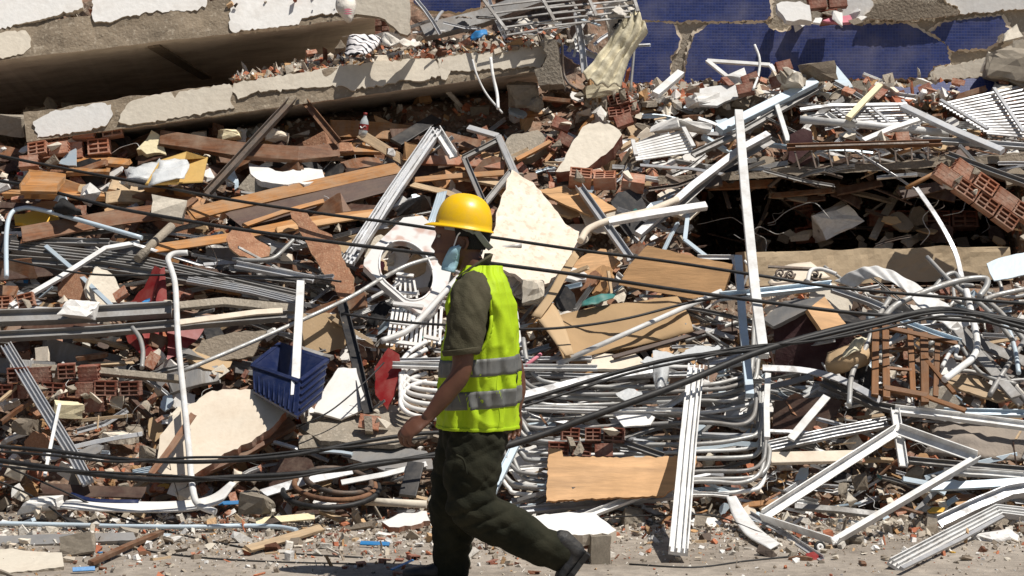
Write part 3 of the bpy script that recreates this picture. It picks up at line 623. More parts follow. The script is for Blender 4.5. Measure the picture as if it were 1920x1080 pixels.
# ------------------------------------------------------------------ bars, profiles, posts  (name, label, category, photo points, width, material, section, extra)
BARS = [
 # left half
 ('steel_angle', 'brown steel angle leaning up to a point below the slabs', [(388, 362), (470, 272, .25), (557, 178, .45)], 15, 'dark_steel', 'channel', dict(off=.2)),
 ('steel_angle', 'short brown steel angle falling from the same point as the leaning one', [(560, 176, .45), (634, 266, .2)], 12, 'rusty_steel', 'angle', dict(off=.2)),
 ('window_profile', 'white bar stretched diagonally above the long grey channels', [(20, 574), (110, 522), (198, 466), (262, 455)], 10, W, 'box', dict(off=.22)),
 ('window_profile', 'slim pale blue strip crossing under the diagonal white bar', [(86, 462), (148, 515), (212, 576)], 8, 'pale_blue_metal', 'box', dict(off=.14)),
 ('aluminium_channel', 'wide grey aluminium channel lying at the picture edge under the plaster lump', [(-60, 598), (120, 592), (322, 580)], 30, G, 'channel', dict(off=.2, hr=.5)),
 ('aluminium_channel', 'long grey channel running under the wide one towards the blue crate', [(-60, 634), (180, 622), (540, 592)], 18, G, 'channel', dict(off=.18)),
 ('aluminium_channel', 'grey aluminium track behind the tall bent tube, below the cables', [(18, 462), (260, 490), (555, 556)], 22, G, 'track', dict(off=.08, hr=.5)),
 ('aluminium_channel', 'thin grey rail above the long grey track by the heap edge', [(40, 452), (205, 455)], 13, G, 'channel', dict(off=.12)),
 ('aluminium_channel', 'dull grey rail ending at the red plastic shell', [(16, 488), (190, 500), (380, 528)], 18, G, 'channel', dict(off=.06)),
 ('aluminium_channel', 'grey double rail sloping down behind the white post', [(352, 524), (470, 545), (556, 566)], 15, A, 'track', dict(off=.14, hr=.5)),
 ('aluminium_channel', 'grey rail with a cut end above the white post', [(442, 496), (588, 524)], 13, A, 'channel', dict(off=.22)),
 ('window_profile', 'dirty cream strip on the lower grey channel', [(330, 606), (480, 586), (530, 583)], 12, 'plaster_cream', 'box', dict(off=.26, hr=.4)),
 ('window_profile', 'cream flat bar beneath the dull channels left of the post', [(330, 575), (420, 566), (556, 580)], 17, 'concrete', 'box', dict(off=.15, hr=.5)),
 ('white_post', 'white square post standing in the blue crate', [(564, 528, .15), (558, 640, .3), (553, 744, .32)], 15, W, 'box', dict(off=.2)),
 ('black_post', 'charred black post beside the red board', [(640, 565), (664, 660), (690, 772)], 20, 'black_plastic', 'channel', dict(off=.15, bend=0)),
 ('aluminium_profile', 'ribbed aluminium profile slanting down at the picture edge', [(12, 648), (75, 752), (140, 858), (165, 905)], 22, A, 'track', dict(off=.2, hr=.5)),
 ('thin_rod', 'thin white rod leaning on the ribbed profile', [(112, 758), (98, 822), (84, 892)], 6, W, 'box', dict(off=.3)),
 ('aluminium_channel', 'pair of dull rails lying over the loose bricks', [(60, 690), (180, 696), (346, 712)], 14, 'concrete', 'box', dict(off=.16, bend=.01)),
 ('aluminium_profile', 'long silver multi-groove profile slanting to the gable point', [(652, 492), (735, 365, .15), (818, 244, .3)], 24, A, 'track', dict(off=.15, hr=.5)),
 ('aluminium_profile', 'short white profile dropping from the gable point', [(818, 242, .3), (850, 292, .2)], 17, W, 'channel', dict(off=.15)),
 ('window_profile', 'narrow silver strip beside the multi-groove profile', [(672, 470), (745, 345, .1), (790, 280, .2)], 7, A, 'box', dict(off=.22)),
 ('dark_board', 'dark grey board leaning under the lower slab', [(742, 268), (818, 222)], 26, 'black_plastic', 'box', dict(off=.12, hr=.25)),
 # centre
 ('window_profile', 'silver bar in front of the orange plywood above the stone slab', [(1086, 350), (1130, 412), (1182, 486)], 15, A, 'channel', dict(off=.25)),
 ('window_profile', 'grey bar end jutting out above the tan plywood box', [(1140, 416), (1230, 400), (1324, 386)], 15, W, 'box', dict(off=.3)),
 ('window_profile', 'long silver bar rising to the bent corner near the tall white post', [(1196, 440), (1300, 348, .1), (1392, 278, .2), (1440, 252, .25)], 14, A, 'box', dict(off=.18)),
 ('window_profile', 'thick white bar tilted up above the tall post', [(1348, 244), (1440, 198), (1528, 154)], 18, 'pale_blue_metal', 'box', dict(off=.3)),
 ('window_profile', 'dark grey bar under the thick tilted white bar', [(1300, 290), (1390, 248), (1530, 168)], 12, G, 'channel', dict(off=.2)),
 ('white_post', 'tall white post standing clear of the heap', [(1385, 210, .25), (1397, 360, .35), (1415, 540, .3), (1432, 668, .25)], 17, W, 'box', dict(off=.3)),
 ('white_post', 'pale blue post standing left of the tall white one', [(1384, 482), (1392, 600), (1406, 742)], 15, 'pale_blue_metal', 'box', dict(off=.32)),
 ('window_profile', 'thin white corner trim above the pale blue post', [(1308, 482), (1374, 482), (1380, 512), (1384, 545)], 8, W, 'angle', dict(off=.3)),
 ('aluminium_channel', 'silver channel lying level in front of the curled corrugated strip', [(1350, 556), (1450, 546), (1560, 534)], 15, 'pale_blue_metal', 'channel', dict(off=.35)),
 ('aluminium_channel', 'grey channel dropping from the level one to the wooden chair frame', [(1560, 542), (1630, 566), (1720, 605)], 13, A, 'channel', dict(off=.3)),
 ('aluminium_channel', 'blue grey channel over the top rail of the wooden chair frame', [(1690, 602), (1750, 625), (1802, 642)], 12, 'pale_blue_metal', 'channel', dict(off=.3)),
 ('window_profile', 'long white tube sloping up across the torn cardboard', [(1046, 682), (1200, 614), (1352, 546)], 10, W, 'tube', dict(off=.3)),
 ('track_profile', 'upright ribbed white track planted at the street edge', [(1305, 688, .25), (1290, 830, .3), (1272, 1034, .12)], 33, W, 'track', dict(off=.25, hr=.45)),
 ('aluminium_channel', 'silver flat bar leaning behind the walking person', [(916, 938), (940, 888), (968, 832)], 15, 'pale_blue_metal', 'channel', dict(off=.25)),
 ('aluminium_channel', 'silver bar under the lower edge of the orange plywood board', [(975, 958), (1120, 944), (1262, 930)], 13, A, 'channel', dict(off=.14)),
 ('aluminium_channel', 'white bar slanting up to the upright ribbed track', [(1098, 968), (1180, 936), (1266, 900)], 13, W, 'channel', dict(off=.22)),
 ('aluminium_channel', 'slim silver bar between the two bars under the plywood board', [(1060, 966), (1160, 948), (1262, 918)], 8, A, 'box', dict(off=.16)),
 ('aluminium_channel', 'white level bar at the waist of the walking person', [(736, 684), (880, 688), (1120, 690)], 11, W, 'channel', dict(off=.3)),
 ('aluminium_channel', 'second white level bar just below the first at the waist', [(738, 676), (960, 674), (1110, 672)], 8, A, 'channel', dict(off=.25)),
 ('aluminium_channel', 'broad silver bar rising behind the waist towards the hanging wrapper', [(972, 744), (1100, 712), (1232, 694)], 15, A, 'box', dict(off=.3, hr=.5)),
 ('aluminium_channel', 'grey bar leaning over the red brick lump', [(1062, 806), (1150, 824), (1244, 856)], 12, G, 'channel', dict(off=.28)),
 ('aluminium_channel', 'white bar level across the bent tubes below the black cable', [(985, 764), (1130, 768), (1285, 770)], 9, W, 'channel', dict(off=.25)),
 ('aluminium_channel', 'dull silver bar level behind the wrapper', [(980, 702), (1110, 706), (1290, 702)], 9, A, 'channel', dict(off=.2)),
 ('dark_board', 'dark blue grey board standing behind the walking legs', [(780, 868), (764, 930)], 32, 'black_plastic', 'box', dict(off=.15, hr=.2)),
 ('pvc_pipe', 'dusty pink grey pipe lying behind the walking legs', [(684, 940), (800, 946)], 15, 'plaster_beige', 'tube', dict(off=.12)),
 # right, upper
 ('window_profile', 'upright white stub below the thick tilted bar', [(1456, 196), (1478, 266)], 9, W, 'box', dict(off=.28)),
 ('white_pipe', 'long white pipe lying across under the roof grille', [(1500, 224), (1600, 232), (1780, 250)], 15, W, 'tube', dict(off=.2)),
 ('white_stick', 'bent white stick propped on the long white pipe', [(1618, 264), (1670, 242), (1722, 225)], 10, W, 'box', dict(off=.35)),
 ('wood_stick', 'raw yellow wooden stick stuck upright in the debris by the blue wall', [(1590, 222), (1620, 190), (1650, 160)], 11, 'foam', 'box', dict(off=.35)),
 ('window_profile', 'grey bar crossing down over the roof grille', [(1692, 200), (1790, 246), (1880, 284)], 14, A, 'box', dict(off=.35)),
 ('rusty_beam', 'rusty grey beam over the mouth of the dark open storey', [(1476, 276), (1620, 272), (1766, 268)], 12, 'rusty_steel', 'channel', dict(off=.45)),
 ('aluminium_channel', 'dented grey beam sloping down past the hollow brick block', [(1776, 290), (1850, 318), (1945, 352)], 13, G, 'channel', dict(off=.3)),
 ('aluminium_channel', 'silver strip level across the edge of the roof grille', [(1500, 206), (1560, 198), (1700, 196)], 7, A, 'box', dict(off=.3)),
 ('aluminium_channel', 'long silver rail under the sheet at the far side of the grille', [(1730, 262), (1830, 268), (1960, 278)], 12, A, 'channel', dict(off=.25)),
 ('window_profile', 'grey mitred bar low in front of the tall white post', [(1200, 440), (1290, 372, .1), (1345, 320, .2), (1450, 262, .2)], 11, G, 'angle', dict(off=.05)),
 ('window_profile', 'short white bar sticking up in front of the blue wall', [(1228, 178), (1252, 158), (1276, 137)], 15, W, 'box', dict(off=.4)),
 ('grey_beam', 'thick grey beam slanting up behind the wire tangle', [(792, 62, 0, 14.3), (900, 36, 0, 14.4), (1010, -4, 0, 14.5)], 36, 'grey_aluminium', 'box', dict(hr=.4)),
 ('window_profile', 'silver bar hanging upright beside the cream curtain', [(1080, 22, 0, 14.0), (1090, 80, 0, 13.95), (1096, 136, 0, 13.9)], 12, A, 'channel', {}),
 ('window_profile', 'white bar sloping over the dark mosaic fragment', [(1034, 62, 0, 14.2), (1080, 90, 0, 14.15), (1130, 112, 0, 14.1)], 9, W, 'angle', {}),
 # right, lower
 ('window_profile', 'white bar propped beside the window frame', [(1482, 824), (1512, 788), (1550, 744)], 15, W, 'box', dict(off=.25, hr=.3)),
 ('aluminium_channel', 'ribbed silver profile rising to the standing frame corner', [(1440, 838), (1560, 812), (1664, 792)], 22, A, 'track', dict(off=.12, hr=.4)),
 ('cream_board', 'cream board lying level behind the window frame', [(1445, 860), (1530, 858), (1615, 856)], 24, 'plaster_cream', 'box', dict(off=.1, hr=.4)),
 ('aluminium_channel', 'slim bar running down from the tip of the window frame', [(1404, 962), (1470, 1000), (1540, 1046)], 10, A, 'angle', dict(off=.1)),
 ('aluminium_profile', 'long ribbed white profile at the street edge in the corner', [(1678, 1060, .02), (1780, 1006, .1), (1872, 958, .1), (1960, 968, .1)], 27, W, 'track', dict(off=.12, hr=.5)),
 ('aluminium_profile', 'grey folded channel behind the long ribbed profile', [(1762, 980, .1), (1830, 948, .1), (1892, 922, .1), (1960, 912, .1)], 24, A, 'channel', dict(off=.1)),
 ('aluminium_profile', 'thin silver edge strip in front of the long ribbed profile', [(1690, 1066, .02), (1800, 1012, .05), (1880, 968, .05)], 8, A, 'box', dict(off=.18)),
 ('aluminium_profile', 'grey level rail behind the window frame', [(1690, 862), (1800, 872), (1945, 884)], 13, G, 'channel', dict(off=.1)),
 ('aluminium_profile', 'white level rail below the grey one at the picture edge', [(1770, 884), (1850, 888), (1950, 896)], 13, W, 'channel', dict(off=.15)),
 ('aluminium_profile', 'dull blue bar sloping under the rails at the picture edge', [(1740, 914), (1850, 908), (1950, 902)], 17, 'pale_blue_metal', 'box', dict(off=.16, hr=.4)),
 ('aluminium_profile', 'dark rail half buried inside the window frame', [(1490, 950), (1570, 956), (1650, 966)], 12, G, 'box', dict(off=.05)),
 ('steel_arch', 'grey arched strip in front of the broken cabinet', [(1430, 690), (1500, 694), (1560, 706), (1610, 728), (1652, 752)], 14, A, 'box', dict(off=.3, hr=.25, smooth=4)),
 ('steel_arch', 'grey brace forking from the arched strip', [(1425, 728), (1470, 720), (1520, 706)], 12, G, 'box', dict(off=.28, hr=.3)),
 ('aluminium_channel', 'grey beam running under the wooden chair frame', [(1540, 715), (1640, 760), (1700, 772)], 15, G, 'channel', dict(off=.15)),
 ('white_stick', 'short white stub standing beside the bent tube ends', [(1440, 702), (1437, 760), (1438, 822)], 11, W, 'box', dict(off=.35)),
 ('steel_strap', 'curved steel strap hanging in the dark opening', [(1718, 352, 0, 12.75), (1758, 410, 0, 12.7), (1790, 470, 0, 12.6), (1804, 522, 0, 12.4)], 9, A, 'box', dict(hr=.25, smooth=4)),
 ('white_stick', 'grey sloping lath in the mouth of the dark opening', [(1636, 448, 0, 13.6), (1660, 400, 0, 13.8), (1690, 350, 0, 14.)], 14, 'concrete', 'box', dict(hr=.3)),
 ('wood_stick', 'thin orange wooden pole in the roof of the dark opening', [(1700, 352, 0, 13.0), (1750, 326, 0, 13.1), (1812, 308, 0, 13.2)], 8, 'wood_orange', 'tube', {}),
 ('grey_board', 'grey plank crossing down through the bent tubes', [(1772, 590), (1830, 660), (1905, 745)], 20, G, 'box', dict(off=.3, hr=.25)),
 ('grey_board', 'broad grey strip lying under the tube tangle', [(1790, 610), (1850, 650), (1950, 690)], 24, G, 'box', dict(off=.12, hr=.2)),
 ('red_stick', 'short red plastic stick behind the vest', [(985, 686), (1014, 664)], 7, 'pink', 'tube', dict(off=.3)),
 ('blue_stick', 'short blue plastic strip on the dust by the worker', [(676, 1018), (730, 1020)], 8, 'bright_blue', 'box', dict(off=.14, hr=.4)),
 ('blue_stick', 'thin blue strip lying below the walking legs', [(734, 1068), (774, 1050)], 5, 'bright_blue', 'box', dict(off=.12, hr=.4)),
 ('blue_stick', 'small bright blue scrap on the street by the broken flagstone', [(136, 1068), (178, 1066)], 9, 'bright_blue', 'box', dict(off=.12, hr=.3)),
 ('blue_stick', 'bright blue plastic strip beside the grey concrete lump', [(408, 944), (452, 942)], 8, 'bright_blue', 'box', dict(off=.12, hr=.3)),
 ('wood_stick', 'reddish wooden batten lying on the street dust', [(170, 1056), (235, 1026), (302, 998)], 12, 'wood_brown', 'box', dict(off=.2)),
 ('wood_plank', 'pale weathered plank lying on the street dust', [(462, 1030), (530, 1012), (602, 990)], 19, 'wood_raw', 'box', dict(off=.22, hr=.3)),
 ('wood_plank', 'cream wooden slats beside the pale plank', [(480, 978), (590, 968)], 14, 'foam', 'box', dict(off=.2, hr=.3)),
 ('wood_plank', 'long orange plank rising under the leaning steel angle', [(366, 400), (520, 364), (742, 316)], 36, 'wood_orange', 'box', dict(off=.2, hr=.1, roll=.15)),
 ('wood_plank', 'broad brown plank behind the pale blue bent tube', [(44, 440), (180, 414), (332, 392)], 44, 'wood_brown', 'box', dict(off=.2, hr=.08, roll=.1)),
 ('wood_plank', 'orange plank below the cables pointing at the particle board', [(292, 466), (430, 446), (560, 418), (705, 400)], 26, 'wood_orange', 'box', dict(off=.18, hr=.12, roll=.2)),
 ('wood_plank', 'thin orange lath above the particle board', [(456, 424), (530, 398), (606, 378)], 10, 'wood_orange', 'box', dict(off=.2, hr=.5)),
 ('wood_plank', 'orange plank end beside the round particle board piece', [(520, 432), (600, 418), (700, 402)], 14, 'plywood', 'box', dict(off=.2, hr=.3)),
 ('wood_plank', 'heavy dark brown bench board lying under the lower slab', [(306, 260), (440, 282), (560, 290), (640, 284)], 36, 'wood_brown', 'box', dict(off=.24, hr=.3)),
 ('wood_plank', 'flat brown board covering the heavy bench board', [(560, 288), (606, 280), (656, 276)], 24, 'particle_board', 'box', dict(off=.26, hr=.2)),
 ('wood_plank', 'dark plank added as the black void under the long orange one', [(440, 414), (600, 376), (748, 338)], 46, 'wood_dark', 'box', dict(off=.14, hr=.12)),  # added dark board, stands for the shadowed void below the orange plank
 ('wood_plank', 'reddish plank lying right of the gable point', [(778, 300), (850, 302), (946, 310)], 22, 'brick', 'box', dict(off=.14, hr=.25)),
 ('wood_plank', 'orange plank crossing under the bent window corner', [(776, 338), (860, 330), (950, 324)], 13, 'wood_orange', 'box', dict(off=.16, hr=.3)),
 ('wood_plank', 'pale plank above the yellow helmet', [(772, 346), (840, 362), (880, 380)], 12, 'wood_raw', 'box', dict(off=.14, hr=.3)),
 ('wood_stick', 'thin orange lath below the grey wall chunk', [(968, 300), (1000, 284), (1032, 266)], 9, 'wood_orange', 'box', dict(off=.2)),
 ('wood_plank', 'brown timber edge under the big cream plaster slab', [(372, 884), (460, 846), (546, 794)], 27, 'wood_brown', 'box', dict(off=.16, hr=.4)),
 ('wood_stick', 'thin brown stick lying on the big cream plaster slab', [(284, 888), (322, 838), (362, 778)], 13, 'wood_brown', 'box', dict(off=.36, hr=.3)),
 ('brown_board', 'long brown panel half buried behind the ski-shaped strip', [(78, 916), (170, 922), (268, 924)], 25, 'wood_dark', 'box', dict(off=.1, hr=.15)),
 ('concrete_post', 'broken concrete stick leaning behind the lump of plaster', [(258, 486), (288, 456), (322, 424)], 17, 'concrete', 'tube', dict(off=.2, smooth=0)),
 ('wood_stick', 'tilted brown stick crossing the torn cardboard', [(1150, 670), (1240, 645), (1320, 622)], 8, 'wood_dark', 'box', dict(off=.26)),
 ('grey_board', 'dark grey flat board lying beneath the blue crate', [(560, 830), (660, 822), (770, 812)], 30, 'concrete', 'box', dict(off=.08, hr=.15)),
 ('aluminium_channel', 'silver strip pointing from the street edge to the coiled hoop', [(490, 926), (570, 902), (660, 882)], 18, A, 'box', dict(off=.12, hr=.2)),
 ('white_stick', 'white level lath low beside the walking legs', [(640, 905), (720, 890), (800, 870)], 11, W, 'box', dict(off=.12, hr=.3)),
]
for (nm, lab, pts_, w_, m_, sec_, kw) in BARS:
    bar(nm, lab, nm.replace('_', ' '), pts_, w_, m_, sec=sec_, **kw)

# ------------------------------------------------------------------ bent tubes
TUBES = [
 ('pale blue tube bent over at the picture edge', [(12, 520), (12, 440), (20, 402), (40, 391), (70, 392), (150, 413), (266, 446)], 9, 'pale_blue_metal', .3),
 ('tall white tube bent like a hook, standing before the cream slab', [(352, 474), (326, 476), (315, 486), (322, 508), (329, 540), (334, 640), (344, 740), (354, 840), (361, 915), (372, 946), (404, 960)], 12, W, .38),
 ('short curved grey tube end below the wide channel', [(248, 614), (262, 634), (268, 660), (266, 690)], 9, 'steel_tube', .2),
 ('long thin grey tube sloping up to the yellow-helmeted head', [(342, 696), (480, 638), (640, 566), (720, 520), (780, 492), (880, 472), (978, 460)], 8, 'steel_tube', .3),
 ('curved grey tube beneath the round particle board piece', [(436, 486), (480, 488), (512, 484), (536, 464), (556, 444)], 8, 'steel_tube', .22),
 ('thick pale tube rising behind the green vest', [(715, 640), (760, 622), (790, 596), (830, 552), (860, 520)], 12, 'white_plastic', .28),
 ('white bowed tube arching over the curled corrugated strip', [(1650, 605), (1680, 572), (1740, 545), (1800, 526), (1846, 522), (1850, 536), (1836, 556)], 12, 'steel_tube', .4),
 ('grey tube hoop in the middle of the tube tangle', [(1738, 560), (1760, 530), (1780, 514), (1796, 518), (1812, 560), (1824, 600)], 10, 'steel_tube', .3),
 ('pale tube swinging down from the tangle to the white plate', [(1812, 545), (1822, 590), (1832, 640), (1826, 668), (1800, 690), (1770, 712)], 13, 'white_paint', .42),
 ('grey tube pointing up out of the tangle into the opening', [(1738, 482), (1790, 535), (1850, 580), (1900, 640)], 9, 'steel_tube', .36),
 ('grey tube crossing low through the tangle', [(1740, 648), (1800, 600), (1850, 560), (1930, 540)], 10, 'steel_tube', .25),
 ('bent tube end standing at the picture edge below the tangle', [(1878, 610), (1892, 620), (1904, 660), (1910, 700)], 9, 'pale_blue_metal', .35),
 ('grey tube leaning against the wooden chair frame', [(1668, 560), (1644, 600), (1624, 650), (1598, 700), (1592, 760)], 10, 'steel_tube', .32),
 ('curly white tube end above the pale board piece', [(1766, 688), (1782, 660), (1796, 650), (1792, 668), (1804, 672)], 8, W, .36),
 ('grey tube crossing in front of the white plate', [(1796, 640), (1840, 700), (1905, 720)], 8, 'steel_tube', .3),
 ('dull tube slanting across the picture edge above the cables', [(1845, 560), (1880, 590), (1930, 650)], 10, 'steel_tube', .3),
 ('tube sloping to the foot of the tangle', [(1920, 640), (1880, 700), (1856, 740)], 10, G, .3),
 ('tube crossing the foot of the tangle the other way', [(1820, 640), (1870, 690), (1930, 760)], 11, G, .26),
 ('short white hose loop left of the corrugated strip', [(1514, 528), (1520, 508), (1535, 504), (1552, 508), (1568, 514)], 8, 'white_plastic', .3),
 ('long pale blue tube lying along the street edge', [(-60, 980), (120, 984), (320, 988), (460, 986), (520, 988), (556, 994)], 9, 'pale_blue_metal', .22),
 ('thin white rod with a bend before the blue wall', [(1415, 84, 0, 14.3), (1424, 110, 0, 14.25), (1422, 140, 0, 14.2), (1412, 168, 0, 14.1)], 5, W, 0),
 ('thin grey pipe hanging upright beside the blue wall', [(1192, 10, 0, 14.4), (1190, 80, 0, 14.4), (1182, 172, 0, 14.3)], 5, 'steel_tube', 0),
 ('white wire bracket hanging on the lower slab edge', [(920, 108, 0, 13.6), (924, 140, 0, 13.55), (932, 176, 0, 13.5), (934, 204, 0, 13.4)], 6, W, 0),
 ('thinner white wire dangling in a curve from the lower slab edge', [(886, 112, 0, 13.6), (894, 140, 0, 13.55), (912, 176, 0, 13.5), (942, 212, 0, 13.4)], 4, W, 0),
 ('dark bent conduit hanging at the end of the lower slab', [(1054, 80, 0, 13.7), (1056, 130, 0, 13.7), (1064, 154, 0, 13.65), (1082, 168, 0, 13.6)], 5, 'dark_steel', 0),
 ('brown curved conduit poking out at the foot of the lower slab', [(70, 252), (62, 238), (76, 229), (100, 228), (148, 242)], 5, 'dark_steel', .2),
 ('cream curved moulding pointing from the travertine slab to the white bar end', [(1088, 452), (1106, 428), (1160, 408), (1215, 396), (1270, 374)], 13, 'plaster_cream', .3),
]
for lab, pts_, w_, m_, off_ in TUBES:
    tube('bent_tube', lab, 'bent tube', pts_, w_, m_, off=off_, smooth=7)
# nested stack of U-bent chair frames under the black cable
GRP = 'nested U-bent tubes of stacked chair frames'
ORD = ['lowest', 'second lowest', 'third lowest', 'fourth lowest', 'fifth lowest', 'sixth lowest', 'seventh lowest', 'eighth lowest', 'eighth from the top', 'seventh from the top', 'sixth from the top', 'fifth from the top', 'fourth from the top', 'third from the top', 'second from the top', 'topmost']
rr = random.Random(4)
for k in range(16):
    y = 930 - k * 15.5 + rr.uniform(-7, 7); xr = 1444 - k * 2.2 + rr.uniform(-12, 6); xl = 940 + k * 3 + rr.uniform(-10, 22); up_ = rr.uniform(30, 120); rad = rr.uniform(20, 36)
    o_ = rr.uniform(-.08, .14)
    pts_ = [(xl - 12, y - up_ * .9, o_ + .05), (xl - 4, y - rad * 1.5, o_ + .03), (xl + 12, y - rad * .5, o_), (xl + rad + 14, y, o_), (1130, y + rr.uniform(-9, 9), o_ + rr.uniform(-.08, .05)), (1310, y + rr.uniform(-12, 6), o_), (xr - rad - 10, y - 6, o_), (xr - 8, y - rad * .7, o_), (xr, y - rad * 1.8, o_), (xr + rr.uniform(-4, 4), y - up_ - 30, o_)]
    tube('chair_frame', 'U-bent grey chair tube, %s of the nested stack beside the upright track' % ORD[k], 'chair frame', pts_, rr.uniform(6.5, 9.5), 'white_paint' if k % 5 == 0 else 'grey_aluminium' if k % 5 == 3 else 'steel_tube', off=.1, smooth=5, group=GRP)
GRP = 'white bent tubes of stacked chairs'
for k in range(6):
    y = 700 + k * 13
    pts_ = [(800, y - 60 + k * 2, .1), (768, y - 40, .1), (752, y - 18, .1), (756, y + 2, .1), (785, y + 16, .1), (860, y + 22, .1), (960, y + 20, .08)]
    tube('chair_frame', 'white bent chair tube, %s of the stack beside the red board' % ['topmost', 'second from the top', 'third from the top', 'third from the bottom', 'second from the bottom', 'lowest'][k], 'chair frame', pts_, 9, 'white_plastic', off=.12, smooth=5, group=GRP)

# ------------------------------------------------------------------ frames of several bars
def frame(name, label, cat, corners, w, m, off=.2, sec='box', closed=True, extra=(), hr=.6, part='frame_bar'):
    Q = [P3(p, off) for p in corners]; e = E(name, min(Q, key=lambda v: v.z).copy(), label, cat)
    segs = [(corners[i], corners[(i + 1) % len(corners)]) for i in range(len(corners) if closed else len(corners) - 1)] + list(extra)
    for a, b in segs: bar(part, None, None, [a, b], w, m, sec=sec, off=off, parent=e, hr=hr)
    return e
frame('casement_window', 'white window frame lying askew at the street edge', 'window frame', [(1432, 966), (1684, 804), (1830, 856), (1566, 1010)], 17, W, .32, sec='angle', hr=1.)
frame('casement_window', 'white frame corner standing behind the askew window frame', 'window frame', [(1694, 872), (1678, 768), (1800, 782), (1950, 802)], 17, W, .24, closed=False, sec='channel')
frame('casement_window', 'white door rail lying behind the standing frame corner', 'window frame', [(1770, 772), (1950, 776)], 14, 'pale_blue_metal', .16, closed=False, sec='channel')
frame('casement_window', 'bent grey window corner right of the gable point', 'window frame', [(878, 240), (934, 256), (968, 330)], 12, A, .25, closed=False)
frame('casement_window', 'grey window frame lying open above the yellow helmet', 'window frame', [(870, 296), (936, 262), (960, 320), (908, 384)], 11, G, .25, sec='channel')
frame('casement_window', 'thin white frame tilted before the blue wall', 'window frame', [(1386, 162), (1326, 114), (1444, 122), (1460, 142)], 8, W, .15, closed=False)
frame('casement_window', 'small white frame sunk in the debris under the thin tilted frame', 'window frame', [(1398, 172), (1464, 174)], 7, W, .2, closed=False)
frame('casement_window', 'pale blue frame in the tangle under the tan plywood box', 'window frame', [(1290, 400), (1284, 450), (1330, 486)], 8, 'pale_blue_metal', .2, closed=False)

def grille(label, a, b, c, d_, n, w, m, off=.25, cross=3):
    """slats from edge a-b to edge d-c"""
    A_, B_, C_, D_ = [P3(p, off) for p in (a, b, c, d_)]
    e = E('metal_grille', min((A_, B_, C_, D_), key=lambda v: v.z).copy(), label, 'grille')
    hw = w / 2 * A_.y / F
    def one(nm, p, q, k):
        V, Fc = sweep([p, q], SEC['box'], hw * k, hw * .6 * k); mk(nm, V, Fc, m, e, dirM(p, q))
    for i in range(n):
        t = i / (n - 1); one('slat', A_.lerp(D_, t), B_.lerp(C_, t), 1)
    for i in range(cross):
        t = i / max(1, cross - 1); up = Vector((0, -.03, .03)); one('cross_bar', A_.lerp(B_, t) + up, D_.lerp(C_, t) + up, 1.5)
    return e
grille('wide grey roof grille of parallel slats at the picture edge', (1762, 196), (1960, 152), (1985, 262), (1850, 250), 15, 4.5, A, .2)
grille('smaller grey roof grille tilted beside the raw wooden stick', (1552, 202), (1690, 196), (1726, 236), (1604, 238), 9, 3.5, A, .18)
grille('wire grille tangled at the top beside the grey beam', (890, -14, 0, 14.0), (1050, -30, 0, 14.1), (1090, 44, 0, 13.9), (950, 66, 0, 13.8), 7, 4, G, 0, 2)
grille('bent wire rack hanging over the end of the lower slab', (1010, -6, 0, 13.9), (1180, -20, 0, 14), (1196, 30, 0, 13.9), (1040, 48, 0, 13.8), 6, 4, G, 0, 3)
grille('stack of white louvre slats above the brick panel', (1186, 272), (1280, 246), (1300, 284), (1192, 300), 8, 5, W, .2, 2)
grille('dark hooked rack hanging under the rusty beam', (1490, 284), (1500, 318), (1740, 298), (1740, 276), 9, 3, 'dark_steel', .42, 1)
grille('white slatted chair back lying below the washing machine panel', (738, 578), (726, 648), (786, 656), (794, 584), 8, 5, 'white_plastic', .16, 3)
grille('small white slatted rack inside the round hole', (744, 522), (738, 556), (782, 560), (776, 526), 5, 4, 'white_plastic', .12, 2)
grille('white slatted rack behind the pale bent tube', (800, 572), (796, 640), (824, 646), (828, 578), 4, 5, 'white_plastic', .12, 2)

# wooden chair frame
e = E('slat_chair', S(1690, 750, .3), 'orange wooden slat-back chair frame beneath the black cables', 'chair')
for x0, y0, x1, y1, w_ in [(1642, 606, 1640, 742, 13), (1660, 612, 1662, 748, 13), (1706, 620, 1712, 742, 11), (1732, 628, 1734, 756, 15), (1758, 634, 1754, 744, 10)]:
    bar('post', None, None, [(x0, y0), (x1, y1)], w_, 'wood_chair', off=.34, parent=e)
for a, b, w_ in [((1652, 612), (1794, 644), 9), ((1640, 598), (1680, 600), 7), ((1660, 728), (1738, 742), 12), ((1664, 652), (1706, 656), 5), ((1664, 690), (1708, 694), 6), ((1730, 668), (1790, 738), 8), ((1730, 742), (1810, 770), 9)]:
    bar('rail', None, None, [a, b], w_, 'wood_chair', off=.36, parent=e)
def crate(name, label, cat, P, m, wall, off=.15, inner=None, slots=False, parts=('side', 'bottom')):
    """open box from its eight corners: rim a,b,c,d and floor e,f,g,h"""
    Q = [P3(p, off) for p in P]; e = E(name, min(Q, key=lambda v: v.z).copy(), label, cat)
    c = sum(Q, Vector()) / 8
    def quad(nm, ids):
        a = [Q[i] for i in ids]; n = (a[1] - a[0]).cross(a[3] - a[0]).normalized(); ctr = sum(a, Vector()) / 4
        if n.dot(c - ctr) < 0: n = -n
        V = a + [p + n * wall for p in a]; k = 4
        mk(nm, V, [(0, 1, 2, 3), (7, 6, 5, 4), (0, 4, 5, 1), (1, 5, 6, 2), (2, 6, 7, 3), (3, 7, 4, 0)], m, e)
    for i in range(4): quad(parts[0], (i, (i + 1) % 4, 4 + (i + 1) % 4, 4 + i))
    quad(parts[1], (4, 5, 6, 7))
    return e, Q
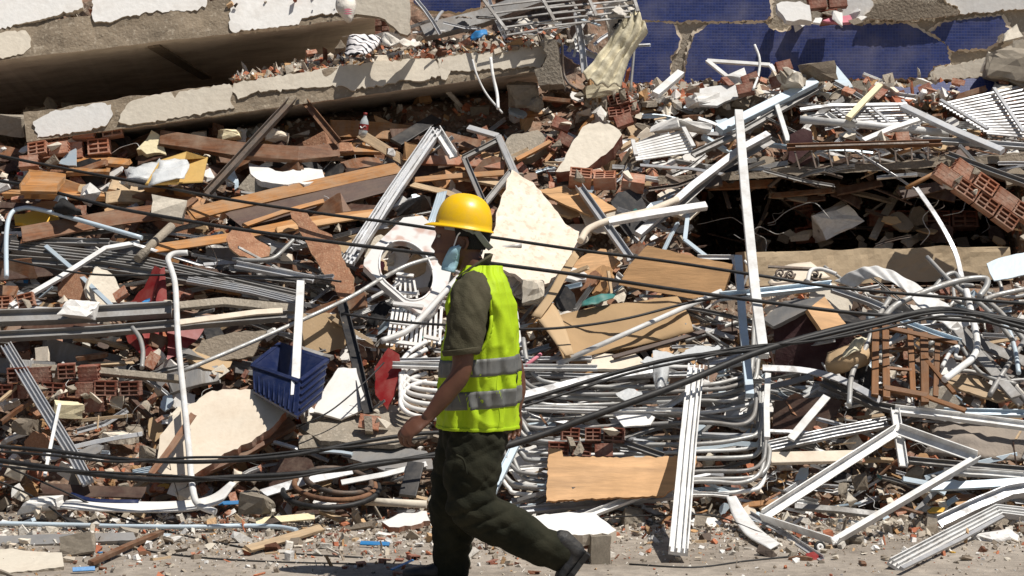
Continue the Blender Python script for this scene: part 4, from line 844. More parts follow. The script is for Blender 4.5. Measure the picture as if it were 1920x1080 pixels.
crate('carton', 'crushed yellow carton lying open below the foam block', 'carton',
      [(350, 284, .3), (390, 296, .12), (380, 342, .1), (334, 344, .34)][:4] + [(300, 300, .28), (322, 304, .08), (304, 346, .05), (272, 346, .3)], 'carton', .008, parts=('flap', 'end'))
crate('wooden_box', 'tipped orange wooden drawer at the picture edge below the brick lump', 'drawer',
      [(36, 346, .4), (108, 348, .4), (124, 328, .18), (54, 320, .18), (38, 361, .4), (106, 362, .4), (122, 344, .18), (56, 336, .18)], 'wood_orange', .01)
cr, Q = crate('plastic_crate', 'navy blue plastic crate with a white post standing in it', 'crate',
      [(473, 686, .16), (562, 716, .42), (614, 676, .2), (524, 646, -.06), (475, 737, .16), (557, 784, .42), (603, 748, .2), (523, 702, -.06)], 'blue_plastic', .012)
for a, b in ((0, 1), (1, 2), (2, 3), (3, 0)):
    V, Fc = sweep([Q[a], Q[b]], SEC['box'], .012, .012); mk('rim', V, Fc, 'blue_plastic', cr)
for k in range(9):
    t = (k + .3) / 9; V, Fc = sweep([Q[0].lerp(Q[1], t) + Vector((0, -.006, -.02)), Q[4].lerp(Q[5], t) + Vector((0, -.006, .02))], SEC['box'], .004, .006); mk('rib', V, Fc, 'blue_plastic', cr)
for k in range(4):
    t = (k + .8) / 5; V, Fc = sweep([Q[1].lerp(Q[5], t) + Vector((.01, -.004, 0)), Q[2].lerp(Q[6], t) + Vector((0, -.008, 0))], SEC['box'], .006, .006); mk('rib', V, Fc, 'blue_plastic', cr)

# ------------------------------------------------------------------ panels, boards, slabs
PANELS = [
 ('plaster_slab', 'big cream plaster slab lying beneath the tall hooked tube', [(288, 880), (298, 840), (300, 816), (326, 786), (348, 764), (398, 732), (430, 730), (482, 728), (506, 736), (520, 748), (534, 756), (536, 772), (512, 800), (472, 828), (420, 850), (400, 868), (364, 890), (312, 890)], (-.05, -.6, .8), .05, 'plaster_cream', 'brick', .24, dict(amp=1.6)),
 ('stone_slab', 'large cream travertine slab standing behind the helmet', [(960, 318), (975, 328), (1000, 342), (1026, 374), (1046, 398), (1060, 420), (1086, 434), (1082, 466), (1060, 496), (1030, 530), (1010, 540), (972, 518), (930, 500), (898, 484), (908, 462), (926, 432), (930, 400)], (.2, -.66, .72), .03, 'travertine', 'travertine', .3, dict(amp=1.2)),
 ('plywood_sheet', 'orange plywood sheet right of the travertine slab tip', [(1008, 356), (1060, 347), (1110, 362), (1156, 392), (1108, 404), (1060, 384)], (-.05, -.5, .86), .015, 'plywood', None, .14, dict(amp=.5)),
 ('plywood_box_side', 'tan plywood panel tilted in front of the tall white post', [(1214, 460), (1290, 478), (1376, 496), (1362, 544), (1300, 560), (1160, 534), (1180, 498)], (.15, -.97, .12), .02, 'plywood', None, .34, dict(amp=.4)),
 ('plywood_board', 'bright orange plywood board standing under the nested chair tubes', [(1030, 838), (1054, 842), (1056, 856), (1150, 858), (1307, 855), (1302, 886), (1242, 930), (1130, 934), (1024, 940)], (.05, -.8, .6), .018, 'plywood', 'wood_orange', .36, dict(amp=1.1, step=6)),
 ('particle_board', 'long rough brown particle board leaning beside the multi-groove profile', [(544, 398), (574, 396), (598, 430), (622, 440), (664, 520), (662, 552), (640, 560), (600, 500), (560, 432)], (-.1, -.8, .6), .02, 'particle_board', 'wood_raw', .26, dict(amp=1.6)),
 ('particle_board', 'rounded brown particle board piece lying under the cable', [(424, 446), (438, 428), (462, 430), (486, 452), (508, 464), (504, 480), (478, 486), (450, 480), (430, 464)], (.05, -.75, .66), .02, 'particle_board', 'wood_raw', .26, dict(amp=1.2)),
 ('plaster_piece', 'bright white broken plaster panel under the leaning steel angle', [(466, 304), (498, 312), (530, 322), (570, 314), (604, 318), (610, 336), (580, 344), (540, 346), (490, 340), (470, 326)], (0, -.35, .94), .04, 'plaster_white', 'plaster_white', .16, dict(amp=1.5)),
 ('plaster_piece', 'grey shaded underside panel below the bright white broken plaster', [(446, 352), (468, 326), (490, 342), (540, 348), (560, 352), (500, 366)], (0, -.9, .3), .03, 'concrete', None, .12, dict(amp=1.)),  # grey stands for shade on the plaster's underside, put into the colour
 ('grey_plate', 'pale grey triangular plate leaning by the brick lump', [(108, 306), (130, 284), (142, 278), (142, 310), (128, 310)], (-.2, -.85, .4), .015, 'pale_blue_metal', None, .22, dict(amp=.2)),
 ('foam_piece', 'torn cream foam block above the yellow carton', [(256, 280), (274, 262), (284, 244), (298, 252), (304, 266), (312, 290), (290, 286)], (0, -.8, .5), .08, 'foam', None, .2, dict(amp=1.8)),
 ('yellow_board', 'yellow board lying inside the bend of the pale blue tube', [(26, 402), (64, 396), (108, 402), (114, 416), (70, 424), (28, 418)], (0, -.5, .85), .02, 'yellow_plastic', None, .14, dict(amp=1.)),
 ('orange_board', 'orange board lying behind the black cloth', [(58, 384), (96, 376), (132, 380), (100, 396), (62, 394)], (0, -.5, .85), .02, 'wood_orange', None, .1, dict(amp=1.)),
 ('brown_board', 'brown wooden panel with broken edge below the yellow carton', [(248, 366), (286, 352), (330, 366), (372, 372), (352, 388), (300, 382)], (.05, -.6, .8), .02, 'wood_brown', None, .12, dict(amp=.8)),
 ('metal_sheet', 'grey brown sheet behind the broken red plastic', [(352, 682), (378, 638), (440, 622), (500, 620), (474, 668), (420, 676)], (0, -.85, .5), .02, 'concrete_dark', None, .1, dict(amp=.8)),
 ('red_board', 'dark red board propped behind the white bent chair tubes', [(702, 690), (728, 652), (748, 664), (752, 700), (740, 740), (726, 768), (704, 740)], (-.2, -.85, .45), .012, 'red_plastic', None, .2, dict(amp=.8)),
 ('white_sheet', 'white cracked panel lying right of the blue crate', [(588, 772), (610, 726), (634, 690), (668, 690), (684, 750), (682, 768), (640, 786)], (.05, -.7, .7), .015, 'white_plastic', None, .16, dict(amp=.8)),
 ('metal_sheet', 'flat grey board lying under the walking hand', [(560, 800), (640, 780), (760, 770), (812, 812), (740, 834), (600, 826)], (0, -.4, .92), .03, 'concrete', None, .08, dict(amp=1.)),
 ('metal_sheet', 'grey metal plate behind the knees of the walking person', [(640, 854), (700, 832), (800, 846), (820, 880), (720, 882)], (0, -.5, .86), .01, 'grey_aluminium', None, .08, dict(amp=.6)),
 ('flagstone', 'broken beige flagstone at the street edge in the corner', [(-40, 1034), (20, 1028), (70, 1034), (116, 1036), (120, 1062), (60, 1070), (-40, 1080)], (0, -.12, .99), .06, 'plaster_beige', 'concrete', .2, dict(amp=.8)),
 ('plaster_piece', 'flat white plaster flake lying on the dust behind the legs', [(716, 978), (746, 964), (800, 958), (806, 976), (770, 986), (730, 988)], (0, -.3, .95), .03, 'plaster_white', 'brick', .25, dict(amp=1.2)),
 ('grey_board', 'grey timber lying flat behind the concrete cube', [(-40, 1006), (80, 1002), (250, 998), (256, 1012), (80, 1020), (-40, 1024)], (0, -.5, .86), .04, 'grey_aluminium', None, .2, dict(amp=.3)),
 ('concrete_slab', 'grey concrete wall chunk lying below the dark gap', [(930, 304), (938, 276), (960, 252), (1008, 244), (1036, 252), (1030, 272), (1000, 292), (960, 304)], (.05, -.8, .6), .08, 'concrete', 'concrete_dark', .16, dict(amp=1.2)),
 ('plaster_block', 'big beige plastered wall chunk tipped beside the window corner', [(1042, 322), (1058, 300), (1072, 268), (1092, 238), (1124, 228), (1150, 236), (1166, 252), (1150, 276), (1120, 300), (1090, 318)], (-.1, -.8, .55), .12, 'plaster_beige', 'brick_dark', .28, dict(amp=1.3)),
 ('white_sheet', 'white tilted metal panel in the debris under the blue wall', [(1310, 196), (1312, 166), (1352, 160), (1398, 158), (1400, 176), (1360, 190), (1345, 198)], (0, -.7, .7), .02, 'white_paint', None, .2, dict(amp=.4)),
 ('pale_sheet', 'pale blue sheet sliding down in front of the blue wall', [(1546, 124), (1566, 120), (1588, 146), (1614, 182), (1590, 182), (1572, 160)], (.2, -.9, .35), .008, 'pale_blue_metal', None, .1, dict(amp=.4)),
 ('plaster_piece', 'white plaster slab fragment sitting on top of the blue wall', [(1456, 8), (1500, 2), (1518, 10), (1522, 40), (1500, 36), (1488, 40), (1474, 38)], (0, -.85, .5), .06, 'plaster_white', None, 0, dict(d=14.7, amp=1.3)),
 ('pink_cloth', 'pink cloth scrap lying on top of the blue wall', [(1542, 38), (1560, 32), (1594, 28), (1600, 40), (1570, 42)], (0, -.6, .8), .02, 'pink', None, 0, dict(d=14.68, amp=.6)),
 ('white_plate', 'grey white metal plate at the picture edge above the tube tangle', [(1850, 494), (1872, 484), (1945, 466), (1950, 508), (1900, 520), (1864, 526), (1856, 512)], (-.1, -.75, .65), .01, 'pale_blue_metal', None, .32, dict(amp=.5)),
 ('white_plate', 'white plate in the foot of the tube tangle', [(1760, 702), (1772, 676), (1786, 670), (1800, 690), (1790, 700)], (0, -.7, .7), .01, 'white_plastic', None, .25, dict(amp=.4)),
 ('pale_board', 'pale tan board lying beside the wooden chair frame', [(1772, 712), (1790, 702), (1830, 704), (1898, 746), (1870, 752), (1800, 730)], (.05, -.6, .8), .015, 'wood_raw', None, .2, dict(amp=.5)),
 ('cabinet_flap', 'black cabinet door sunk below the cabinet', [(1450, 700), (1456, 650), (1540, 634), (1604, 626), (1570, 680), (1520, 706)], (0, -.9, -.1), .02, 'dark_red_cloth', None, .06, dict(amp=.4)),
 ('dark_cloth', 'dark red cloth bundle hanging under the thick tilted white bar', [(1478, 300), (1482, 252), (1506, 240), (1522, 246), (1524, 300), (1500, 314)], (0, -.95, .2), .05, 'dark_red_cloth', None, .3, dict(amp=1.)),
 ('white_sheet', 'white board behind the black cable below the wrapper', [(1150, 776), (1200, 770), (1228, 782), (1220, 796), (1170, 800)], (0, -.6, .8), .01, 'white_plastic', None, .22, dict(amp=.6)),
 ('cream_board', 'torn cream board lying behind the wrapper', [(1100, 678), (1116, 664), (1190, 662), (1206, 676), (1230, 684), (1160, 692), (1106, 690)], (0, -.5, .85), .02, 'plaster_cream', None, .22, dict(amp=.8)),
 ('pale_paper', 'greenish white crumpled paper beside the thick black cable', [(1154, 738), (1178, 728), (1204, 736), (1206, 748), (1190, 756), (1170, 750)], (0, -.7, .7), .008, 'plastic_film', None, .3, dict(amp=1.2)),
 ('flat_board', 'beige board behind the leaning white bar', [(1448, 816), (1452, 752), (1540, 744), (1580, 752), (1560, 800), (1500, 812)], (0, -.95, .2), .02, 'wood_dark', None, .02, dict(amp=.3)),
 ('white_sheet', 'white plank end lying left of the curved blade', [(1290, 990), (1300, 972), (1340, 970), (1362, 988), (1340, 996)], (0, -.5, .85), .05, 'plaster_white', None, .08, dict(amp=.6)),
 ('red_scrap', 'small red metal piece on the street beside the caster wheel', [(1510, 1038), (1526, 1034), (1546, 1050), (1536, 1056), (1516, 1048)], (0, -.5, .85), .01, 'red_plastic', None, .06, dict(amp=.3)),
 ('orange_scrap', 'orange yellow plastic scrap inside the window frame corner', [(1738, 956), (1752, 950), (1772, 952), (1768, 960), (1744, 960)], (0, -.5, .85), .01, 'yellow_plastic', None, .1, dict(amp=.3)),
]
for (nm, lab, poly, nr, th, m_, side_, off_, kw) in PANELS:
    panel(nm, lab, nm.replace('_', ' '), poly, nr, th, m_, side_, off=off_, seed=sum(map(ord, lab)) % 97, **kw)

e = E('cabinet', S(1500, 640, .3), 'broken cabinet with grey top, dark red inside and pale wooden side', 'cabinet')
panel('top', None, None, [(1430, 598), (1470, 564), (1546, 556), (1514, 580), (1450, 612)], (-.3, -.5, .8), .025, 'grey_aluminium', off=.34, amp=.2, parent=e)
panel('side', None, None, [(1514, 580), (1546, 556), (1596, 620), (1548, 630)], (.35, -.75, .55), .03, 'plywood', off=.36, amp=.2, parent=e)
panel('back', None, None, [(1450, 612), (1514, 580), (1548, 630), (1500, 640), (1452, 640)], (-.1, -.95, .1), .02, 'dark_red_cloth', off=.2, amp=.2, parent=e)
# washing machine panel with a round hole
def holed_panel():
    out = [(678, 494), (700, 462), (728, 436), (756, 408), (792, 404), (824, 434), (848, 500), (838, 540), (812, 588), (792, 592), (756, 566), (716, 532)]
    cx, cy, rx, ry, rot = 762, 508, 46, 60, -.6
    n = Vector((.1, -.66, .74)).normalized(); c = S(762, 500, .3); e = Vector((0, 0, CH))
    def hit(px, py):
        r = at(px, py, 1.) - e; return e + r * ((c - e).dot(n) / r.dot(n))
    K = 48; O = []; I = []
    L = [(Vector(out[i]), Vector(out[(i + 1) % len(out)])) for i in range(len(out))]
    for k in range(K):
        a = 2 * math.pi * k / K; dx, dy = math.cos(a), math.sin(a); best = 1e9
        for p, q in L:                                  # ray from hole centre to outline
            ex, ey = q.x - p.x, q.y - p.y; den = dx * ey - dy * ex
            if abs(den) < 1e-9: continue
            t = ((p.x - cx) * ey - (p.y - cy) * ex) / den; s_ = ((p.x - cx) * dy - (p.y - cy) * dx) / den
            if t > 0 and -1e-6 <= s_ <= 1 + 1e-6: best = min(best, t)
        O.append(hit(cx + dx * best, cy + dy * best))
        u = a - rot; r_ = 1 / math.sqrt((math.cos(u) / rx) ** 2 + (math.sin(u) / ry) ** 2); r_ = min(r_, best * .86)
        I.append(hit(cx + dx * r_, cy + dy * r_))
    dn = -n * .05; V = O + I + [p + dn for p in O] + [p + dn * .8 for p in I]; Fc = []
    for k in range(K):
        j = (k + 1) % K; Fc += [(k, j, K + j, K + k), (2 * K + k, 2 * K + j, j, k)[::-1], (K + k, K + j, 3 * K + j, 3 * K + k)]
    root = E('appliance_casing', min(V, key=lambda v: v.z).copy(), 'rusty white appliance front with a big round hole beside the face', 'appliance panel')
    mk('front', V, Fc, 'rust_enamel', root)
    rim = spline([I[k] + n * .004 for k in range(0, K, 2)] + [I[0] + n * .004], 2); V2, F2 = sweep(rim, SEC['tube'], .006, .006); mk('rim', V2, F2, 'rust_enamel', root, smooth=True)
    hp = [(700, 462), (728, 436), (756, 408), (792, 404), (800, 412), (760, 424), (724, 452)]
    panel('fascia', None, None, hp, n, .02, 'white_plastic', off=.31, amp=.2, seed=3, parent=root)
holed_panel()

# ------------------------------------------------------------------ bent sheets, cloths, cartons
SHEETS = [
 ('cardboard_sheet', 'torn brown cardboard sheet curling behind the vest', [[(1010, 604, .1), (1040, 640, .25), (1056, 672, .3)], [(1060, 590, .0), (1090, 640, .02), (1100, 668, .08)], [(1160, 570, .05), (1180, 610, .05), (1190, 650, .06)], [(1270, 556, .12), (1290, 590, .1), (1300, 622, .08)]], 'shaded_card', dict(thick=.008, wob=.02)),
 ('cardboard_sheet', 'narrow cardboard flap standing left of the curled cardboard', [[(1000, 590, .2), (1028, 560, .25)], [(1014, 606, .24), (1050, 590, .2)], [(1060, 668, .3), (1076, 664, .3)]], 'cardboard', dict(thick=.006, wob=.01)),
 ('corrugated_strip', 'curled corrugated white metal strip above the tube tangle', [[(1562, 528, .1), (1600, 540, .1)], [(1612, 503, .3), (1640, 520, .3)], [(1660, 503, .34), (1690, 540, .32)], [(1730, 540, .3), (1720, 572, .3)], [(1780, 574, .25), (1752, 596, .25)], [(1830, 606, .2), (1790, 622, .2)]], 'white_paint', dict(thick=.004, sub=14, corrug=(.006, 9, 1))),
 ('curtain', 'torn cream curtain hanging over the end of the lower slab', [[(1180, 26, 0), (1196, 24, .04), (1214, 54, .06)], [(1160, 52, .04), (1186, 62, .1), (1212, 62, .04)], [(1132, 92, .08), (1160, 100, .12), (1184, 100, .06)], [(1112, 118, .12), (1142, 132, .16), (1172, 132, .08)], [(1092, 142, .16), (1122, 160, .2), (1164, 160, .12)]], 'cream_cloth', dict(d=13.95, thick=.006, wob=.02, sub=9, corrug=(.022, 3.5, 0))),
 ('white_rag', 'white rag bunched up behind the cream curtain', [[(1130, 8, 0), (1160, 4, .1), (1190, 14, 0)], [(1136, 40, .1), (1150, 44, .0), (1176, 40, .08)], [(1142, 78, .0), (1154, 84, .1), (1160, 80, 0)]], 'white_cloth', dict(d=14.1, thick=.008, wob=.035)),
 ('blanket', 'black and white patterned blanket on top of the lower slab', [[(656, 72, .0), (690, 66, .1), (722, 72, .0)], [(650, 88, .1), (684, 86, .2), (712, 86, .1)], [(646, 104, .15), (676, 104, .25), (700, 98, .15)]], 'checked_blanket', dict(d=13.95, thick=.012, wob=.05)),
 ('white_rag', 'white and grey cloth lying beside the patterned blanket', [[(716, 74, 0), (750, 78, .1), (790, 80, 0)], [(718, 90, .1), (750, 92, .2), (786, 88, .1)]], 'white_cloth', dict(d=13.9, thick=.01, wob=.09)),
 ('plastic_bag', 'white bag with red print hanging over the upper slab edge', [[(634, -4, 0), (648, -6, .06), (664, 0, 0)], [(632, 18, .06), (650, 18, .12), (666, 16, .05)], [(648, 38, .04), (655, 41, .08), (660, 36, .04)]], 'white_cloth', dict(d=13.6, thick=.02, wob=.03)),
 ('blue_cloth', 'bright blue cloth scrap on the lower slab near the wire tangle', [[(884, 70, 0), (900, 64, .1), (912, 58, 0)], [(882, 78, .1), (898, 76, .15), (914, 70, .1)]], 'bright_blue', dict(d=13.85, thick=.01, wob=.05)),
 ('plastic_bag', 'crumpled clear plastic bag at the end of the yellow carton', [[(232, 318, .1), (262, 312, .2), (300, 300, .1)], [(238, 336, .2), (270, 334, .3), (318, 318, .2)], [(232, 346, .1), (280, 352, .2), (330, 336, .1)]], 'plastic_film', dict(thick=.004, wob=.05)),
 ('white_wrap', 'grey white film draped over the mouth of the carton', [[(300, 304, .42), (346, 294, .42)], [(286, 326, .46), (356, 312, .46)], [(276, 346, .42), (346, 336, .42)]], 'plastic_film', dict(thick=.005, wob=.04)),
 ('black_cloth', 'black garment crumpled on the boards at the picture edge', [[(104, 388, .1), (118, 376, .2), (132, 382, .1)], [(102, 394, .2), (124, 390, .3), (150, 396, .2)], [(112, 402, .1), (130, 404, .2), (154, 404, .1)]], 'black_cloth', dict(thick=.02, wob=.06, off=.14)),
 ('ski_strip', 'ski-shaped white strip curling up at the street edge', [[(112, 952, .06), (124, 940, .02)], [(150, 956, .08), (160, 936, .04)], [(260, 960, .08), (262, 942, .05)], [(350, 958, .1), (344, 940, .08)], [(410, 944, .14), (396, 930, .12)], [(442, 906, .2), (432, 904, .18)]], 'white_plastic', dict(thick=.012)),
 ('blue_trim', 'thin blue edged strip lying behind the ski-shaped strip', [[(134, 924, .05), (130, 930, .05)], [(180, 936, .06), (178, 942, .06)], [(260, 938, .06), (260, 944, .06)]], 'blue_plastic', dict(thick=.01)),
 ('curved_blade', 'curved white blade strip at the foot of the chair tubes', [[(1362, 932, .14), (1380, 930, .14)], [(1374, 968, .12), (1398, 960, .12)], [(1400, 1004, .08), (1424, 992, .08)], [(1444, 1030, .05), (1462, 1020, .05)]], 'white_paint', dict(thick=.008)),
 ('grey_tarp', 'brown grey tarpaulin sagging behind the standing frame corner', [[(1744, 800, .0), (1800, 792, .06), (1880, 800, .05), (1950, 810, 0)], [(1746, 826, .1), (1810, 826, .14), (1880, 830, .1), (1950, 838, .1)], [(1730, 852, .05), (1800, 858, .08), (1880, 862, .08), (1950, 866, .05)]], 'grey_cloth', dict(thick=.012, wob=.035, off=-.02)),
 ('wrapper', 'milky plastic wrapper hanging from the black cable', [[(1226, 680, .3), (1240, 676, .36), (1254, 682, .3)], [(1224, 706, .3), (1238, 708, .38), (1253, 706, .3)], [(1230, 734, .3), (1238, 738, .34), (1246, 730, .3)]], 'plastic_film', dict(thick=.006, wob=.03)),
 ('container', 'torn beige drum lying below the cabinet', [[(1552, 664, .1), (1590, 648, .2), (1634, 640, .1)], [(1548, 684, .2), (1588, 672, .34), (1632, 664, .2)], [(1556, 704, .1), (1592, 696, .2), (1626, 684, .1)]], 'cardboard', dict(thick=.012, wob=.02)),
 ('torn_rag', 'torn cream rag draped over the beige drum', [[(1582, 660, .36), (1604, 638, .4), (1626, 636, .36)], [(1578, 672, .36), (1600, 660, .42), (1614, 656, .38)]], 'cream_cloth', dict(thick=.006, wob=.05)),
 ('cardboard_sheet', 'long curved cardboard strip under the travertine slab', [[(1076, 470, .3), (1086, 482, .3)], [(1050, 510, .3), (1062, 520, .3)], [(1026, 552, .28), (1042, 556, .28)], [(996, 592, .25), (1014, 596, .25)]], 'cardboard', dict(thick=.006)),
 ('iron_scroll_sheet', 'cream sheet behind the wrought iron scrolls', [[(1440, 530, .05), (1470, 500, .06), (1520, 492, .05)], [(1450, 540, .1), (1500, 530, .1), (1556, 520, .1)]], 'plaster_cream', dict(thick=.01)),
 ('metal_flap', 'small teal metal flap below the tan plywood panel', [[(1092, 566, .1), (1120, 556, .15), (1156, 550, .1)], [(1090, 576, .12), (1122, 568, .16), (1150, 560, .12)]], 'green_teal', dict(thick=.006, wob=.03)),
 ('bluish_sheet', 'blue grey ribbed sheet standing behind the helmet brim', [[(820, 362, .2), (838, 358, .2)], [(808, 400, .25), (826, 400, .25)], [(800, 424, .25), (812, 426, .25)]], 'pale_blue_metal', dict(thick=.006, sub=10, corrug=(.004, 6, 0))),
]
for (nm, lab, rows_, m_, kw) in SHEETS:
    sheet(nm, lab, nm.replace('_', ' '), rows_, m_, seed=sum(map(ord, lab)) % 50, **kw)

panel('plastic_film', 'milky torn plastic film draped over the bars beside the ribbed track', 'plastic film', [(1200, 678), (1230, 656), (1270, 664), (1310, 648), (1352, 652), (1340, 668), (1300, 672), (1270, 682), (1220, 688)], (0, -.6, .8), .006, 'plastic_film', off=.3, step=6, amp=2.4, seed=8)
e = E('red_shell', S(278, 568, .05), 'upright broken red plastic shell behind the tall hooked tube', 'plastic shell')
panel('shard', None, None, [(290, 498), (301, 504), (286, 568), (262, 572), (244, 566), (270, 540)], (-.5, -.75, .3), .006, 'red_plastic', off=.06, amp=.8, seed=1, parent=e)
panel('shard', None, None, [(301, 504), (309, 500), (313, 566), (288, 568)], (.4, -.85, .3), .006, 'red_plastic', off=.06, amp=.5, seed=2, parent=e)
e = E('red_shell', S(292, 690, .05), 'crushed red plastic shell under the lower grey channel', 'plastic shell')
for k, (poly, nr) in enumerate((([(228, 622), (262, 630), (282, 650), (292, 690), (276, 676), (250, 650)], (-.4, -.8, .4)), ([(262, 618), (302, 614), (312, 640), (306, 680), (292, 690), (280, 650)], (.1, -.7, .7)), ([(306, 612), (350, 616), (384, 614), (366, 640), (340, 662), (312, 676), (316, 640)], (.3, -.8, .5)))):
    panel('shard', None, None, poly, nr, .006, 'red_plastic', off=.02, amp=1.4, seed=k, parent=e)
bag = [o for o in bpy.data.objects if o.get('label', '').startswith('white bag with red print')][0]
for k in range(3): panel('print', None, None, [(644, 17 + k * 4), (656, 16 + k * 4), (661, 18 + k * 4), (650, 19 + k * 4)], (0, -1, .1), .004, 'pink', d=13.42, step=3, amp=.3, seed=k, parent=bag)
# wrought iron scrolls
e = E('iron_scrolls', S(1500, 525, .2), 'black wrought iron scroll grille in front of the tan beam', 'iron grille')
for cx, cy, r_ in ((1463, 512, 11), (1482, 514, 9), (1528, 514, 12)):
    sp = [S(cx + r_ * (1 - a / 14) * math.cos(a * .8), cy + r_ * (1 - a / 14) * math.sin(a * .8), .22) for a in range(13)]
    V, Fc = sweep(spline(sp, 3), SEC['tube'], .007, .007); mk('scroll', V, Fc, 'dark_steel', e, smooth=True)
for a, b in (((1440, 500), (1560, 506)), ((1444, 534), (1560, 526))): bar('rail', None, None, [a, b], 5, 'dark_steel', off=.2, parent=e)

# ------------------------------------------------------------------ brickwork and lumps
brickwork('orange hollow brick lump lying below the start of the lower slab', 150, 266, 3, 2, .12, off=.2, scale=1.0, seed=1, missing=0)
brickwork('pair of orange hollow bricks under the bigger brick lump', 84, 292, 2, 2, .12, off=.24, scale=.8, seed=2)
brickwork('hollow brick block tilted at the picture edge under the dented beam', 1846, 366, 4, 2, -.62, off=.35, scale=.9, seed=3, pitch=-.2, missing=0, jit=.12)
brickwork('dark red brick fragment on top of the plastered wall chunk', 1128, 206, 3, 2, .2, HBD, off=.2, scale=.7, seed=4)
brickwork('upright dark red bricks right of the plastered wall chunk', 1172, 206, 1, 3, .3, HBD, off=.2, scale=.8, seed=5)
brickwork('dark red brick edge left of the plastered wall chunk', 1050, 258, 1, 3, -.5, HBD, off=.2, scale=.75, seed=6)
brickwork('red brick panel lying flat below the louvre slats', 1150, 338, 3, 1, -.1, off=.24, scale=1., seed=7, pitch=-.9, missing=0)
brickwork('red brick lump under the black cable among the chair tubes', 1100, 830, 3, 2, -.05, HBD, off=.3, scale=.7, seed=8, missing=.1)
brickwork('dark brick lump under the loose rails at the picture edge', 90, 716, 4, 2, .04, HBD, off=.1, scale=.8, seed=9, pitch=0.)
brickwork('dark brick row beside the ribbed profile', 190, 744, 3, 2, .02, HBD, off=.06, scale=.8, seed=10, pitch=0.)
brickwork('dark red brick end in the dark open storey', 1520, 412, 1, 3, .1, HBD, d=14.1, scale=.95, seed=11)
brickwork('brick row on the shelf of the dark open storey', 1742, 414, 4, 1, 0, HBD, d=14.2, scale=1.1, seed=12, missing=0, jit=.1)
brickwork('orange brick tile on the boards under the walking hand', 704, 796, 1, 1, -.2, off=.16, scale=.7, seed=13)
brickwork('hollow bricks under the white plaster block at the heel', 1082, 1028, 1, 2, 0, HBD, d=9.5, scale=.75, seed=14, pitch=0, missing=0, jit=.2)
panel('plaster_block', 'white topped plaster block with brick core at the walking heel', 'plaster block', [(1000, 968), (1050, 962), (1114, 960), (1156, 994), (1140, 1002), (1022, 1004)], (0, -.3, .95), .06, 'plaster_white', 'plaster_beige', d=9.5, amp=1., seed=5)
brickwork('red brick shard lying on the long white pipe', 1682, 262, 2, 1, .15, off=.3, scale=.7, seed=15, missing=0)
brickwork('broken brick below the picture-edge drawer', 40, 566, 2, 1, .1, off=.2, scale=.75, seed=16, missing=0)
brickwork('brick pile behind the thin tilted white frame', 1432, 150, 3, 2, .3, HBD, d=14.2, scale=.7, seed=17)
brickwork('brick in the rubble on top of the blue wall', 1542, 20, 2, 2, .1, HBD, d=14.8, scale=.9, seed=18)

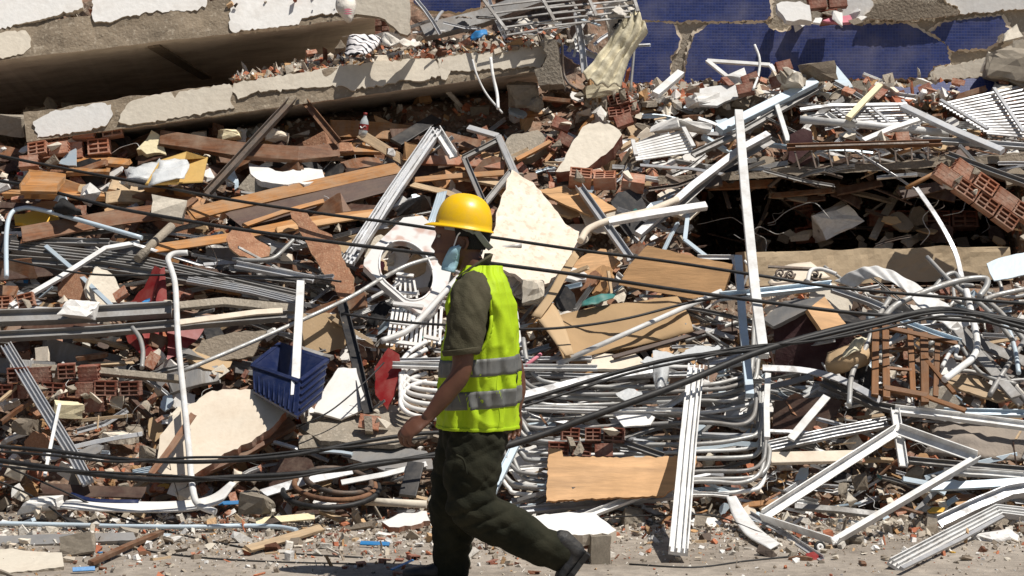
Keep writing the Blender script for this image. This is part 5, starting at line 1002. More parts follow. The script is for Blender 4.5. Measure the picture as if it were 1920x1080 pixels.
LUMPS = [
 ('plaster_lump', 'white plaster lump sitting on the wide grey channel', 148, 578, 62, 36, 'plaster_white', .32, {}),
 ('plaster_lump', 'broken plaster lump with brick core on the broad brown plank', 316, 392, 66, 40, 'plaster_beige', .28, {}),
 ('concrete_lump', 'grey concrete lump beside the upturned ski tip', 484, 944, 62, 46, 'concrete', .25, {}),
 ('concrete_cube', 'rough concrete cube on the street edge', 148, 1022, 66, 40, 'concrete', .3, dict(boxy=.95)),
 ('concrete_lump', 'round pebbly concrete lump under the end of the lower slab', 978, 180, 66, 54, 'concrete', .3, dict(boxy=.1)),
 ('concrete_lump', 'small concrete lump right of the round pebbly one', 1004, 196, 34, 30, 'concrete', .34, dict(boxy=.1)),
 ('plaster_lump', 'plastered wall lump lying in the dark open storey', 1562, 414, 104, 60, 'plaster_white', 0, dict(d=13.8, rot=(0, -.45, .2))),
 ('concrete_lump', 'brown concrete block in the shadow of the lower slab', 900, 212, 36, 28, 'concrete', 0, dict(d=14.6, boxy=.9)),
 ('plaster_lump', 'cream plaster lump on the brown bench board', 520, 256, 50, 26, 'plaster_cream', .2, {}),
 ('plaster_lump', 'yellowish foam lump beside the brown bench board', 434, 252, 46, 20, 'foam', .2, {}),
 ('concrete_lump', 'beige concrete stump under the white plaster block', 1124, 1030, 40, 58, 'concrete', 0, dict(boxy=.9, d=9.42, rot=(0, 0, .1))),
 ('concrete_lump', 'dusty yellowish lump by the ribbed slanting profile', 128, 766, 56, 30, 'foam', .16, {}),
 ('concrete_lump', 'grey lump behind the brown stick on the cream slab', 280, 848, 40, 28, 'concrete', .12, {}),
 ('concrete_lump', 'grey round stone at the picture edge below the bricks', 46, 800, 56, 34, 'concrete_dark', .12, {}),
 ('concrete_lump', 'grey stone half hidden behind the bars under the plywood board', 1186, 970, 50, 36, 'concrete', .08, {}),
 ('concrete_lump', 'tan plaster heap lump at the top of the debris by the blue wall', 1530, 136, 62, 38, 'concrete_dark', 0, dict(d=14.4)),
 ('concrete_lump', 'brown lump on the debris left of the pale blue sheet', 1480, 152, 48, 26, 'plaster_beige', 0, dict(d=14.2)),
 ('concrete_lump', 'big brown concrete boulder at the far end of the blue wall', 1890, 122, 90, 70, 'concrete', 0, dict(d=14.5)),
 ('concrete_lump', 'grey stone at the corner tip of the window frame', 1596, 1014, 54, 20, 'concrete', .06, {}),
 ('plaster_lump', 'white plaster crumbs heap at the street edge in the corner', 1870, 1010, 80, 26, 'plaster_white', .05, {}),
 ('plaster_lump', 'pale plaster lump beside the torn cardboard', 1000, 548, 46, 50, 'plaster_beige', .2, {}),
 ('plaster_lump', 'white plaster lump left of the pink grey pipe', 610, 946, 44, 18, 'plaster_white', .1, {}),
 ('plaster_lump', 'white plaster crumb heap under the cables at the picture edge', 76, 946, 80, 30, 'plaster_white', .06, {}),
 ('concrete_lump', 'grey wall lump at the picture edge under the slabs', 34, 236, 70, 40, 'concrete', .1, dict(boxy=.9)),
 ('plaster_lump', 'cream plaster corner at the foot of the lower slab', 88, 248, 50, 46, 'plaster_cream', .2, {}),
 ('plaster_lump', 'white plaster shard on the rubble left of the louvre slats', 1250, 236, 60, 20, 'plaster_white', .24, {}),
 ('plaster_lump', 'long white plaster block above the louvre slats', 1300, 238, 66, 18, 'plaster_white', .24, dict(boxy=.9)),
 ('rag_bundle', 'pale torn rag bundle beneath the curtain tail', 1130, 172, 70, 26, 'cream_cloth', .2, {}),
 ('appliance_casing', 'black appliance casing behind the silver profile and helmet', 776, 386, 64, 30, 'black_plastic', .2, dict(boxy=.3)),
 ('plaster_lump', 'wide white gypsum board under the debris by the tilted white panel', 1320, 188, 60, 22, 'plaster_white', .12, dict(boxy=.9)),
]
for i, (nm, lab, px, py, w_, h_, m_, off_, kw) in enumerate(LUMPS):
    lump(nm, lab, nm.replace('_', ' '), px, py, w_, h_, m_, off=off_, seed=100 + i, **kw)

# plastic bottle with a red label
def lathe(prof, n=16):
    V = []; Fc = []
    for r_, z in prof:
        for k in range(n): a = 2 * math.pi * k / n; V.append((r_ * math.cos(a), r_ * math.sin(a), z))
    for i in range(len(prof) - 1):
        for k in range(n): Fc.append((i * n + k, i * n + (k + 1) % n, (i + 1) * n + (k + 1) % n, (i + 1) * n + k))
    return V, Fc
b0 = S(680, 256, .22); e = E('plastic_bottle', b0, 'clear plastic bottle with a red label standing under the lower slab', 'bottle')
def lpart(nm, prof, m_, par, base, M=Matrix.Identity(4)):
    V, Fc = lathe(prof); return mk(nm, [base + (M @ Vector(v)) for v in V], Fc, m_, par, smooth=True)
tl = Matrix.Rotation(.12, 4, 'Y')
lpart('body', [(.0, 0), (.028, .002), (.031, .03), (.031, .09), (.024, .115), (.012, .135), (.011, .15), (0, .15)], 'clear_plastic', e, b0, tl)
lb = lpart('label', [(.0325, .045), (.0325, .085)], 'red_plastic', e, b0, tl)
wv = [b0 + tl @ Vector((.034 * math.sin(a), -.034 * math.cos(a), .065 + .008 * math.sin(a * 5))) for a in [x * .12 - .7 for x in range(12)]]
V, Fc = sweep(wv, SEC['box'], .0035, .0006); mk('script', V, Fc, 'white_plastic', e)
lpart('cap', [(0, .149), (.014, .149), (.014, .166), (0, .166)], 'red_plastic', e, b0, tl)
# caster wheel and coiled hoop
def ring(nm, c, r_, t, m_, n, par=None, k=24, sq=1.):
    n = Vector(n).normalized(); u = n.orthogonal().normalized(); v = n.cross(u)
    V = []; Fc = []
    for i in range(k):
        a = 2 * math.pi * i / k; dr = u * math.cos(a) + v * math.sin(a)
        for j in range(8): b = 2 * math.pi * j / 8; V.append(c + dr * (r_ + t * math.cos(b)) + n * t * sq * math.sin(b))
    for i in range(k):
        for j in range(8): Fc.append((i * 8 + j, ((i + 1) % k) * 8 + j, ((i + 1) % k) * 8 + (j + 1) % 8, i * 8 + (j + 1) % 8))
    return mk(nm, V, Fc, m_, par, smooth=True)
cw = S(1537, 1026, .08); e = E('caster_wheel', cw - Vector((0, 0, .03)), 'small grey caster wheel beside the tip of the window frame', 'wheel')
ring('tyre', cw, .024, .008, 'black_rubber', (.3, -1, .2), e); ring('rim', cw, .012, .009, 'white_plastic', (.3, -1, .2), e); ring('hub', cw, .004, .004, 'dark_steel', (.3, -1, .2), e)
hc = S(620, 930, .1); e = E('coiled_hoop', hc, 'burnt black and rusty hoop coiled at the street edge behind the legs', 'hoop')
for k, (r_, m_) in enumerate(((.26, 'black_rubber'), (.22, 'rusty_steel'), (.18, 'dark_steel'))):
    ring('coil', hc + Vector((.02 * k, .03, .03 + .025 * k)), r_, .016, m_, (.08 * k, -.25, 1), e)

# ------------------------------------------------------------------ cables
def cable(label, pts_, w_, off=.3, group=None): tube('cable', label, 'cable', pts_, w_, 'black_rubber', off=off, smooth=7, group=group)
cable('upper black cable sagging across the heap past the helmet', [(-60, 280, .1), (120, 316, .1), (260, 342, .1), (430, 374, .15), (600, 400, .25), (740, 418, .3), (820, 430, .3), (930, 446, .3), (1080, 468, .3), (1250, 490, .3), (1420, 516, .3), (1600, 542, .2), (1990, 575, .2)], 6)
cable('middle black cable passing behind the neck of the worker', [(-60, 330, 0), (60, 350, .1), (210, 388, .15), (330, 410, .2), (450, 430, .25), (640, 456, .3), (820, 478, .3), (910, 492, .3), (1080, 515, .3), (1280, 545, .35), (1450, 568, .35), (1640, 590, .3), (1990, 610, .2)], 7)
cable('thin black cable parallel to the middle one over the heap', [(-60, 470, .1), (150, 512, .1), (330, 516, .1), (560, 520, .2), (640, 528, .2)], 4, .2)
cable('thin black cable passing behind the sleeve', [(640, 588, .2), (740, 602, .2), (830, 609, .2), (980, 617, .25), (1080, 612, .25), (1180, 596, .25), (1300, 566, .25), (1400, 552, .3)], 5)
cable('thick black cable sweeping up from the hip of the worker to the tangle', [(930, 842, .3), (1020, 814, .3), (1100, 784, .35), (1200, 748, .4), (1290, 714, .4), (1400, 668, .4), (1500, 636, .4), (1620, 606, .4), (1760, 582, .4), (1850, 592, .4), (1990, 618, .3)], 13)
cable('second black cable above the thick one', [(965, 758, .3), (1060, 728, .3), (1180, 692, .35), (1290, 668, .38), (1420, 656, .4), (1520, 634, .4), (1640, 606, .4), (1764, 578, .42), (1880, 604, .4), (1990, 636, .3)], 8)
cable('slim cable twisted round the second black cable', [(968, 766, .3), (1060, 738, .3), (1180, 700, .35), (1290, 676, .38), (1420, 650, .4), (1520, 640, .4), (1640, 612, .4), (1764, 586, .42), (1880, 598, .4), (1990, 624, .3)], 5, .31)
cable('slim cable loop above the cables over the wooden chair frame', [(1290, 668, .35), (1400, 650, .38), (1520, 640, .4), (1640, 620, .42), (1780, 592, .44), (1900, 618, .4), (1990, 650, .3)], 5, .33)
cable('upper black cable of the low pair across the cream slab', [(-60, 832, .15), (100, 846, .2), (220, 860, .25), (350, 866, .28), (460, 862, .28), (560, 852, .28), (680, 828, .28), (800, 812, .25), (880, 812, .2)], 8)
cable('slim cable hugging the upper cable of the low pair', [(-60, 842, .15), (100, 854, .2), (220, 866, .25), (350, 858, .28), (460, 856, .28), (560, 846, .28), (680, 836, .28), (800, 820, .25)], 5, .31)
cable('lower black cable of the low pair across the cream slab', [(-60, 856, .2), (60, 872, .25), (200, 892, .28), (320, 900, .3), (450, 894, .3), (560, 888, .3), (700, 872, .3), (830, 850, .28), (900, 846, .2)], 10)
cable('slim cable under the lower cable of the low pair', [(-60, 864, .2), (60, 880, .25), (200, 886, .28), (320, 892, .3), (450, 900, .3), (560, 894, .3), (700, 866, .3), (830, 856, .28)], 5, .32)
cable('thin wire trailing from the heap onto the street below the cables', [(-60, 880, .1), (60, 930, .06), (160, 998, .04), (250, 1028, .03), (380, 1046, .02), (520, 1054, .015), (680, 1058, .015)], 4, 0)
cable('thin wire crossing the ski-shaped strip down to the street', [(20, 878, .2), (130, 926, .2), (200, 960, .12), (290, 990, .06), (400, 1016, .03), (520, 1036, .02), (680, 1046, .015)], 4, 0)
cable('thin wire lying on the street below the caster wheel', [(1180, 1058, .02), (1300, 1064, .015), (1400, 1052, .02), (1500, 1042, .03)], 4, 0)
cable('thin wire stretched in front of the white plaster block', [(1000, 984, .2), (1060, 980, .2), (1140, 970, .2), (1250, 966, .25), (1340, 968, .2), (1430, 1000, .1)], 3, .05)
cable('thin black wire hanging over the white cracked panel', [(560, 800, .2), (620, 770, .25), (680, 720, .3), (720, 680, .3)], 3, .05)

# ------------------------------------------------------------------ loose debris, each piece its own object
LM = [(150, 266, 'the orange brick lump'), (80, 340, 'the tipped drawer'), (345, 318, 'the yellow carton'), (470, 270, 'the leaning steel angle'), (540, 335, 'the bright plaster panel'),
 (150, 400, 'the pale blue bent tube'), (316, 392, 'the brick-cored plaster lump'), (600, 480, 'the long particle board'), (466, 458, 'the rounded particle board'), (110, 522, 'the diagonal white bar'),
 (280, 540, 'the upright red shell'), (150, 592, 'the wide grey channel'), (300, 645, 'the crushed red shell'), (545, 720, 'the blue crate'), (336, 620, 'the tall hooked tube'), (420, 810, 'the cream plaster slab'),
 (80, 750, 'the ribbed slanting profile'), (120, 716, 'the dark brick lump'), (280, 948, 'the ski-shaped strip'), (484, 944, 'the grey concrete lump'), (148, 1022, 'the concrete cube'), (60, 1050, 'the broken flagstone'),
 (235, 1026, 'the reddish batten'), (530, 1010, 'the pale plank'), (620, 930, 'the coiled hoop'), (730, 710, 'the red board'), (640, 740, 'the white cracked panel'), (664, 660, 'the charred post'), (740, 370, 'the multi-groove profile'),
 (762, 500, 'the holed appliance front'), (680, 240, 'the plastic bottle'), (780, 245, 'the dark leaning board'), (905, 320, 'the open window frame'), (1000, 430, 'the travertine slab'), (985, 275, 'the grey wall chunk'),
 (1110, 270, 'the plastered wall chunk'), (978, 180, 'the pebbly concrete lump'), (1150, 338, 'the flat brick panel'), (1240, 275, 'the louvre slats'), (1080, 375, 'the orange plywood sheet'), (1270, 510, 'the tan plywood panel'),
 (1150, 620, 'the curled cardboard'), (1400, 420, 'the tall white post'), (1440, 198, 'the thick tilted bar'), (1390, 130, 'the thin tilted frame'), (1620, 190, 'the raw wooden stick'), (1860, 210, 'the wide roof grille'), (1640, 218, 'the smaller roof grille'),
 (1640, 235, 'the long white pipe'), (1620, 272, 'the rusty beam'), (1846, 366, 'the hollow brick block'), (1700, 560, 'the corrugated strip'), (1820, 600, 'the tube tangle'), (1520, 600, 'the broken cabinet'), (1700, 690, 'the wooden chair frame'),
 (1590, 680, 'the beige drum'), (1240, 705, 'the hanging wrapper'), (1290, 860, 'the upright ribbed track'), (1140, 895, 'the bright plywood board'), (1100, 830, 'the red brick lump'), (1200, 780, 'the nested chair tubes'), (1630, 900, 'the askew window frame'),
 (1410, 985, 'the curved blade'), (1800, 1000, 'the long ribbed profile'), (1840, 830, 'the sagging tarpaulin'), (1510, 790, 'the propped white bar'), (1537, 1026, 'the caster wheel'), (1078, 984, 'the white plaster block'), (860, 950, 'the walking legs'),
 (740, 976, 'the flat plaster flake'), (1880, 500, 'the grey white plate'), (1500, 490, 'the tan beam'), (1560, 415, 'the open storey lump'), (1130, 172, 'the curtain tail'), (1600, 100, 'the blue wall'), (700, 90, 'the patterned blanket'), (880, 100, 'the lower slab'), (1890, 122, 'the brown boulder'), (900, 600, 'the vest'), (865, 400, 'the yellow helmet')]
COLN = {'aluminium': 'silver', 'grey_aluminium': 'grey', 'white_paint': 'white', 'pale_blue_metal': 'pale blue', 'steel_tube': 'steel grey', 'wood_orange': 'orange', 'wood_brown': 'brown', 'wood_dark': 'dark brown', 'wood_raw': 'pale',
 'plywood': 'tan', 'brick': 'terracotta', 'brick_dark': 'dark red', 'plaster_white': 'white', 'plaster_beige': 'beige', 'plaster_cream': 'cream', 'concrete': 'grey', 'concrete_dark': 'brown grey', 'black_plastic': 'black', 'dark_steel': 'dark',
 'rusty_steel': 'rusty', 'white_cloth': 'white', 'grey_cloth': 'grey brown', 'plastic_film': 'milky', 'cardboard': 'brown', 'red_plastic': 'red', 'bright_blue': 'blue', 'white_plastic': 'white', 'pink': 'pink', 'particle_board': 'red brown', 'foam': 'cream yellow', 'black_rubber': 'black', 'black_cloth': 'black', 'green_teal': 'teal', 'yellow_plastic': 'yellow'}
def scatter_label(base, px, py):
    ds = sorted(((math.hypot(px - x, (py - y) * 1.4), x, y, p) for x, y, p in LM))[:4]
    cand = []
    for d_, x, y, p in ds[:3]:
        rel = ('above' if py < y else 'below') if abs(py - y) * 1.2 > abs(px - x) else ('left of' if px < x else 'right of')
        if d_ < 45: cand.append('%s close beside %s' % (base, p))
        cand.append('%s %s %s' % (base, 'just ' + rel if d_ < 90 and rel in ('above', 'below') else rel, p))
    cand.insert(1, '%s between %s and %s' % (base, ds[0][3], ds[1][3])); cand.append('%s between %s and %s' % (base, ds[0][3], ds[2][3])); cand.append('%s between %s and %s' % (base, ds[1][3], ds[2][3]))
    far = sorted(((math.hypot(px - x, (py - y) * 1.4), p) for x, y, p in LM))[4:9]
    cand += ['%s between %s and %s' % (base, ds[0][3], p) for _, p in far]
    for c in cand:
        if c not in USED: return c
    return cand[1]
SH = {}
def shape_of(kind, m):
    """list of shared unit meshes for a kind of debris"""
    key = (kind, m)
    if key in SH: return SH[key]
    out = []; rr = random.Random(sum(map(ord, kind)))
    def simple(V, Fc, sm=False):
        me = bpy.data.meshes.new(kind); me.from_pydata([tuple(v) for v in V], [], Fc); me.materials.append(MATS[m])
        if sm: me.polygons.foreach_set('use_smooth', [True] * len(Fc))
        out.append(me)
    up = Vector((0, 0, 1))
    if kind in ('strip', 'stick', 'plank'):
        for k in range(7):
            b = rr.uniform(-.05, .05) if kind == 'strip' else rr.uniform(-.012, .012); c = rr.uniform(-.03, .03)
            if kind == 'strip' and k in (2, 5): pts_ = [Vector((-.5, 0, 0)), Vector((rr.uniform(-.1, .2), b * 2, c * 2)), Vector((.48, b * 2 + rr.uniform(-.16, .16), rr.uniform(-.1, .1)))]
            else: pts_ = [Vector((-.5, 0, 0)), Vector((-.17, b, c)), Vector((.17, b, c)), Vector((.5, 0, 0))]
            sec = {'strip': ['box', 'channel', 'angle', 'track', 'channel', 'box', 'tee'][k], 'stick': 'box', 'plank': 'box'}[kind]
            V, Fc = sweep(pts_, SEC[sec], .05, {'strip': .035, 'stick': .04, 'plank': .012}[kind], ref=up)
            if kind != 'strip':
                n = len(SEC[sec])
                for i in list(range(n)) + list(range(len(V) - n, len(V))): V[i] = V[i] + Vector((rr.uniform(-.06, .06), 0, 0))
            simple(V, Fc)
    elif kind == 'tube':
        for k in range(7):
            pts_ = [Vector((-.5, 0, 0)), Vector((-.2, rr.uniform(-.05, .05), rr.uniform(-.03, .03))), Vector((.2, rr.uniform(-.07, .07), rr.uniform(-.04, .04))), Vector((.45, rr.uniform(-.1, .1), .02))]
            if k % 2: pts_ += [Vector((.52, rr.choice((-1, 1)) * rr.uniform(.05, .12), .0)), Vector((.5, rr.choice((-1, 1)) * rr.uniform(.15, .35), .02))]
            V, Fc = sweep(spline(pts_, 5), SEC['tube'], .02, .02, ref=up); simple(V, Fc, True)
    elif kind == 'wire':
        for k in range(6):
            pts_ = [Vector((-.5 + i / 5 + rr.uniform(-.06, .06), rr.uniform(-.16, .16), rr.uniform(-.04, .08))) for i in range(6)]
            V, Fc = sweep(spline(pts_, 5), SEC['tube'], .007, .007, ref=up); simple(V, Fc, True)
    elif kind == 'shard':
        for k in range(9):
            me = hull_mesh(kind, 11, 300 + k, .5, rr.uniform(.25, .42), rr.uniform(.1, .22), .45, .05, 0); me.materials.append(MATS[m]); out.append(me)
    elif kind == 'tile':                 # broken piece of ribbed hollow brick
        for k in range(5):
            L_ = rr.uniform(.7, 1.); W_ = rr.uniform(.4, .7); t = .06; bx = [(-L_ / 2, L_ / 2, -W_ / 2, W_ / 2, 0, t)]
            for j in range(rr.choice((2, 3, 4))):
                y = -W_ / 2 + j * (W_ - .06) / 3; x1 = L_ / 2 - rr.uniform(0, .35); bx.append((-L_ / 2 + .01, x1, y + .004, y + .055, -rr.uniform(.1, .3), t - .01))
            if k % 2: bx.append((-L_ / 2 + .03, L_ / 2 * rr.uniform(.2, .9), -W_ / 2 + .01, W_ / 2 - .01, -.27, -.22))
            me = boxes_mesh(kind, bx, m); out.append(me)
    elif kind == 'chunk':
        for k in range(10):
            me = hull_mesh(kind, 13, 500 + k, .5, rr.uniform(.3, .45), rr.uniform(.12, .38), .5, .1, 1); me.materials.append(MATS[m]); out.append(me)
    elif kind == 'flake':
        for k in range(8):
            n = rr.randint(6, 9); P = [(.5 * math.cos(2 * math.pi * i / n) * rr.uniform(.7, 1.05), .36 * math.sin(2 * math.pi * i / n) * rr.uniform(.7, 1.05)) for i in range(n)]; P = jag([Vector(p) for p in P], .09, .018, k); n = len(P); th = rr.uniform(.035, .07)
            V = [(x, y, th) for x, y in P] + [(x * rr.uniform(.93, 1.05), y * rr.uniform(.93, 1.05), -th) for x, y in P]
            simple(V, [tuple(range(n)), tuple(range(n, 2 * n))[::-1]] + [(i, n + i, n + (i + 1) % n, (i + 1) % n) for i in range(n)])
    elif kind == 'rag':
        for k in range(7):
            n = 9; V = []; sx = rr.uniform(0, 50)
            for i in range(n):
                for j in range(n):
                    x, y = (i / (n - 1) - .5), (j / (n - 1) - .5) * .7
                    x += .10 * noise.noise(Vector((y * 6, sx, 1))); y += .10 * noise.noise(Vector((x * 6, sx, 4)))
                    V.append((x, y, .2 * noise.noise(Vector((x * 2.6, y * 2.6, sx))) + .09 * noise.noise(Vector((x * 7, y * 7, sx)))))
            F1 = [(i * n + j, (i + 1) * n + j, (i + 1) * n + j + 1, i * n + j + 1) for i in range(n - 1) for j in range(n - 1)]
            N_ = len(V); V2 = V + [(x, y, z - .02) for x, y, z in V]; Fc = F1 + [tuple(N_ + i for i in f[::-1]) for f in F1]
            bd = [(i * n, (i + 1) * n) for i in range(n - 1)] + [((i + 1) * n + n - 1, i * n + n - 1) for i in range(n - 1)] + [(j + 1, j) for j in range(n - 1)] + [((n - 1) * n + j, (n - 1) * n + j + 1) for j in range(n - 1)]
            Fc += [(b, a, N_ + a, N_ + b) for a, b in bd]; simple(V2, Fc, True)
    SH[key] = out; return out
NOUN = {'strip': ('metal_strip', 'metal strip'), 'stick': ('wood_batten', 'wooden batten'), 'plank': ('broken_plank', 'broken plank'), 'tube': ('loose_tube', 'metal tube'), 'wire': ('loose_wire', 'loose wire'), 'shard': ('brick_shard', 'brick shard'),
        'tile': ('hollow_tile', 'hollow tile fragment'), 'chunk': ('masonry_chunk', 'masonry chunk'), 'flake': ('plaster_flake', 'plaster flake'), 'rag': ('torn_scrap', 'torn scrap')}
UX, UT, UN = Vector((1, 0, 0)), Vector((0, .62, .78)), Vector((0, -.78, .62))
def scatter(x0, y0, x1, y1, kind, mats_, n, L=(30, 90), W=(5, 10), ang=(0, .35), off=(-.28, .08), tilt=.28, seed=0, d=None, keep=None):
    rr = random.Random(seed * 31 + int(x0) * 3 + int(y0) * 7 + sum(map(ord, kind)))
    for _ in range(n):
        px, py = rr.uniform(x0, x1), rr.uniform(y0, y1)
        if keep and not keep(px, py): continue
        if px < 1070 and py < slab_line(px) + 12 and d is None: continue
        if d is None and px > 1250 and py > 338 and cavity(px, py) > .6: continue
        m = rr.choice(mats_); L_ = math.exp(rr.uniform(math.log(L[0]), math.log(L[1]))); w_ = rr.uniform(*W)
        c = at(px, py, d + rr.uniform(-.2, .2)) if d else S(px, py, rr.uniform(*off))
        k = c.y / F; a = rr.gauss(*ang) if ang else rr.uniform(-1.6, 1.6)
        flat = py > 985
        X, T, N_ = UX, (Vector((0, 1, 0)) if flat else UT), (Vector((0, 0, 1)) if flat else UN)
        ex = X * math.cos(a) + T * math.sin(a); ey = T * math.cos(a) - X * math.sin(a)
        t1 = rr.gauss(0, tilt * (.3 if flat else 1)); ex = (ex + N_ * t1).normalized(); ey = (ey + N_ * rr.gauss(0, tilt * 1.6 * (.2 if flat else 1))); ez = ex.cross(ey).normalized(); ey = ez.cross(ex)
        lm = L_ * k
        if kind in ('strip', 'stick', 'plank'): sy = w_ * k / .1; sc = (lm, sy, sy)
        elif kind == 'tube': sy = w_ * k / .04; sc = (lm, max(sy, lm * .5), sy) if False else (lm, lm, lm)
        else: sc = (lm, lm * rr.uniform(.75, 1.2), lm * rr.uniform(.8, 1.3))
        if flat: c.z = max(.004, .02 * lm) + (sc[2] * .12 if kind in ('chunk', 'shard', 'tile') else 0)
        ms = shape_of(kind, m); me = ms[rr.randrange(len(ms))]
        M = Matrix((ex, ey, ez)).transposed().to_4x4(); M.translation = c
        nm, noun = NOUN[kind]
        if kind == 'chunk' and m.startswith('conc'): nm, noun = 'concrete_chunk', 'concrete chunk'
        elif kind == 'chunk': nm, noun = 'plaster_chunk', 'plaster chunk'
        elif kind == 'flake' and m in ('wood_raw', 'plywood', 'particle_board', 'wood_brown', 'cardboard'): nm, noun = 'board_fragment', 'board fragment'
        elif kind == 'flake' and m in ('white_plastic', 'red_plastic', 'pale_blue_metal', 'black_plastic', 'yellow_plastic'): nm, noun = 'flat_scrap', 'flat plastic scrap'
        o = place(nm, me, M @ Matrix.Diagonal((*sc, 1)))
        lng = kind in ('strip', 'stick', 'plank', 'tube', 'wire')
        size = ('long' if L_ > 85 else 'short' if L_ < 48 else '') if lng else ('large' if L_ > 45 else 'small' if L_ < 24 else '')
        q0, q1 = pix(c - ex * lm / 2), pix(c + ex * lm / 2); sl = abs(math.degrees(math.atan2(q1[1] - q0[1], q1[0] - q0[0]))); sl = min(sl, 180 - sl)
        pose = ('level' if sl < 12 else 'steep' if sl > 50 else 'slanting') if lng else ''
        PIECES.setdefault(nm, []).append((L_ * (1 if -20 < px < 1940 else .1), o))
        base = ' '.join(x for x in (size, pose, COLN[m], noun) if x)
        tag(o, scatter_label(base, px, py), noun.split()[-1] if noun.split()[0] in ('flat', 'torn', 'loose', 'broken') else noun, noun + 's strewn over the heap')
PIECES = {}
met = ['aluminium', 'aluminium', 'grey_aluminium', 'white_paint', 'pale_blue_metal']; gm = ['grey_aluminium', 'grey_aluminium', 'aluminium']
wd = ['wood_orange', 'wood_brown', 'wood_brown', 'wood_dark', 'wood_dark', 'wood_raw']; bk = ['brick', 'brick', 'brick_dark']; pl = ['plaster_white', 'plaster_white', 'plaster_beige', 'plaster_cream']; cc = ['concrete', 'concrete_dark', 'plaster_beige']
rg = ['white_cloth', 'plastic_film', 'grey_cloth', 'white_cloth', 'black_cloth']; fl = ['white_plastic', 'plaster_white', 'cardboard', 'particle_board', 'plywood', 'pale_blue_metal', 'wood_raw']; colr = ['red_plastic', 'bright_blue', 'pink', 'green_teal', 'yellow_plastic']
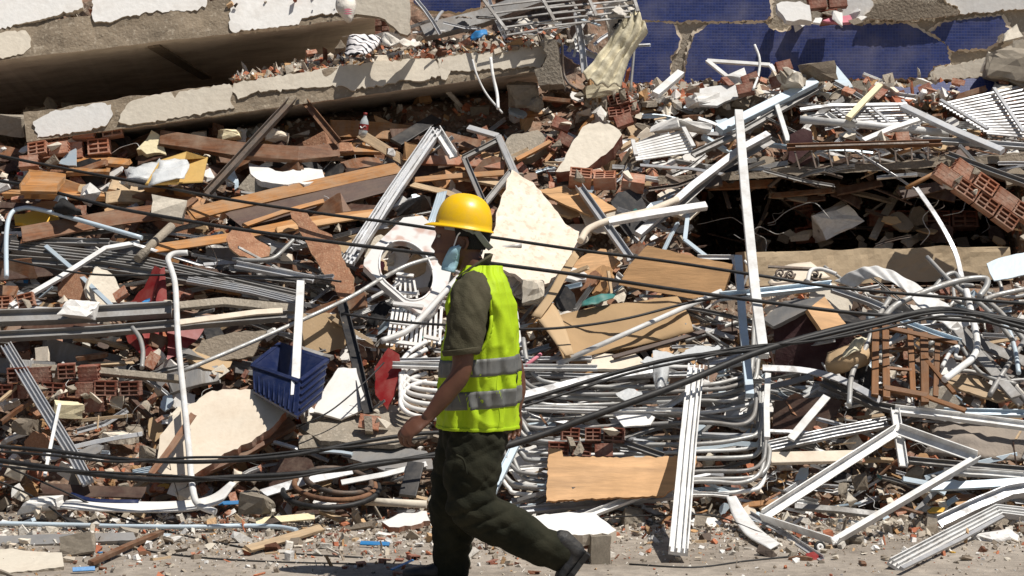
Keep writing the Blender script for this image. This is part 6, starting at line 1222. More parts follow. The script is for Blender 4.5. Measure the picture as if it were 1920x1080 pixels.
SC = [
 # upper left debris
 (-150, 245, 640, 410, 'tile', bk, 32, (22, 50), None), (-150, 245, 640, 410, 'shard', bk, 22, (16, 40), None), (-150, 250, 640, 410, 'chunk', pl, 44, (14, 36), None), (-150, 260, 640, 410, 'flake', fl, 28, (22, 52), None),
 (-150, 270, 660, 430, 'plank', wd, 34, (60, 170), (.18, .22)), (-150, 270, 640, 420, 'strip', met, 22, (35, 100), (.1, .5)), (-150, 260, 640, 420, 'wire', ['black_rubber', 'dark_steel'], 14, (50, 110), (0, .5)), (-150, 250, 640, 420, 'rag', rg, 10, (24, 50), None), (-150, 250, 640, 430, 'flake', ['black_plastic', 'wood_dark'], 20, (26, 60), None),  # last entry: black and dark flakes added to stand for the shadowed gaps
 # middle left: grey rails
 (-150, 430, 640, 600, 'strip', gm, 62, (80, 260), (-.06, .12)), (-150, 430, 640, 600, 'strip', met, 26, (40, 140), (0, .4)), (-150, 430, 640, 600, 'tile', bk, 22, (18, 36), None), (-150, 430, 640, 600, 'chunk', pl, 24, (12, 32), None), (-150, 430, 640, 600, 'plank', ['wood_dark', 'wood_brown', 'wood_orange'], 20, (60, 150), (.1, .25)), (-150, 440, 640, 600, 'flake', ['black_plastic', 'particle_board', 'white_plastic'], 20, (24, 60), None), (-150, 430, 640, 600, 'wire', ['black_rubber', 'dark_steel', 'white_paint'], 12, (50, 120), (0, .4)),
 (-150, 600, 700, 740, 'strip', gm, 30, (60, 200), (-.02, .2)), (-150, 600, 700, 740, 'tile', bk, 18, (18, 44), None), (-150, 600, 700, 740, 'chunk', pl, 24, (12, 34), None), (-150, 600, 700, 740, 'stick', ['wood_dark', 'wood_brown', 'wood_raw'], 22, (40, 120), (0, .5)), (-150, 600, 700, 740, 'flake', ['black_plastic', 'particle_board', 'wood_dark'], 20, (26, 64), None),
 (-150, 740, 760, 925, 'chunk', cc + pl, 60, (14, 44), None), (-150, 740, 760, 925, 'tile', bk, 34, (16, 38), None), (-150, 740, 760, 925, 'shard', bk, 12, (14, 32), None), (-150, 740, 760, 925, 'stick', wd, 30, (40, 130), (.05, .5)), (-150, 760, 760, 925, 'strip', met, 18, (50, 140), (.1, .4)), (-150, 740, 760, 925, 'flake', fl, 18, (24, 56), None), (-150, 740, 760, 925, 'wire', ['black_rubber', 'dark_steel'], 14, (50, 120), (0, .5)), (430, 780, 830, 930, 'strip', gm + ['black_plastic'], 16, (60, 150), (.1, .25)),
 # centre top
 (620, 240, 980, 480, 'plank', wd, 34, (50, 150), (.1, .35)), (620, 240, 980, 480, 'tile', bk, 22, (20, 42), None), (620, 240, 980, 480, 'chunk', pl, 26, (14, 34), None), (620, 240, 980, 480, 'strip', met, 30, (40, 140), (.3, .6)), (620, 240, 980, 480, 'flake', fl + ['black_plastic'], 22, (24, 56), None), (620, 260, 980, 480, 'rag', rg, 8, (24, 50), None),
 (960, 165, 1320, 370, 'tile', bk, 40, (20, 44), None), (960, 165, 1320, 370, 'shard', bk, 14, (14, 36), None), (960, 165, 1320, 370, 'chunk', pl + cc, 54, (14, 40), None), (960, 170, 1320, 370, 'stick', ['wood_raw', 'wood_brown', 'wood_orange'], 28, (35, 110), (.2, .5)), (1000, 170, 1320, 370, 'strip', met, 28, (35, 120), (.25, .5)), (960, 170, 1320, 370, 'flake', fl, 26, (22, 54), None), (1000, 170, 1320, 370, 'rag', rg, 8, (24, 46), None),
 # right top
 (1300, 165, 2070, 320, 'strip', met, 76, (45, 190), (-.02, .4)), (1300, 165, 2070, 320, 'chunk', pl + cc, 30, (14, 36), None), (1300, 170, 2070, 320, 'tile', bk, 22, (18, 40), None), (1300, 170, 2070, 320, 'stick', wd, 26, (40, 110), (.1, .5)), (1300, 170, 2070, 320, 'flake', fl + ['black_plastic'], 24, (24, 60), None), (1280, 160, 1700, 200, 'chunk', cc, 16, (20, 50), None), (1300, 180, 2070, 320, 'wire', ['dark_steel', 'white_paint'], 12, (50, 110), (0, .5)),
 (1180, 330, 1330, 560, 'strip', met, 26, (40, 140), (.4, .6)), (1180, 330, 1330, 560, 'flake', fl + ['black_plastic'], 14, (24, 56), None), (1180, 330, 1330, 560, 'stick', wd, 12, (40, 100), (.3, .5)),
 # behind and beside the worker
 (640, 480, 1280, 690, 'strip', met, 56, (40, 170), (.15, .45)), (640, 480, 1280, 690, 'stick', ['wood_raw', 'wood_brown', 'wood_orange', 'wood_dark'], 26, (40, 120), (.3, .5)), (640, 480, 1280, 690, 'flake', fl + ['black_plastic', 'white_plastic'], 40, (24, 64), None), (640, 480, 1280, 690, 'chunk', pl, 26, (14, 36), None), (640, 480, 1280, 690, 'rag', rg, 14, (28, 60), None), (640, 480, 1280, 690, 'wire', ['black_rubber', 'white_paint', 'dark_steel'], 16, (50, 120), (0, .6)), (640, 480, 1280, 690, 'tile', bk, 12, (18, 36), None),
 # right middle
 (1280, 545, 2070, 770, 'tube', ['steel_tube', 'steel_tube', 'white_paint'], 58, (90, 230), (0, .7)), (1280, 545, 2070, 770, 'strip', met + gm, 64, (50, 190), (-.1, .5)), (1280, 545, 2070, 770, 'tile', bk, 22, (16, 34), None), (1280, 545, 2070, 770, 'chunk', pl, 24, (12, 32), None), (1280, 545, 2070, 770, 'flake', fl, 24, (24, 56), None), (1280, 545, 2070, 770, 'rag', rg, 12, (26, 54), None), (1560, 560, 2070, 770, 'stick', wd, 16, (40, 110), (0, .5)), (1300, 560, 1440, 780, 'wire', ['white_paint', 'dark_steel'], 10, (50, 120), (1, .6)),
 # nested tubes area and below
 (930, 690, 1450, 950, 'strip', met + gm, 70, (60, 230), (-.02, .12)), (930, 690, 1450, 950, 'flake', ['white_plastic', 'plaster_white', 'plastic_film' if False else 'white_plastic', 'pale_blue_metal'], 22, (24, 60), None), (930, 700, 1450, 950, 'chunk', pl, 16, (12, 30), None), (930, 700, 1450, 950, 'tile', bk, 14, (18, 36), None),
 (1430, 750, 2070, 965, 'strip', met + gm, 56, (50, 200), (-.05, .4)), (1430, 750, 2070, 965, 'chunk', pl + cc, 44, (12, 38), None), (1430, 750, 2070, 965, 'tile', bk, 24, (16, 34), None), (1430, 750, 2070, 965, 'stick', wd, 18, (40, 110), (0, .4)), (1430, 750, 2070, 965, 'flake', fl, 20, (22, 54), None), (1430, 750, 2070, 965, 'wire', ['dark_steel', 'black_rubber'], 12, (50, 110), (0, .5)),
 # street edge
 (-150, 930, 2070, 1000, 'chunk', pl + cc, 84, (12, 34), None), (-150, 930, 2070, 1000, 'shard', bk, 56, (12, 30), None), (-150, 930, 2070, 1000, 'stick', wd, 34, (30, 110), (0, .4)), (-150, 940, 2070, 1000, 'strip', met, 20, (40, 130), (0, .3)), (-150, 935, 2070, 1010, 'flake', fl, 26, (18, 44), None),
 (-100, 1000, 1200, 1060, 'shard', bk, 34, (9, 24), None), (-100, 1000, 1200, 1060, 'chunk', pl + cc, 40, (8, 24), None), (600, 985, 1020, 1090, 'tile', bk, 26, (14, 34), None), (-100, 1000, 2000, 1070, 'stick', ['wood_raw', 'wood_brown'], 12, (20, 60), (0, .5)), (1200, 1000, 1980, 1070, 'chunk', pl + cc, 30, (6, 18), None), (-100, 985, 2000, 1065, 'flake', colr, 16, (8, 20), None),
 (-150, 260, 700, 420, 'plank', ['wood_brown', 'wood_dark', 'wood_orange', 'particle_board'], 16, (110, 240), (.15, .25)), (-150, 440, 640, 740, 'plank', ['wood_dark', 'black_plastic', 'wood_brown', 'grey_aluminium'], 26, (90, 220), (0, .2)), (640, 260, 960, 470, 'plank', ['wood_brown', 'wood_dark', 'plywood'], 12, (90, 200), (.15, .4)),
 (-150, 260, 2070, 900, 'flake', ['black_plastic', 'wood_dark', 'grey_aluminium', 'wood_brown', 'cardboard', 'white_plastic', 'plaster_beige', 'particle_board'], 90, (60, 120), None), (980, 480, 1300, 700, 'flake', ['cardboard', 'plywood', 'white_plastic', 'black_plastic'], 20, (50, 110), None),
 (-100, 260, 2000, 960, 'flake', colr, 34, (10, 28), None),
]
for i, s_ in enumerate(SC):
    x0, y0, x1, y1, kind, mm, n, L_, an = s_
    scatter(x0, y0, x1, y1, kind, mm, n, L_, (4, 11) if kind in ('strip', 'stick') else (14, 44) if kind == 'plank' else (6, 10), an, seed=i)
# on the slabs and in the open storey
scatter(1420, 440, 1860, 470, 'chunk', cc, 22, (14, 40), ang=None, seed=91, d=13.95)
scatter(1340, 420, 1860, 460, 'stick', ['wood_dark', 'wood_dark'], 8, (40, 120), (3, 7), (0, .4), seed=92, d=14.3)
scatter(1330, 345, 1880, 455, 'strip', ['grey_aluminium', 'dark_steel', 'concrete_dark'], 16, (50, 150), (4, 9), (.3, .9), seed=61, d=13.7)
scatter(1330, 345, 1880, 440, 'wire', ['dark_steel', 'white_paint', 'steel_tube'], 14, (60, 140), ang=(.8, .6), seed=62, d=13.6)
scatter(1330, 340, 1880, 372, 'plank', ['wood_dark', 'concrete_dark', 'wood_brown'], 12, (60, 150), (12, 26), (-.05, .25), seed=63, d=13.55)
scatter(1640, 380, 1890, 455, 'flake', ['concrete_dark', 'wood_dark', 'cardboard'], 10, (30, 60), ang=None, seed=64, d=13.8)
scatter(-100, 255, 2000, 960, 'wire', ['white_paint', 'dark_steel', 'black_rubber', 'steel_tube'], 110, (40, 110), ang=None, off=(-.1, .16), seed=65)
for zz in ((-100, 255, 1000, 960, 66), (1000, 180, 2000, 330, 67), (1000, 540, 2000, 960, 68)): scatter(*zz[:4], 'stick', ['wood_raw', 'wood_brown', 'wood_dark', 'wood_raw'], 40, (22, 60), (2, 4), None, off=(-.1, .12), seed=zz[4])
scatter(560, 78, 1040, 116, 'tile', bk, 8, (12, 26), ang=None, seed=93, d=14.2, keep=lambda x, y: y < 150 - .1165 * (x - 440) - 2)
scatter(560, 70, 1040, 116, 'chunk', cc, 16, (10, 24), ang=None, seed=94, d=14.25, keep=lambda x, y: y < 150 - .1165 * (x - 440) - 2)
scatter(780, 20, 1180, 90, 'strip', met + gm, 24, (30, 120), (4, 8), (.2, .9), seed=95, d=14.1, keep=lambda x, y: y < 140 - .1165 * (x - 440) or x > 1050)
scatter(800, 10, 1180, 90, 'rag', rg, 10, (20, 44), ang=None, seed=96, d=14.1, keep=lambda x, y: y < 140 - .1165 * (x - 440) or x > 1050)
scatter(1360, 146, 1560, 184, 'chunk', cc + pl, 24, (14, 46), ang=None, seed=97, d=14.5)
scatter(1560, 158, 2050, 186, 'chunk', cc + pl, 24, (14, 40), ang=None, seed=77, d=14.5)
scatter(1330, 150, 2050, 182, 'tile', bk, 20, (16, 36), ang=None, seed=98, d=14.45)
scatter(1440, 18, 1640, 44, 'chunk', cc + pl, 10, (14, 34), ang=None, seed=99, d=14.75)
scatter(1850, 70, 2000, 160, 'chunk', cc, 14, (20, 60), ang=None, seed=90, d=14.6)
scatter(20, 180, 420, 236, 'chunk', cc, 12, (24, 60), ang=None, seed=89, d=15.4)
scatter(1240, 296, 2000, 348, 'strip', gm + ['dark_steel'], 34, (50, 170), (5, 10), (.03, .3), off=(.0, .25), seed=71)
scatter(1240, 296, 2000, 348, 'flake', ['black_plastic', 'wood_dark', 'dark_steel', 'concrete_dark'], 22, (30, 70), ang=None, off=(-.1, .15), seed=72)
scatter(960, 700, 1440, 930, 'strip', met + gm, 34, (50, 190), (5, 10), (0, .14), off=(.05, .22), seed=73)
# past three hundred of a kind the smaller pieces become one mass
def join_mass(name, label, obs):
    V = []; Fc = []; mats = []; mi = []; sm = []
    for o in obs:
        k = len(V); M = o.matrix_basis; me = o.data; mn = me.materials[0].name
        if mn not in mats: mats.append(mn)
        V += [M @ v.co for v in me.vertices]
        for p in me.polygons: Fc.append(tuple(k + i for i in p.vertices)); mi.append(mats.index(mn)); sm.append(p.use_smooth)
    o = mk(name, V, Fc, mats, M=Matrix.Identity(4), smooth=sm, mi=mi); o['kind'] = 'stuff'; o['label'] = label; o['category'] = 'debris'
    for x in obs: bpy.data.objects.remove(x)
for nm, lst in PIECES.items():
    if len(lst) > 290:
        lst.sort(key=lambda t: -t[0]); join_mass({'metal_strip': 'metal_debris', 'plaster_chunk': 'plaster_debris'}.get(nm, nm + '_debris'), 'small %s pieces mixed all over the heap' % nm.replace('_', ' '), [o for _, o in lst[290:]])

# ------------------------------------------------------------------ the person walking past
MD = 8.8; MK = F / MD
def MP(px, py, y=0.): return Vector(((px - 960) / MK, MD + y, CH - (py - HZ) / MK))
def remesh(parts, voxel, smooth_it=4, post=None):
    V = []; Fc = []
    for v, f in parts:
        k = len(V); V += [tuple(p) for p in v]; Fc += [tuple(i + k for i in q) for q in f]
    me = bpy.data.meshes.new('tmp'); me.from_pydata(V, [], Fc)
    bm = bmesh.new(); bm.from_mesh(me); bmesh.ops.recalc_face_normals(bm, faces=bm.faces); bm.to_mesh(me); bm.free()
    o = bpy.data.objects.new('tmp', me); COL.objects.link(o)
    md = o.modifiers.new('r', 'REMESH'); md.mode = 'VOXEL'; md.voxel_size = voxel
    if smooth_it: s_ = o.modifiers.new('s', 'SMOOTH'); s_.iterations = smooth_it; s_.factor = .5
    dg = bpy.context.evaluated_depsgraph_get(); ev = o.evaluated_get(dg); m2 = bpy.data.meshes.new_from_object(ev)
    VV = [v.co.copy() for v in m2.vertices]; NN = [v.normal.copy() for v in m2.vertices]; FF = [tuple(p.vertices) for p in m2.polygons]
    bpy.data.objects.remove(o); bpy.data.meshes.remove(me); bpy.data.meshes.remove(m2)
    if post: VV = [post(p, n) for p, n in zip(VV, NN)]
    return VV, FF
CIR = [(math.cos(2 * math.pi * k / 20), math.sin(2 * math.pi * k / 20)) for k in range(20)]
def limb(pts_, radii, flat=1., n=5, ref=Vector((0, -1, .01)), dome=True):
    Q = spline(pts_, n); k = len(Q) - 1; seg = len(radii) - 1
    def tp(t):
        x = t * seg; i = min(int(x), seg - 1); f = x - i; f = f * f * (3 - 2 * f); return radii[i] * (1 - f) + radii[i + 1] * f
    V, Fc = sweep(Q, CIR, 1., flat, taper=tp, ref=ref)
    if dome:      # rounded ends
        for end, (a, b, r_) in enumerate(((Q[0], Q[1], radii[0]), (Q[-1], Q[-2], radii[-1]))):
            dr = (a - b).normalized(); base = V[:20] if end == 0 else V[-20:] if end == 0 else V[(len(Q) - 1) * 20:len(Q) * 20]
            off = len(V); ringv = [a + (p - a) * .62 + dr * r_ * .62 for p in base]; V = V + ringv + [a + dr * r_ * .85]
            i0 = 0 if end == 0 else (len(Q) - 1) * 20
            Fc = [f for f in Fc if len(f) == 4 or f[0] not in range(i0, i0 + 20)]
            for j in range(20): Fc.append((i0 + j, i0 + (j + 1) % 20, off + (j + 1) % 20, off + j)); Fc.append((off + j, off + (j + 1) % 20, off + 20))
    return V, Fc

person = E('person', MP(880, 1096).copy(), 'person in yellow hard hat and lime vest walking past the rubble', 'person'); person.location.z = 0; PM[person.name] = Matrix.Translation(person.location)
def pm(nm, V, Fc, m_, par=None, smooth=True): return mk(nm, V, Fc, m_, par if par is not None else person, smooth=smooth)

# --- head as a stack of rings: (py, front px, back px, half width, nose/lip bump px)
HR = [(376, 858, 880, .012, 0), (380, 846, 890, .036, 0), (387, 835, 898, .054, 0), (398, 827, 905, .067, 0), (412, 821, 910, .0745, 0), (424, 817, 912.5, .0765, .5), (431, 816, 913, .0765, 1.5), (437, 818, 913.5, .0745, .5), (443, 818.5, 913, .0725, 2), (449, 818, 914, .0715, 4.5), (455, 817.5, 911, .0705, 7.5), (460, 817.5, 909, .0695, 10.5), (464, 818, 906, .068, 11.5), (467, 819, 904, .067, 8.5), (470, 819, 902, .066, 4), (474, 817.5, 899, .0645, 4), (477, 818, 897, .063, 5), (480, 820, 894, .062, 3), (483, 820, 890, .0605, 4.5), (487, 822, 886, .058, 1), (492, 822, 880, .054, 1.5), (498, 826, 873, .047, 1), (503, 834, 866, .036, 0), (506, 842, 860, .018, 0)]
def head_v(inflate=0., th0=0, th1=2 * math.pi, n=48, rows=None):
    V = []
    for (py, f, b, hw, bp) in (rows or HR):
        c = (f + b) / 2; a = (b - f) / 2 / MK
        for k in range(n):
            th = th0 + (th1 - th0) * k / (n if th1 - th0 > 6.28 else n - 1)
            cx, sy = math.cos(th), math.sin(th)
            ax = a * (1 if cx < 0 else 1.0)
            x = -cx * (abs(cx) ** -.12 if abs(cx) > .05 else 1) * 0 - cx * ax
            y = -sy * hw * (1.0 - .10 * max(0, cx) ** 2)
            fr = max(0., cx); bmp = bp / MK * math.exp(-(math.asin(max(-1, min(1, sy))) / .16) ** 2) * (cx > 0)
            ey = -.005 * math.exp(-((abs(th if th < math.pi else th - 2 * math.pi) - .42) / .16) ** 2) * math.exp(-((py - 441) / 6.) ** 2)
            p = MP(c, py, 0) + Vector((x - bmp - ey * cx * 1.6, y, 0))
            if inflate: p += Vector((-cx, -sy, 0)) * inflate
            V.append(p)
    return V
n = 48; HV = head_v(); nr = len(HR)
HF = [(i * n + k, i * n + (k + 1) % n, (i + 1) * n + (k + 1) % n, (i + 1) * n + k) for i in range(nr - 1) for k in range(n)] + [tuple(range(n)), tuple(range((nr - 1) * n, nr * n))[::-1]]
parts = [(HV, HF)]
parts.append(limb([MP(872, 470), MP(884, 496), MP(896, 524), MP(900, 550)], [.058, .056, .062, .08]))
# ear
for sgn in (-1, 1):
    e0 = MP(872, 456, sgn * .073); parts.append(limb([e0 + Vector((-.004, sgn * .004, .026)), e0 + Vector((.008, sgn * .012, .022)), e0 + Vector((.013, sgn * .014, .0)), e0 + Vector((.004, sgn * .009, -.022)), e0 + Vector((-.004, sgn * .003, -.026))], [.006, .007, .007, .0075, .006], n=4))
# torso core under the clothes
parts.append(limb([MP(900, 530), MP(905, 600), MP(900, 720), MP(895, 800)], [.10, .13, .13, .12], flat=1.15))
# arms
LA = [MP(884, 548, -.185), MP(872, 620, -.235), MP(868, 688, -.262), MP(842, 728, -.268), MP(806, 774, -.27)]
parts.append(limb(LA, [.055, .052, .044, .041, .027], n=5))
RA = [MP(905, 548, .185), MP(935, 620, .23), MP(962, 690, .25), MP(970, 735, .24), MP(967, 776, .22)]
parts.append(limb(RA, [.055, .05, .044, .040, .027], n=5))
def hand(w, f, nb, sgn, curl):
    """w wrist, f finger direction, nb back-of-hand normal; thumb on the side t"""
    f = f.normalized(); nb = (nb - f * nb.dot(f)).normalized(); t = f.cross(nb) * sgn; out = []
    out.append(limb([w - f * .02, w + f * .02, w + f * .055, w + f * .09], [.024, .032, .040, .036], flat=.42, n=4, ref=nb))
    for i, (o_, L_, r_) in enumerate(((.030, .072, .0090), (.010, .080, .0092), (-.011, .074, .0088), (-.030, .058, .0078))):
        p = w + f * (.088 - abs(i - 1) * .004) + t * o_; pts_ = [p - f * .02]; d = f.copy(); pts_.append(p); ang = 0
        for s_, (fr, cu) in enumerate(((.45, .6), (.30, 1.), (.25, .8))):
            ang += cu * curl * (1 + .12 * i); d = (f * math.cos(ang) - nb * math.sin(ang) + t * (.10 - .06 * i)).normalized(); pts_.append(pts_[-1] + d * L_ * fr)
        out.append(limb(pts_, [r_ * 1.1, r_ * 1.1, r_ * 1.05, r_, r_ * .85], n=4, ref=t))
    p = w + f * .022 + t * .028
    out.append(limb([p - t * .01, p + t * .016 + f * .022 - nb * .006, p + t * .026 + f * .048 - nb * .014, p + t * .024 + f * .070 - nb * .02], [.015, .0125, .0105, .0085], n=4, ref=nb))
    return out
parts += [([LA[-1] + (Vector(p) - LA[-1]) * 1.14 for p in v], f_) for v, f_ in hand(LA[-1], Vector((-.80, -.10, -.55)), Vector((-.40, -.62, .68)), 1, .66)]
parts += hand(RA[-1], Vector((-.12, .1, -1)), Vector((.25, 1, .1)), -1, .55)
V, Fc = remesh(parts, .0042, 3)
pm('body', V, Fc, 'skin')
# eyes
for sgn in (-1, 1):
    c = MP(823.5, 442.5, sgn * .033); Vv, Ff = lathe([(.0001, -.009), (.006, -.0065), (.0085, 0), (.006, .0065), (.0001, .009)], 10)
    ey = pm('eye', [c + Vector((v[2], v[1], v[0])) for v in Vv], Ff, 'eye_white')
    Vi, Fi = lathe([(.0001, -.005), (.0045, -.002), (.0055, .002), (.0001, .004)], 10); pm('iris', [c + Vector((-.0065 + v[2], v[1], v[0])) for v in Vi], Fi, 'hair', ey)
# hair: close cropped, below the hat at the back and sides
rows = [r for r in HR if 412 <= r[0] <= 467]; nn = 30
hv = head_v(.006, math.radians(78), math.radians(282), nn, rows)
drop = []
Ff = []
for i in range(len(rows) - 1):
    for k in range(nn - 1):
        th = 78 + 204 * k / (nn - 1); edge = min(th - 78, 282 - th)
        if rows[i + 1][0] > 446 and edge < 28: continue
        Ff.append((i * nn + k, i * nn + k + 1, (i + 1) * nn + k + 1, (i + 1) * nn + k))
hr = pm('hair', hv, Ff, 'hair'); md = hr.modifiers.new('thickness', 'SOLIDIFY'); md.thickness = .008

# --- clothes
TR = [(822, 898, 65, .180), (800, 897.5, 66, .183), (760, 898, 66, .183), (720, 898.5, 66, .186), (680, 899, 65, .189), (640, 900, 62, .194), (600, 901, 58, .198), (570, 901, 57, .202), (548, 900, 50, .196), (528, 901, 40, .165), (512, 903, 30, .115), (500, 906, 25, .078)]
def torso(th, py, infl=0., fold=.007):
    ys = [r[0] for r in TR][::-1]
    cx = float(np.interp(py, ys, [r[1] for r in TR][::-1])); hw = float(np.interp(py, ys, [r[2] for r in TR][::-1])) / MK; hd = float(np.interp(py, ys, [r[3] for r in TR][::-1]))
    c, s_ = math.cos(th), math.sin(th); e = 2.35; k = (abs(c) ** e + abs(s_) ** e) ** (-1 / e)
    p = MP(cx, py, 0) + Vector((-c * k * (hw + infl), -s_ * k * (hd + infl), 0))
    if fold:
        f_ = noise.noise(Vector((c * 3.2, s_ * 3.2, py * .006))) * 1.2 + .8 * noise.noise(Vector((c * 6 + py * .01, s_ * 6, py * .016 + 5))) - 1.5 * (abs(noise.noise(Vector((c * 2.5 + py * .006, s_ * 3.5 - py * .004, py * .012 + 2)))) ** .55 - .4)
        p += Vector((-c, -s_, 0)) * fold * f_
    return p
NT = 144
def torso_grid(py0, py1, n, infl, fold, hole=None, slant=None, th0=0, th1=2 * math.pi):
    V = []; Fc = []
    for i in range(n + 1):
        for k in range(NT):
            th = th0 + (th1 - th0) * k / NT; py = py0 + (py1 - py0) * i / n
            if slant: py += slant(th)
            V.append(torso(th, py, infl, fold))
    for i in range(n):
        for k in range(NT):
            th = (k + .5) / NT * 2 * math.pi; py = py0 + (py1 - py0) * (i + .5) / n
            if hole and hole(th, py): continue
            Fc.append((i * NT + k, i * NT + (k + 1) % NT, (i + 1) * NT + (k + 1) % NT, (i + 1) * NT + k))
    return V, Fc
# shirt: torso, sleeves, collar in one piece
sp = []
tv, tf = torso_grid(806, 502, 24, -.012, .003); tf += [tuple(range(NT))[::-1], tuple(range(24 * NT, 25 * NT))]; sp.append((tv, tf))
SL = [MP(892, 528, -.13), MP(886, 552, -.19), MP(878, 590, -.225), MP(872, 625, -.24), MP(869, 655, -.25)]
sp.append(limb(SL, [.075, .088, .084, .080, .079], flat=.92, n=5, dome=False))
SR = [MP(905, 528, .13), MP(908, 552, .19), MP(925, 600, .22), MP(940, 640, .235)]
sp.append(limb(SR, [.075, .088, .082, .078], flat=.92, n=5, dome=False))
def shirt_fold(p, n_):
    a = (p - SL[1]); f_ = .014 * noise.noise(Vector((p.x * 17 + p.z * 8, p.y * 10, p.z * 5))) - .012 * (abs(noise.noise(Vector((p.x * 12 - p.z * 7, p.y * 8, p.z * 6 + 9)))) ** .6 - .4) + .005 * noise.noise(Vector((p.x * 40 + p.z * 22, p.y * 24, p.z * 12)))
    return p + n_ * f_
V, Fc = remesh(sp, .007, 3, shirt_fold)
sh = pm('shirt', V, Fc, 'shirt_fabric')
V, Fc = sweep(spline([MP(908, 486, .045), MP(919, 486, 0.0), MP(912, 491, -.05), MP(888, 506, -.085), MP(862, 526, -.07)], 5), SEC['box'], .006, .026, ref=Vector((.3, 0, 1))); pm('collar', V, Fc, 'shirt_fabric', sh)
# cuff hem
cu = [SL[-1] + Vector((math.cos(a) * .080, math.sin(a) * .074, .006 + .010 * math.cos(a))) for a in [2 * math.pi * k / 20 for k in range(21)]]
V, Fc = sweep(cu, SEC['box'], .005, .012, ref=Vector((0, 0, 1))); pm('hem', V, Fc, 'shirt_fabric', sh)

def hole(th, py):
    c, s_ = math.cos(th), math.sin(th); x = (torso(th, py, 0, 0).x * MK + 960)
    return abs(s_) > .35 and ((x - 882) / 40) ** 2 + ((py - 588) / 76) ** 2 < 1
V, Fc = torso_grid(802, 499, 110, .012, .015, hole, lambda th: -10 * (1 - math.cos(th)) / 2 if False else 0)
vs = pm('vest', V, Fc, 'vest_fabric'); md = vs.modifiers.new('thickness', 'SOLIDIFY'); md.thickness = .006; md.offset = 1
for y0, y1, nm in ((700, 668, 'reflective_band'), (760, 727, 'reflective_band')):
    V, Fc = torso_grid(y0, y1, 5, .0205, .015, None, lambda th: 6 - 10 * (1 - math.cos(th)) / 2)
    b_ = pm(nm, V, Fc, 'reflective_tape', vs); md = b_.modifiers.new('thickness', 'SOLIDIFY'); md.thickness = .003
# vest edging around the arm hole and the printed letter on the back
for sgn in (1, -1):
    pts_ = []
    for k in range(40):
        a = 2 * math.pi * k / 40; x = 882 + 40 * math.cos(a); py = 588 + 76 * math.sin(a); best = None
        for j in range(90):
            th = math.radians(20 + j * 140 / 89) * sgn; q = torso(th, py, .015, .015); dx = abs(q.x * MK + 960 - x)
            if best is None or dx < best[0]: best = (dx, q)
        pts_.append(best[1])
    V, Fc = sweep(pts_ + pts_[:1], SEC['tube'], .008, .008); pm('edging', V, Fc, 'vest_fabric', vs)
for thd in (62, 118):
    sm_ = [torso(math.radians(thd + 4 * math.sin(i * .4)), 800 - i * 6.5, .0175, .015) for i in range(20)]
    V, Fc = sweep(sm_, SEC['tube'], .0028, .0028); pm('seam', V, Fc, 'vest_fabric', vs)
hm = [torso(2 * math.pi * k / 72, 799, .0175, .015) for k in range(73)]; V, Fc = sweep(hm, SEC['box'], .004, .007, ref=Vector((0, 0, 1))); pm('hem', V, Fc, 'vest_fabric', vs)
T0 = lambda u, v: torso(math.radians(153 + u * 11), 716 - v * 22, .020, .015)
dl = [T0(0, 0), T0(0, .5), T0(0, 1), T0(.45, .97), T0(.85, .75), T0(1, .5), T0(.85, .25), T0(.45, .03), T0(0, 0)]
V, Fc = sweep(dl, SEC['box'], .0035, .0015, ref=Vector((.7, -.7, 0))); pm('letter', V, Fc, 'black_cloth', vs)

# trousers
tp_ = [limb([MP(893, 780), MP(893, 820), MP(890, 850)], [.140, .146, .128], flat=1.02, n=4)]
NL = [MP(900, 815, -.085), MP(888, 870, -.10), MP(884, 925, -.105), MP(900, 958, -.10), MP(960, 985, -.095), MP(1020, 1018, -.09), MP(1052, 1038, -.085)]
tp_.append(limb(NL, [.128, .126, .114, .107, .098, .088, .078], n=6))
FL = [MP(880, 815, .085), MP(858, 880, .09), MP(850, 950, .09), MP(846, 1010, .085), MP(846, 1080, .08)]
tp_.append(limb(FL, [.128, .118, .108, .092, .080], n=6))
def tr_fold(p, n_):
    px, py = pix(p); f_ = .012 * noise.noise(Vector((p.x * 9 + p.z * 5, p.y * 6, p.z * 6 - p.x * 5))) + .009 * noise.noise(Vector((p.x * 22 + p.z * 22, p.y * 10, p.z * 8)))
    k = Vector((p.x, 0, p.z)) - MP(882, 938); k.y = 0; ang = math.atan2(k.z, k.x); f_ += .016 * (abs(noise.noise(Vector((p.x * 6 - p.z * 13, p.y * 5, p.z * 4 + 3)))) ** .6 - .4) * (.4 + math.exp(-(k.length / .25) ** 2))
    return p + n_ * f_
V, Fc = remesh(tp_, .008, 4, tr_fold)
tro = pm('trousers', V, Fc, 'trouser_fabric')
V, Fc = sweep(spline([MP(858, 842, -.245), MP(872, 852, -.245), MP(878, 880, -.235)], 4), SEC['box'], .004, .004); pm('pocket_seam', V, Fc, 'trouser_fabric', tro)

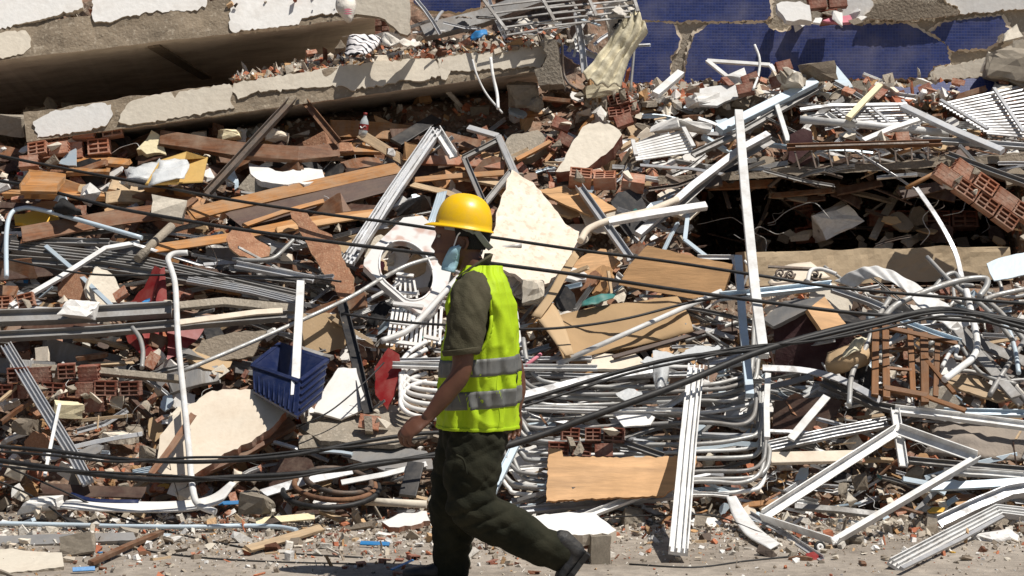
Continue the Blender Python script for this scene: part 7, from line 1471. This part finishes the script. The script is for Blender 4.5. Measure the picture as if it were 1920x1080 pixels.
# boots
def boot(heel, toe, up, sidev):
    f = (toe - heel).normalized(); up = (up - f * up.dot(f)).normalized(); sd = f.cross(up); L_ = (toe - heel).length
    out = []
    prof = [(-.03, .036, .07), (.08, .040, .085), (.35, .042, .075), (.6, .047, .055), (.85, .045, .045), (1.0, .032, .036)]
    V = []; Fc = []; n = 16
    for t, w_, h_ in prof:
        c = heel + f * L_ * t + up * h_ / 2
        for k in range(n): a = 2 * math.pi * k / n; ca, sa = math.cos(a), math.sin(a); V.append(c + sd * w_ * math.copysign(abs(ca) ** .7, ca) + up * (h_ / 2) * math.copysign(abs(sa) ** .7, sa))
    for i in range(len(prof) - 1):
        for k in range(n): Fc.append((i * n + k, i * n + (k + 1) % n, (i + 1) * n + (k + 1) % n, (i + 1) * n + k))
    Fc += [tuple(range(n)), tuple(range((len(prof) - 1) * n, len(prof) * n))]
    up_p = limb([heel + f * L_ * .16 + up * .03, heel + f * L_ * .14 + up * .12], [.046, .05], n=3); 
    V2, F2 = remesh([(V, Fc), up_p], .007, 3); b_ = pm('boot', V2, F2, 'boot')
    S_ = []; 
    for sgn in (1, -1):
        row = [(-.04, .03), (.0, .042), (.3, .038), (.62, .05), (.9, .044), (1.04, .02)]
        S_ += [(t, w_ * sgn) for t, w_ in (row if sgn == 1 else row[::-1])]
    k = len(S_); V3 = [heel + f * L_ * t + sd * w_ + up * .006 for t, w_ in S_] + [heel + f * L_ * t + sd * w_ - up * .018 for t, w_ in S_]
    pm('sole', V3, [tuple(range(k)), tuple(range(k, 2 * k))[::-1]] + [(i, k + i, k + (i + 1) % k, (i + 1) % k) for i in range(k)], 'black_rubber', b_, smooth=False)
boot(MP(1096, 1030, -.085), MP(1050, 1086, -.10), Vector((-.75, -.1, .55)), 1)
boot(Vector((MP(868, 0).x, MD + .08, .02)), Vector((MP(868, 0).x - .27, MD + .06, .02)), Vector((0, 0, 1)), 1)

# hard hat
HC = MP(869, 424); ha = Matrix.Rotation(math.radians(8.5), 4, 'Y')       # front brim a little higher than the back
def hatp(v): return HC + ha @ Vector(v)
V = []; Fc = []; n = 56; LV = 16
for i in range(LV + 1):
    ph = (i / LV) * math.pi / 2
    for k in range(n):
        th = 2 * math.pi * k / n; c, s_ = math.cos(th), math.sin(th); r_ = math.cos(ph) ** .82; z = .138 * math.sin(ph) ** .92
        x, y = -c * .126 * r_, -s_ * .108 * r_
        z += (.007 * math.exp(-(y / .014) ** 2) + .004 * math.exp(-((abs(y) - .045) / .010) ** 2)) * smooth01(.25, .6, math.sin(ph)) * (1 if r_ > .02 else 1)
        V.append(hatp((x, y, z)))
for i in range(LV):
    for k in range(n): Fc.append((i * n + k, i * n + (k + 1) % n, (i + 1) * n + (k + 1) % n, (i + 1) * n + k))
# brim: three rings going out and slightly down
base = len(V)
for j, (o_, dz) in enumerate(((.006, -.004), (.011, -.008), (.012, -.012))):
    for k in range(n):
        th = 2 * math.pi * k / n; c, s_ = math.cos(th), math.sin(th); fr = max(0, c) ** 2.2; pk = (j + 1) / 3 * .036 * fr
        V.append(hatp((-c * (.126 + o_ + pk), -s_ * (.108 + o_), dz - .006 * fr * (j / 2))))
pr = 0
for j in range(3):
    a0 = pr; b0 = base + j * n
    for k in range(n): Fc.append((a0 + k, b0 + k, b0 + (k + 1) % n, a0 + (k + 1) % n))
    pr = b0
hat = pm('hard_hat', V, Fc, 'helmet_yellow'); md = hat.modifiers.new('thickness', 'SOLIDIFY'); md.thickness = .0035
sb = [hatp((-math.cos(a) * .102, -math.sin(a) * .088, -.012 - (.022 if math.cos(a) < -.2 else 0) * (1 if True else 0) * smooth01(.2, .6, -math.cos(a)))) for a in [2 * math.pi * k / 40 for k in range(41)]]
V, Fc = sweep(sb, SEC['box'], .003, .014, ref=Vector((0, 0, 1))); pm('headband', V, Fc, 'strap_grey', hat)
V, Fc = sweep(spline([MP(893, 432, -.088), MP(903, 446, -.075), MP(914, 460, -.045), MP(920, 466, 0)], 5), SEC['box'], .003, .013, ref=Vector((0, -.3, 1))); pm('nape_strap', V, Fc, 'strap_grey', hat)

# mask pulled down under the chin
rows = []
for i in range(7):
    t = i / 6; r_ = []
    for j in range(7):
        u = j / 6; px = 847 + 14 * u - 15 * t + 4 * t * u + (u - .5) * 10 * math.sin(t * 2.6); py = 465 + 41 * t - 6 * u * (1 - t) + 5 * u * t; y = -.066 - .020 * math.sin(u * 2.6) - .008 * math.sin(t * 6.3 + u) - .005 * math.sin(t * 20)
        r_.append(MP(px, py, y))
    rows.append(r_)
V = [p for r_ in rows for p in r_]; Fc = [(i * 7 + j, i * 7 + j + 1, (i + 1) * 7 + j + 1, (i + 1) * 7 + j) for i in range(6) for j in range(6)]
mk_ = pm('face_mask', V, Fc, 'mask_blue'); md = mk_.modifiers.new('thickness', 'SOLIDIFY'); md.thickness = .006
V, Fc = sweep(spline([MP(850, 468, -.090), MP(854, 456, -.086), MP(859, 442, -.086), MP(864, 436, -.088)], 5), SEC['box'], .003, .0015, ref=Vector((0, -1, 0))); pm('ear_loop', V, Fc, 'mask_white', mk_)
V, Fc = sweep(spline([MP(854, 484, -.088), MP(860, 472, -.088), MP(864, 462, -.09)], 4), SEC['box'], .005, .002, ref=Vector((0, -1, 0))); pm('ear_loop', V, Fc, 'mask_blue', mk_)
print('objects', len(bpy.data.objects))
